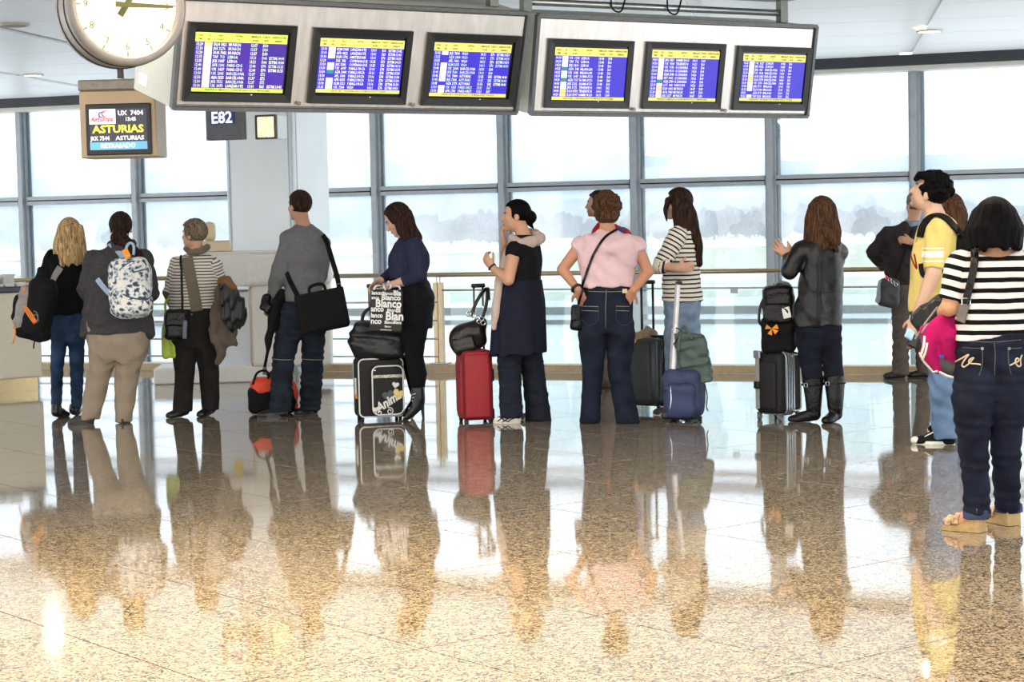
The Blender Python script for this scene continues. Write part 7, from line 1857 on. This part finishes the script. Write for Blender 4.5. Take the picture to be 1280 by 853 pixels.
build('shell', grbox(TQ(0, -0.07, 0.33), (0.205, 0.055, 0.265), A, 0.05, 4), M_HARD, s7, smooth=True); build('shell', grbox(TQ(0, 0.07, 0.33), (0.205, 0.055, 0.265), A, 0.05, 4), M_HARD, s7, smooth=True)
build('frame', grbox(TQ(0, 0, 0.33), (0.209, 0.022, 0.27), A, 0.02, 3), M_HARDL, s7, smooth=True)
for y in (-0.03, 0.03): build('frame_rim', gtube(rrect(TQ(0, y, 0.33), A[0], UP, 0.210, 0.272, 0.05), 0.010, 6, closed=True), M_BLK, s7)
for x in (-0.12, 0.12): build('rib', grbox(TQ(x, -0.125, 0.33), (0.012, 0.008, 0.22), A, 0.006, 2), M_HARD, s7)
for z in (0.16, 0.30, 0.52): build('corner_stud', gcyl(TQ(0.212, -0.055, z), TQ(0.228, -0.055, z), 0.02, 12), M_BLK, s7)
build('side_handle', gtube([TQ(0.212, 0, 0.42), TQ(0.245, 0, 0.40), TQ(0.245, 0, 0.28), TQ(0.212, 0, 0.26)], 0.011, 8), M_BLK, s7)
for x in (-0.17, 0.17):
    for y in (-0.085, 0.085):
        build('caster_fork', grbox(TQ(x, y, 0.056), (0.014, 0.014, 0.014), A, 0.004, 1), M_BLK, s7); wheel(s7, TQ(x, y, 0.026), 0.026, A[0] + A[1] * 0.6, M_RUBB)
q0 = TQ(-0.055, 0.06, 0.59)
for x in (-0.09, 0.02): build('handle_tube', gcyl(TQ(x, 0.085, 0.55), TQ(x, 0.085, 1.02), 0.010, 10), M_BLK, s7, smooth=True)
build('handle_grip', grbox(TQ(-0.035, 0.085, 1.03), (0.075, 0.015, 0.016), A, 0.010, 3), M_BLK, s7)
rt, ot = drape('folded_hat', 'crumpled tan cloth hat resting on top of the graphite suitcase', 'hat', [[(792, 424, D7s - 0.02, 7), (803, 421, D7s - 0.05, 8.5), (815, 422, D7s - 0.02, 7)], [(797, 428, D7s - 0.06, 5), (812, 427, D7s - 0.08, 5.5)], [(809, 414, D7s, 5), (819, 421, D7s - 0.02, 5.5)]], pm('tan_canvas', (0.60, 0.53, 0.42), rough=0.9, var=0.12), amp=0.008, h=0.008)
build('orange_tag', grbox(at(791, 427, D7s - 0.19), (0.025, 0.006, 0.014), BAX(-20, 10), 0.004, 1), M_TAGO, s7)

# --- blue rolling bag with telescopic handle, green tote on it
D9s = onz(852, 529)[1] + 0.12; A = BAX(-16); cb = V3(at(855, 500, D9s)[0], D9s, 0)
M_BLUN = pm('navy_blue_nylon', (0.18, 0.23, 0.37), rough=0.65, var=0.15, scale=20)
rb = empty('rolling_bag', cb, 'navy blue wheeled bag with white telescopic handle', 'suitcase')
softbag('body', cb + UP * 0.215, (0.150, 0.13, 0.185), A, M_BLUN, rb, r=0.07, amp=0.004)
softbag('front_pocket', cb + UP * 0.17 - A[1] * 0.115 + A[0] * 0.0, (0.115, 0.05, 0.13), A, M_BLUN, rb, r=0.04, amp=0.004, seed=5)
build('base_guard', grbox(cb + UP * 0.052 - A[0] * 0.03, (0.13, 0.12, 0.028), A, 0.018, 2), M_BLK, rb)
build('piping', gtube(rrect(cb + UP * 0.215 + A[0] * 0.10, A[1], UP, 0.11, 0.17, 0.08), 0.006, 6, closed=True), M_BLUN, rb)
bv = bvh_of([o for o in rb.children if not o.name.startswith('base')]); seam('zip', bv, [(838, 480), (839, 500), (837, 515)], 0.004, M_CHROME, rb); seam('zip', bv, [(845, 482), (858, 479), (868, 482)], 0.004, M_BLK, rb)
for s_ in (-1, 1): wheel(rb, cb + A[0] * -0.105 + A[1] * s_ * 0.10 + UP * 0.030, 0.030, A[1], M_RUBB); build('foot', grbox(cb + A[0] * 0.10 + A[1] * s_ * 0.09 + UP * 0.015, (0.018, 0.018, 0.015), A, 0.005, 1), M_BLK, rb)
M_WALU = pm('white_aluminium_handle', (0.88, 0.88, 0.89), rough=0.3, metal=0.2)
ha, hb_ = at(841, 468, D9s - 0.03), at(848, 356, D9s - 0.02)
for off in (0.0, 0.10): build('handle_tube', gtube([ha + V3(0, off, 0), ha + (hb_ - ha) * 0.5 + V3(0, off, 0), ha + (hb_ - ha) * 0.5 + V3(0, off, 0), hb_ + V3(0, off, 0)], [0.022, 0.022, 0.016, 0.016], 10), M_WALU, rb)
build('handle_grip', grbox(hb_ + V3(0.008, 0.05, 0.012), (0.022, 0.068, 0.014), None, 0.010, 2), M_BLK, rb)
loop('side_strap', [at(881, 480, D9s), at(884, 495, D9s), at(883, 508, D9s), at(885, 514, D9s)], 0.005, M_BLK, rb, 6)
Dt9 = D9s - 0.02; c = at(866, 445, Dt9); s9 = FPX / Dt9
M_TEAL = pm('dark_green_coated_cloth', (0.26, 0.33, 0.31), rough=0.5, var=0.15, scale=8)
tb = empty('tote_bag', at(864, 479, Dt9), 'dark green tote bag sitting on the navy wheeled bag', 'bag')
def tote_sdf(P):
    return np.maximum(np.maximum(S_rbox(c + UP * 0.005, (0.115, 0.075, 0.225), BAX(-6, 10), 0.03)(P), (P - at(850, 411, Dt9)) @ nrm(at(884, 423, Dt9) - at(850, 411, Dt9) + UP * 0.0) * 0 - 1), (P - at(866, 418, Dt9)) @ nrm(V3(0.12, 0, 1)))
soft('body', tote_sdf, c, (0.16, 0.1, 0.26), M_TEAL, tb, amp=0.009, seed=8)
loop('handle', [at(848, 440, Dt9 - 0.08), at(850, 418, Dt9 - 0.06), at(855, 408, Dt9 - 0.03), at(860, 416, Dt9 - 0.06), at(866, 425, Dt9 - 0.08)], 0.012, M_TEAL, tb)
loop('tie', [at(845, 410, Dt9 - 0.04), at(851, 414, Dt9 - 0.06), at(846, 424, Dt9 - 0.07), at(842, 431, Dt9 - 0.05)], 0.005, M_BLK, tb, 6)

# --- suitcase, black bag and ribbon beside the leather jacket
D10s = onz(974, 527)[1] + 0.12; A = BAX(-52); cb = V3(at(973, 490, D10s)[0], D10s, 0)
s10 = empty('suitcase', cb, 'black suitcase with silver zips and grey strap beside the leather jacket', 'suitcase')
def UQ(x, y, z): return cb + A[0] * x + A[1] * y + UP * z
build('body', grbox(UQ(0, 0, 0.285), (0.135, 0.12, 0.23), A, 0.04, 4), M_CANV, s10, smooth=True)
for k, y in enumerate((-0.055, -0.03, -0.005, 0.02)): build('silver_zip', gtube(rrect(UQ(0, y, 0.285), A[0], UP, 0.142, 0.236, 0.05), 0.0085, 6, closed=True), M_HARDL, s10)
build('front_pocket', grbox(UQ(0.0, -0.125, 0.27), (0.10, 0.022, 0.18), A, 0.02, 3), M_CANV, s10, smooth=True)
build('strap', grbox(UQ(-0.07, -0.15, 0.30), (0.020, 0.006, 0.21), A, 0.004, 1), M_GRYN, s10); build('strap_plate', grbox(UQ(-0.07, -0.153, 0.50), (0.034, 0.008, 0.03), A, 0.012, 2), M_HARDL, s10)
build('strap_buckle', grbox(UQ(-0.07, -0.160, 0.27), (0.024, 0.010, 0.028), A, 0.006, 2), M_BLK, s10)
build('pocket_piping', gtube(rrect(UQ(0.138, 0.05, 0.285), A[1], UP, 0.05, 0.21, 0.03), 0.006, 6, closed=True), M_WPIPE, s10)
for x in (-0.11, 0.11):
    for y in (-0.09, 0.09):
        build('caster_fork', grbox(UQ(x, y, 0.050), (0.016, 0.016, 0.012), A, 0.004, 1), M_EDGE, s10); wheel(s10, UQ(x, y, 0.026), 0.026, A[0] + A[1] * 0.4, M_EDGE)
for x in (-0.10, -0.01): build('handle_tube', gcyl(UQ(x, 0.09, 0.50), UQ(x, 0.09, 1.0), 0.009, 10), M_EDGE, s10, smooth=True)
build('handle_grip', grbox(UQ(-0.055, 0.09, 1.01), (0.065, 0.014, 0.015), A, 0.010, 3), M_BLK, s10)
D10b = D10s - 0.03; c = at(973, 399, D10b); bA = BAX(-10)
bb10 = empty('travel_bag', at(973, 442, D10b), 'black leather bag with orange ribbon resting on the suitcase by the leather jacket', 'bag')
softbag('lower_body', c - UP * 0.115, (0.128, 0.10, 0.14), bA, M_NYL, bb10, r=0.045, amp=0.005)
softbag('upper_body', c + UP * 0.115, (0.120, 0.095, 0.145), bA, BLK_LEA, bb10, r=0.06, amp=0.006, seed=4)
softbag('front_pocket', c + UP * 0.045 - bA[1] * 0.095, (0.11, 0.032, 0.075), bA, BLK_LEA, bb10, r=0.03, amp=0.004, seed=6)
loop('side_loop', [at(955, 372, D10b), at(950, 385, D10b - 0.02), at(949, 402, D10b - 0.02), at(955, 410, D10b)], 0.010, M_BLK, bb10)
loop('top_handle', [at(968, 357, D10b), at(973, 353, D10b), at(984, 354, D10b), at(990, 360, D10b)], 0.009, M_GRYN, bb10)
build('white_label', grbox(at(983, 391, D10b - 0.135), (0.030, 0.005, 0.042), BAX(-10, 12), 0.012, 2), M_PAPER, bb10)
q = at(964.5, 411, D10b - 0.15)
for a0 in (20, 160, 250, 320): build('orange_ribbon', gprism([q, q + V3(math.cos(math.radians(a0 - 22)), -0.2, math.sin(math.radians(a0 - 22))) * 0.05, q + V3(math.cos(math.radians(a0 + 22)), -0.1, math.sin(math.radians(a0 + 22))) * 0.05], V3(0, -0.006, 0)), M_TAGO, bb10)

# --- shoulder bag of the man at the railing
D11b = D11 - 0.26; c = at(1111, 366, D11b)
b11 = empty('shoulder_bag', at(1111, 385, D11b), 'grey and black shoulder bag of the man at the railing', 'bag')
softbag('body', c, (0.095, 0.06, 0.135), BAX(10, -4), pm('graphite_nylon', (0.20, 0.20, 0.21), rough=0.6, var=0.15), b11, r=0.045, amp=0.005)
softbag('side_panel', c - V3(0.075, 0.0, -0.015), (0.028, 0.05, 0.11), BAX(10, -8), pm('silver_grey_nylon', (0.58, 0.62, 0.65), rough=0.5), b11, r=0.024, amp=0.004)
for k in range(4): build('key_ring', gtube([at(1108 + 4 * k, 347 + 3 * k, D11b - 0.07) + V3(math.cos(t), 0, math.sin(t)) * 0.014 for t in np.linspace(0, 6.283, 10, endpoint=False)], 0.004, 5, closed=True), M_CHROME if k else M_RED, b11)
build('strap', gribbon(smooth_line([at(1118, 352, D11b), at(1124, 335, D11b + 0.03), at(1132, 312, D11b + 0.07), at(1140, 290, D11b + 0.14), at(1143, 282, D11b + 0.22)], 4), [V3(0, -1, 0.1)] * 17, 0.03, 0.006), M_NYL, b11)

# --- backpack straps, phone and wallet of the man in yellow
bv = bvh_of([o for o in P12.root.children if o.name.startswith('t_shirt')])
bk = P12; Fk = AX(P12.yaw)[1]
kp = empty('backpack', at(1206, 395, D12 - 0.02), 'black backpack worn by the young man in the yellow t-shirt', 'backpack')
cK = at(1209, 335, D12 + 0.02); softbag('body', cK, (0.14, 0.075, 0.22), AX(P12.yaw), M_NYL, kp, r=0.06, amp=0.005)
strap('shoulder_strap', bv, [(1151, 297), (1154, 285), (1161, 275), (1171, 270.5), (1182, 274), (1191, 283), (1199, 292)], 0.060, 0.012, M_NYL, kp, off=0.003, dflt=D12 - 0.12)
strap('lower_strap', bv, [(1151, 330), (1153, 342), (1158, 348)], 0.03, 0.008, M_NYL, kp, off=0.003); strap('lower_strap', bv, [(1178, 340), (1184, 338), (1192, 345)], 0.03, 0.008, M_NYL, kp, off=0.003)
ph_ = empty('folded_ticket', at(1136, 420, D12 - 0.16), 'pale blue folded ticket in the hand of the man in yellow', 'ticket')
build('paper', grbox(at(1137, 418, D12 - 0.22), (0.030, 0.010, 0.032), BAX(30, -30), 0.004, 1), pm('pale_blue_card', (0.72, 0.86, 0.95), rough=0.6), ph_)
wl = empty('wallet', at(1139, 432, D12 - 0.16), 'black and tan wallet held below the pale blue ticket', 'wallet')
build('cover', grbox(at(1141, 426, D12 - 0.18), (0.035, 0.014, 0.045), BAX(30, -24), 0.008, 2), M_BLK, wl); build('lining', grbox(at(1137.5, 430, D12 - 0.18), (0.02, 0.012, 0.036), BAX(30, -12), 0.008, 2), M_LIN, wl)

# --- shoulder bag and magenta jacket of the nearest woman
Dn = D14 - 0.04
nb = empty('shoulder_bag', at(1165, 425, Dn + 0.2), 'black shoulder bag with grey strap under the elbow of the nearest woman', 'handbag')
c = at(1172, 400, Dn + 0.22); softbag('body', c, (0.115, 0.06, 0.10), BAX(-20, 34), BLK_LEA, nb, r=0.045, amp=0.005)
build('piping', gtube([at(1144, 424, Dn + 0.13), at(1158, 402, Dn + 0.13), at(1172, 384, Dn + 0.14)], 0.005, 6), M_GRYN, nb)
bv = bvh_of([TOP14])
strap('shoulder_strap', bv, [(1217, 314), (1219, 325), (1217, 340), (1213, 358), (1209, 375), (1206, 390), (1204, 402)], 0.036, 0.008, BLK_LEA, nb, off=0.006, dflt=Dn - 0.1)
strap('strap_end', bv, [(1207, 382), (1205, 392), (1203, 402)], 0.05, 0.010, pm('grey_strap_leather', (0.42, 0.40, 0.40), rough=0.6), nb, off=0.007, dflt=Dn - 0.1)
q, n = stick(bv, 1210, 377, 0.016)
if q is not None: build('strap_buckle', gtube(rrect(q, V3(1, 0, 0), UP, 0.020, 0.016, 0.004, 2), 0.004, 5, closed=True), M_CHROME, nb)
M_MAG = pm('magenta_fleece', (0.66, 0.09, 0.36), rough=0.9, var=0.15, scale=18, bump=0.3, bscale=60)
Dj = Dn + 0.10
mj, om = drape('held_jacket', 'magenta jacket with white and grey trim draped over the bag of the nearest woman', 'jacket',
    [[(1188, 404, Dj, 11), (1180, 422, Dj, 16), (1184, 440, Dj, 14), (1190, 452, Dj, 8)], [(1176, 402, Dj, 8), (1163, 418, Dj, 12), (1159, 440, Dj, 10), (1168, 460, Dj, 7)], [(1196, 406, Dj, 7), (1198, 425, Dj, 7), (1195, 445, Dj, 7)]], M_MAG, amp=0.013, k=0.025, h=0.0085)
bv = bvh_of([om])
seam('white_trim', bv, [(1173, 391), (1160, 405), (1150, 420), (1146, 432)], 0.005, M_GRYN, mj); seam('white_trim', bv, [(1148, 437), (1155, 452), (1162, 464), (1172, 464)], 0.006, M_WPIPE, mj)
seam('white_print', bv, [(1156, 420), (1155, 432), (1151, 446)], 0.006, M_WPIPE, mj); seam('white_print', bv, [(1159, 429), (1157, 440), (1153, 450)], 0.006, M_WPIPE, mj)
soft('grey_cuff', S_chain([at(1177, 452, Dj), at(1190, 462, Dj)], [0.04, 0.042]), at(1184, 457, Dj), (0.1, 0.06, 0.08), pm('charcoal_cuff', (0.30, 0.29, 0.31), rough=0.85), mj, amp=0.004)
build('cuff_edge', gtube([at(1174, 465, Dj - 0.045), at(1184, 470, Dj - 0.045), at(1192, 472, Dj - 0.045)], 0.006, 6), M_WPIPE, mj)
build('blue_pull', grbox(at(1177, 446, Dj - 0.07), (0.012, 0.006, 0.008), None, 0.004, 1), M_NAVY, mj)
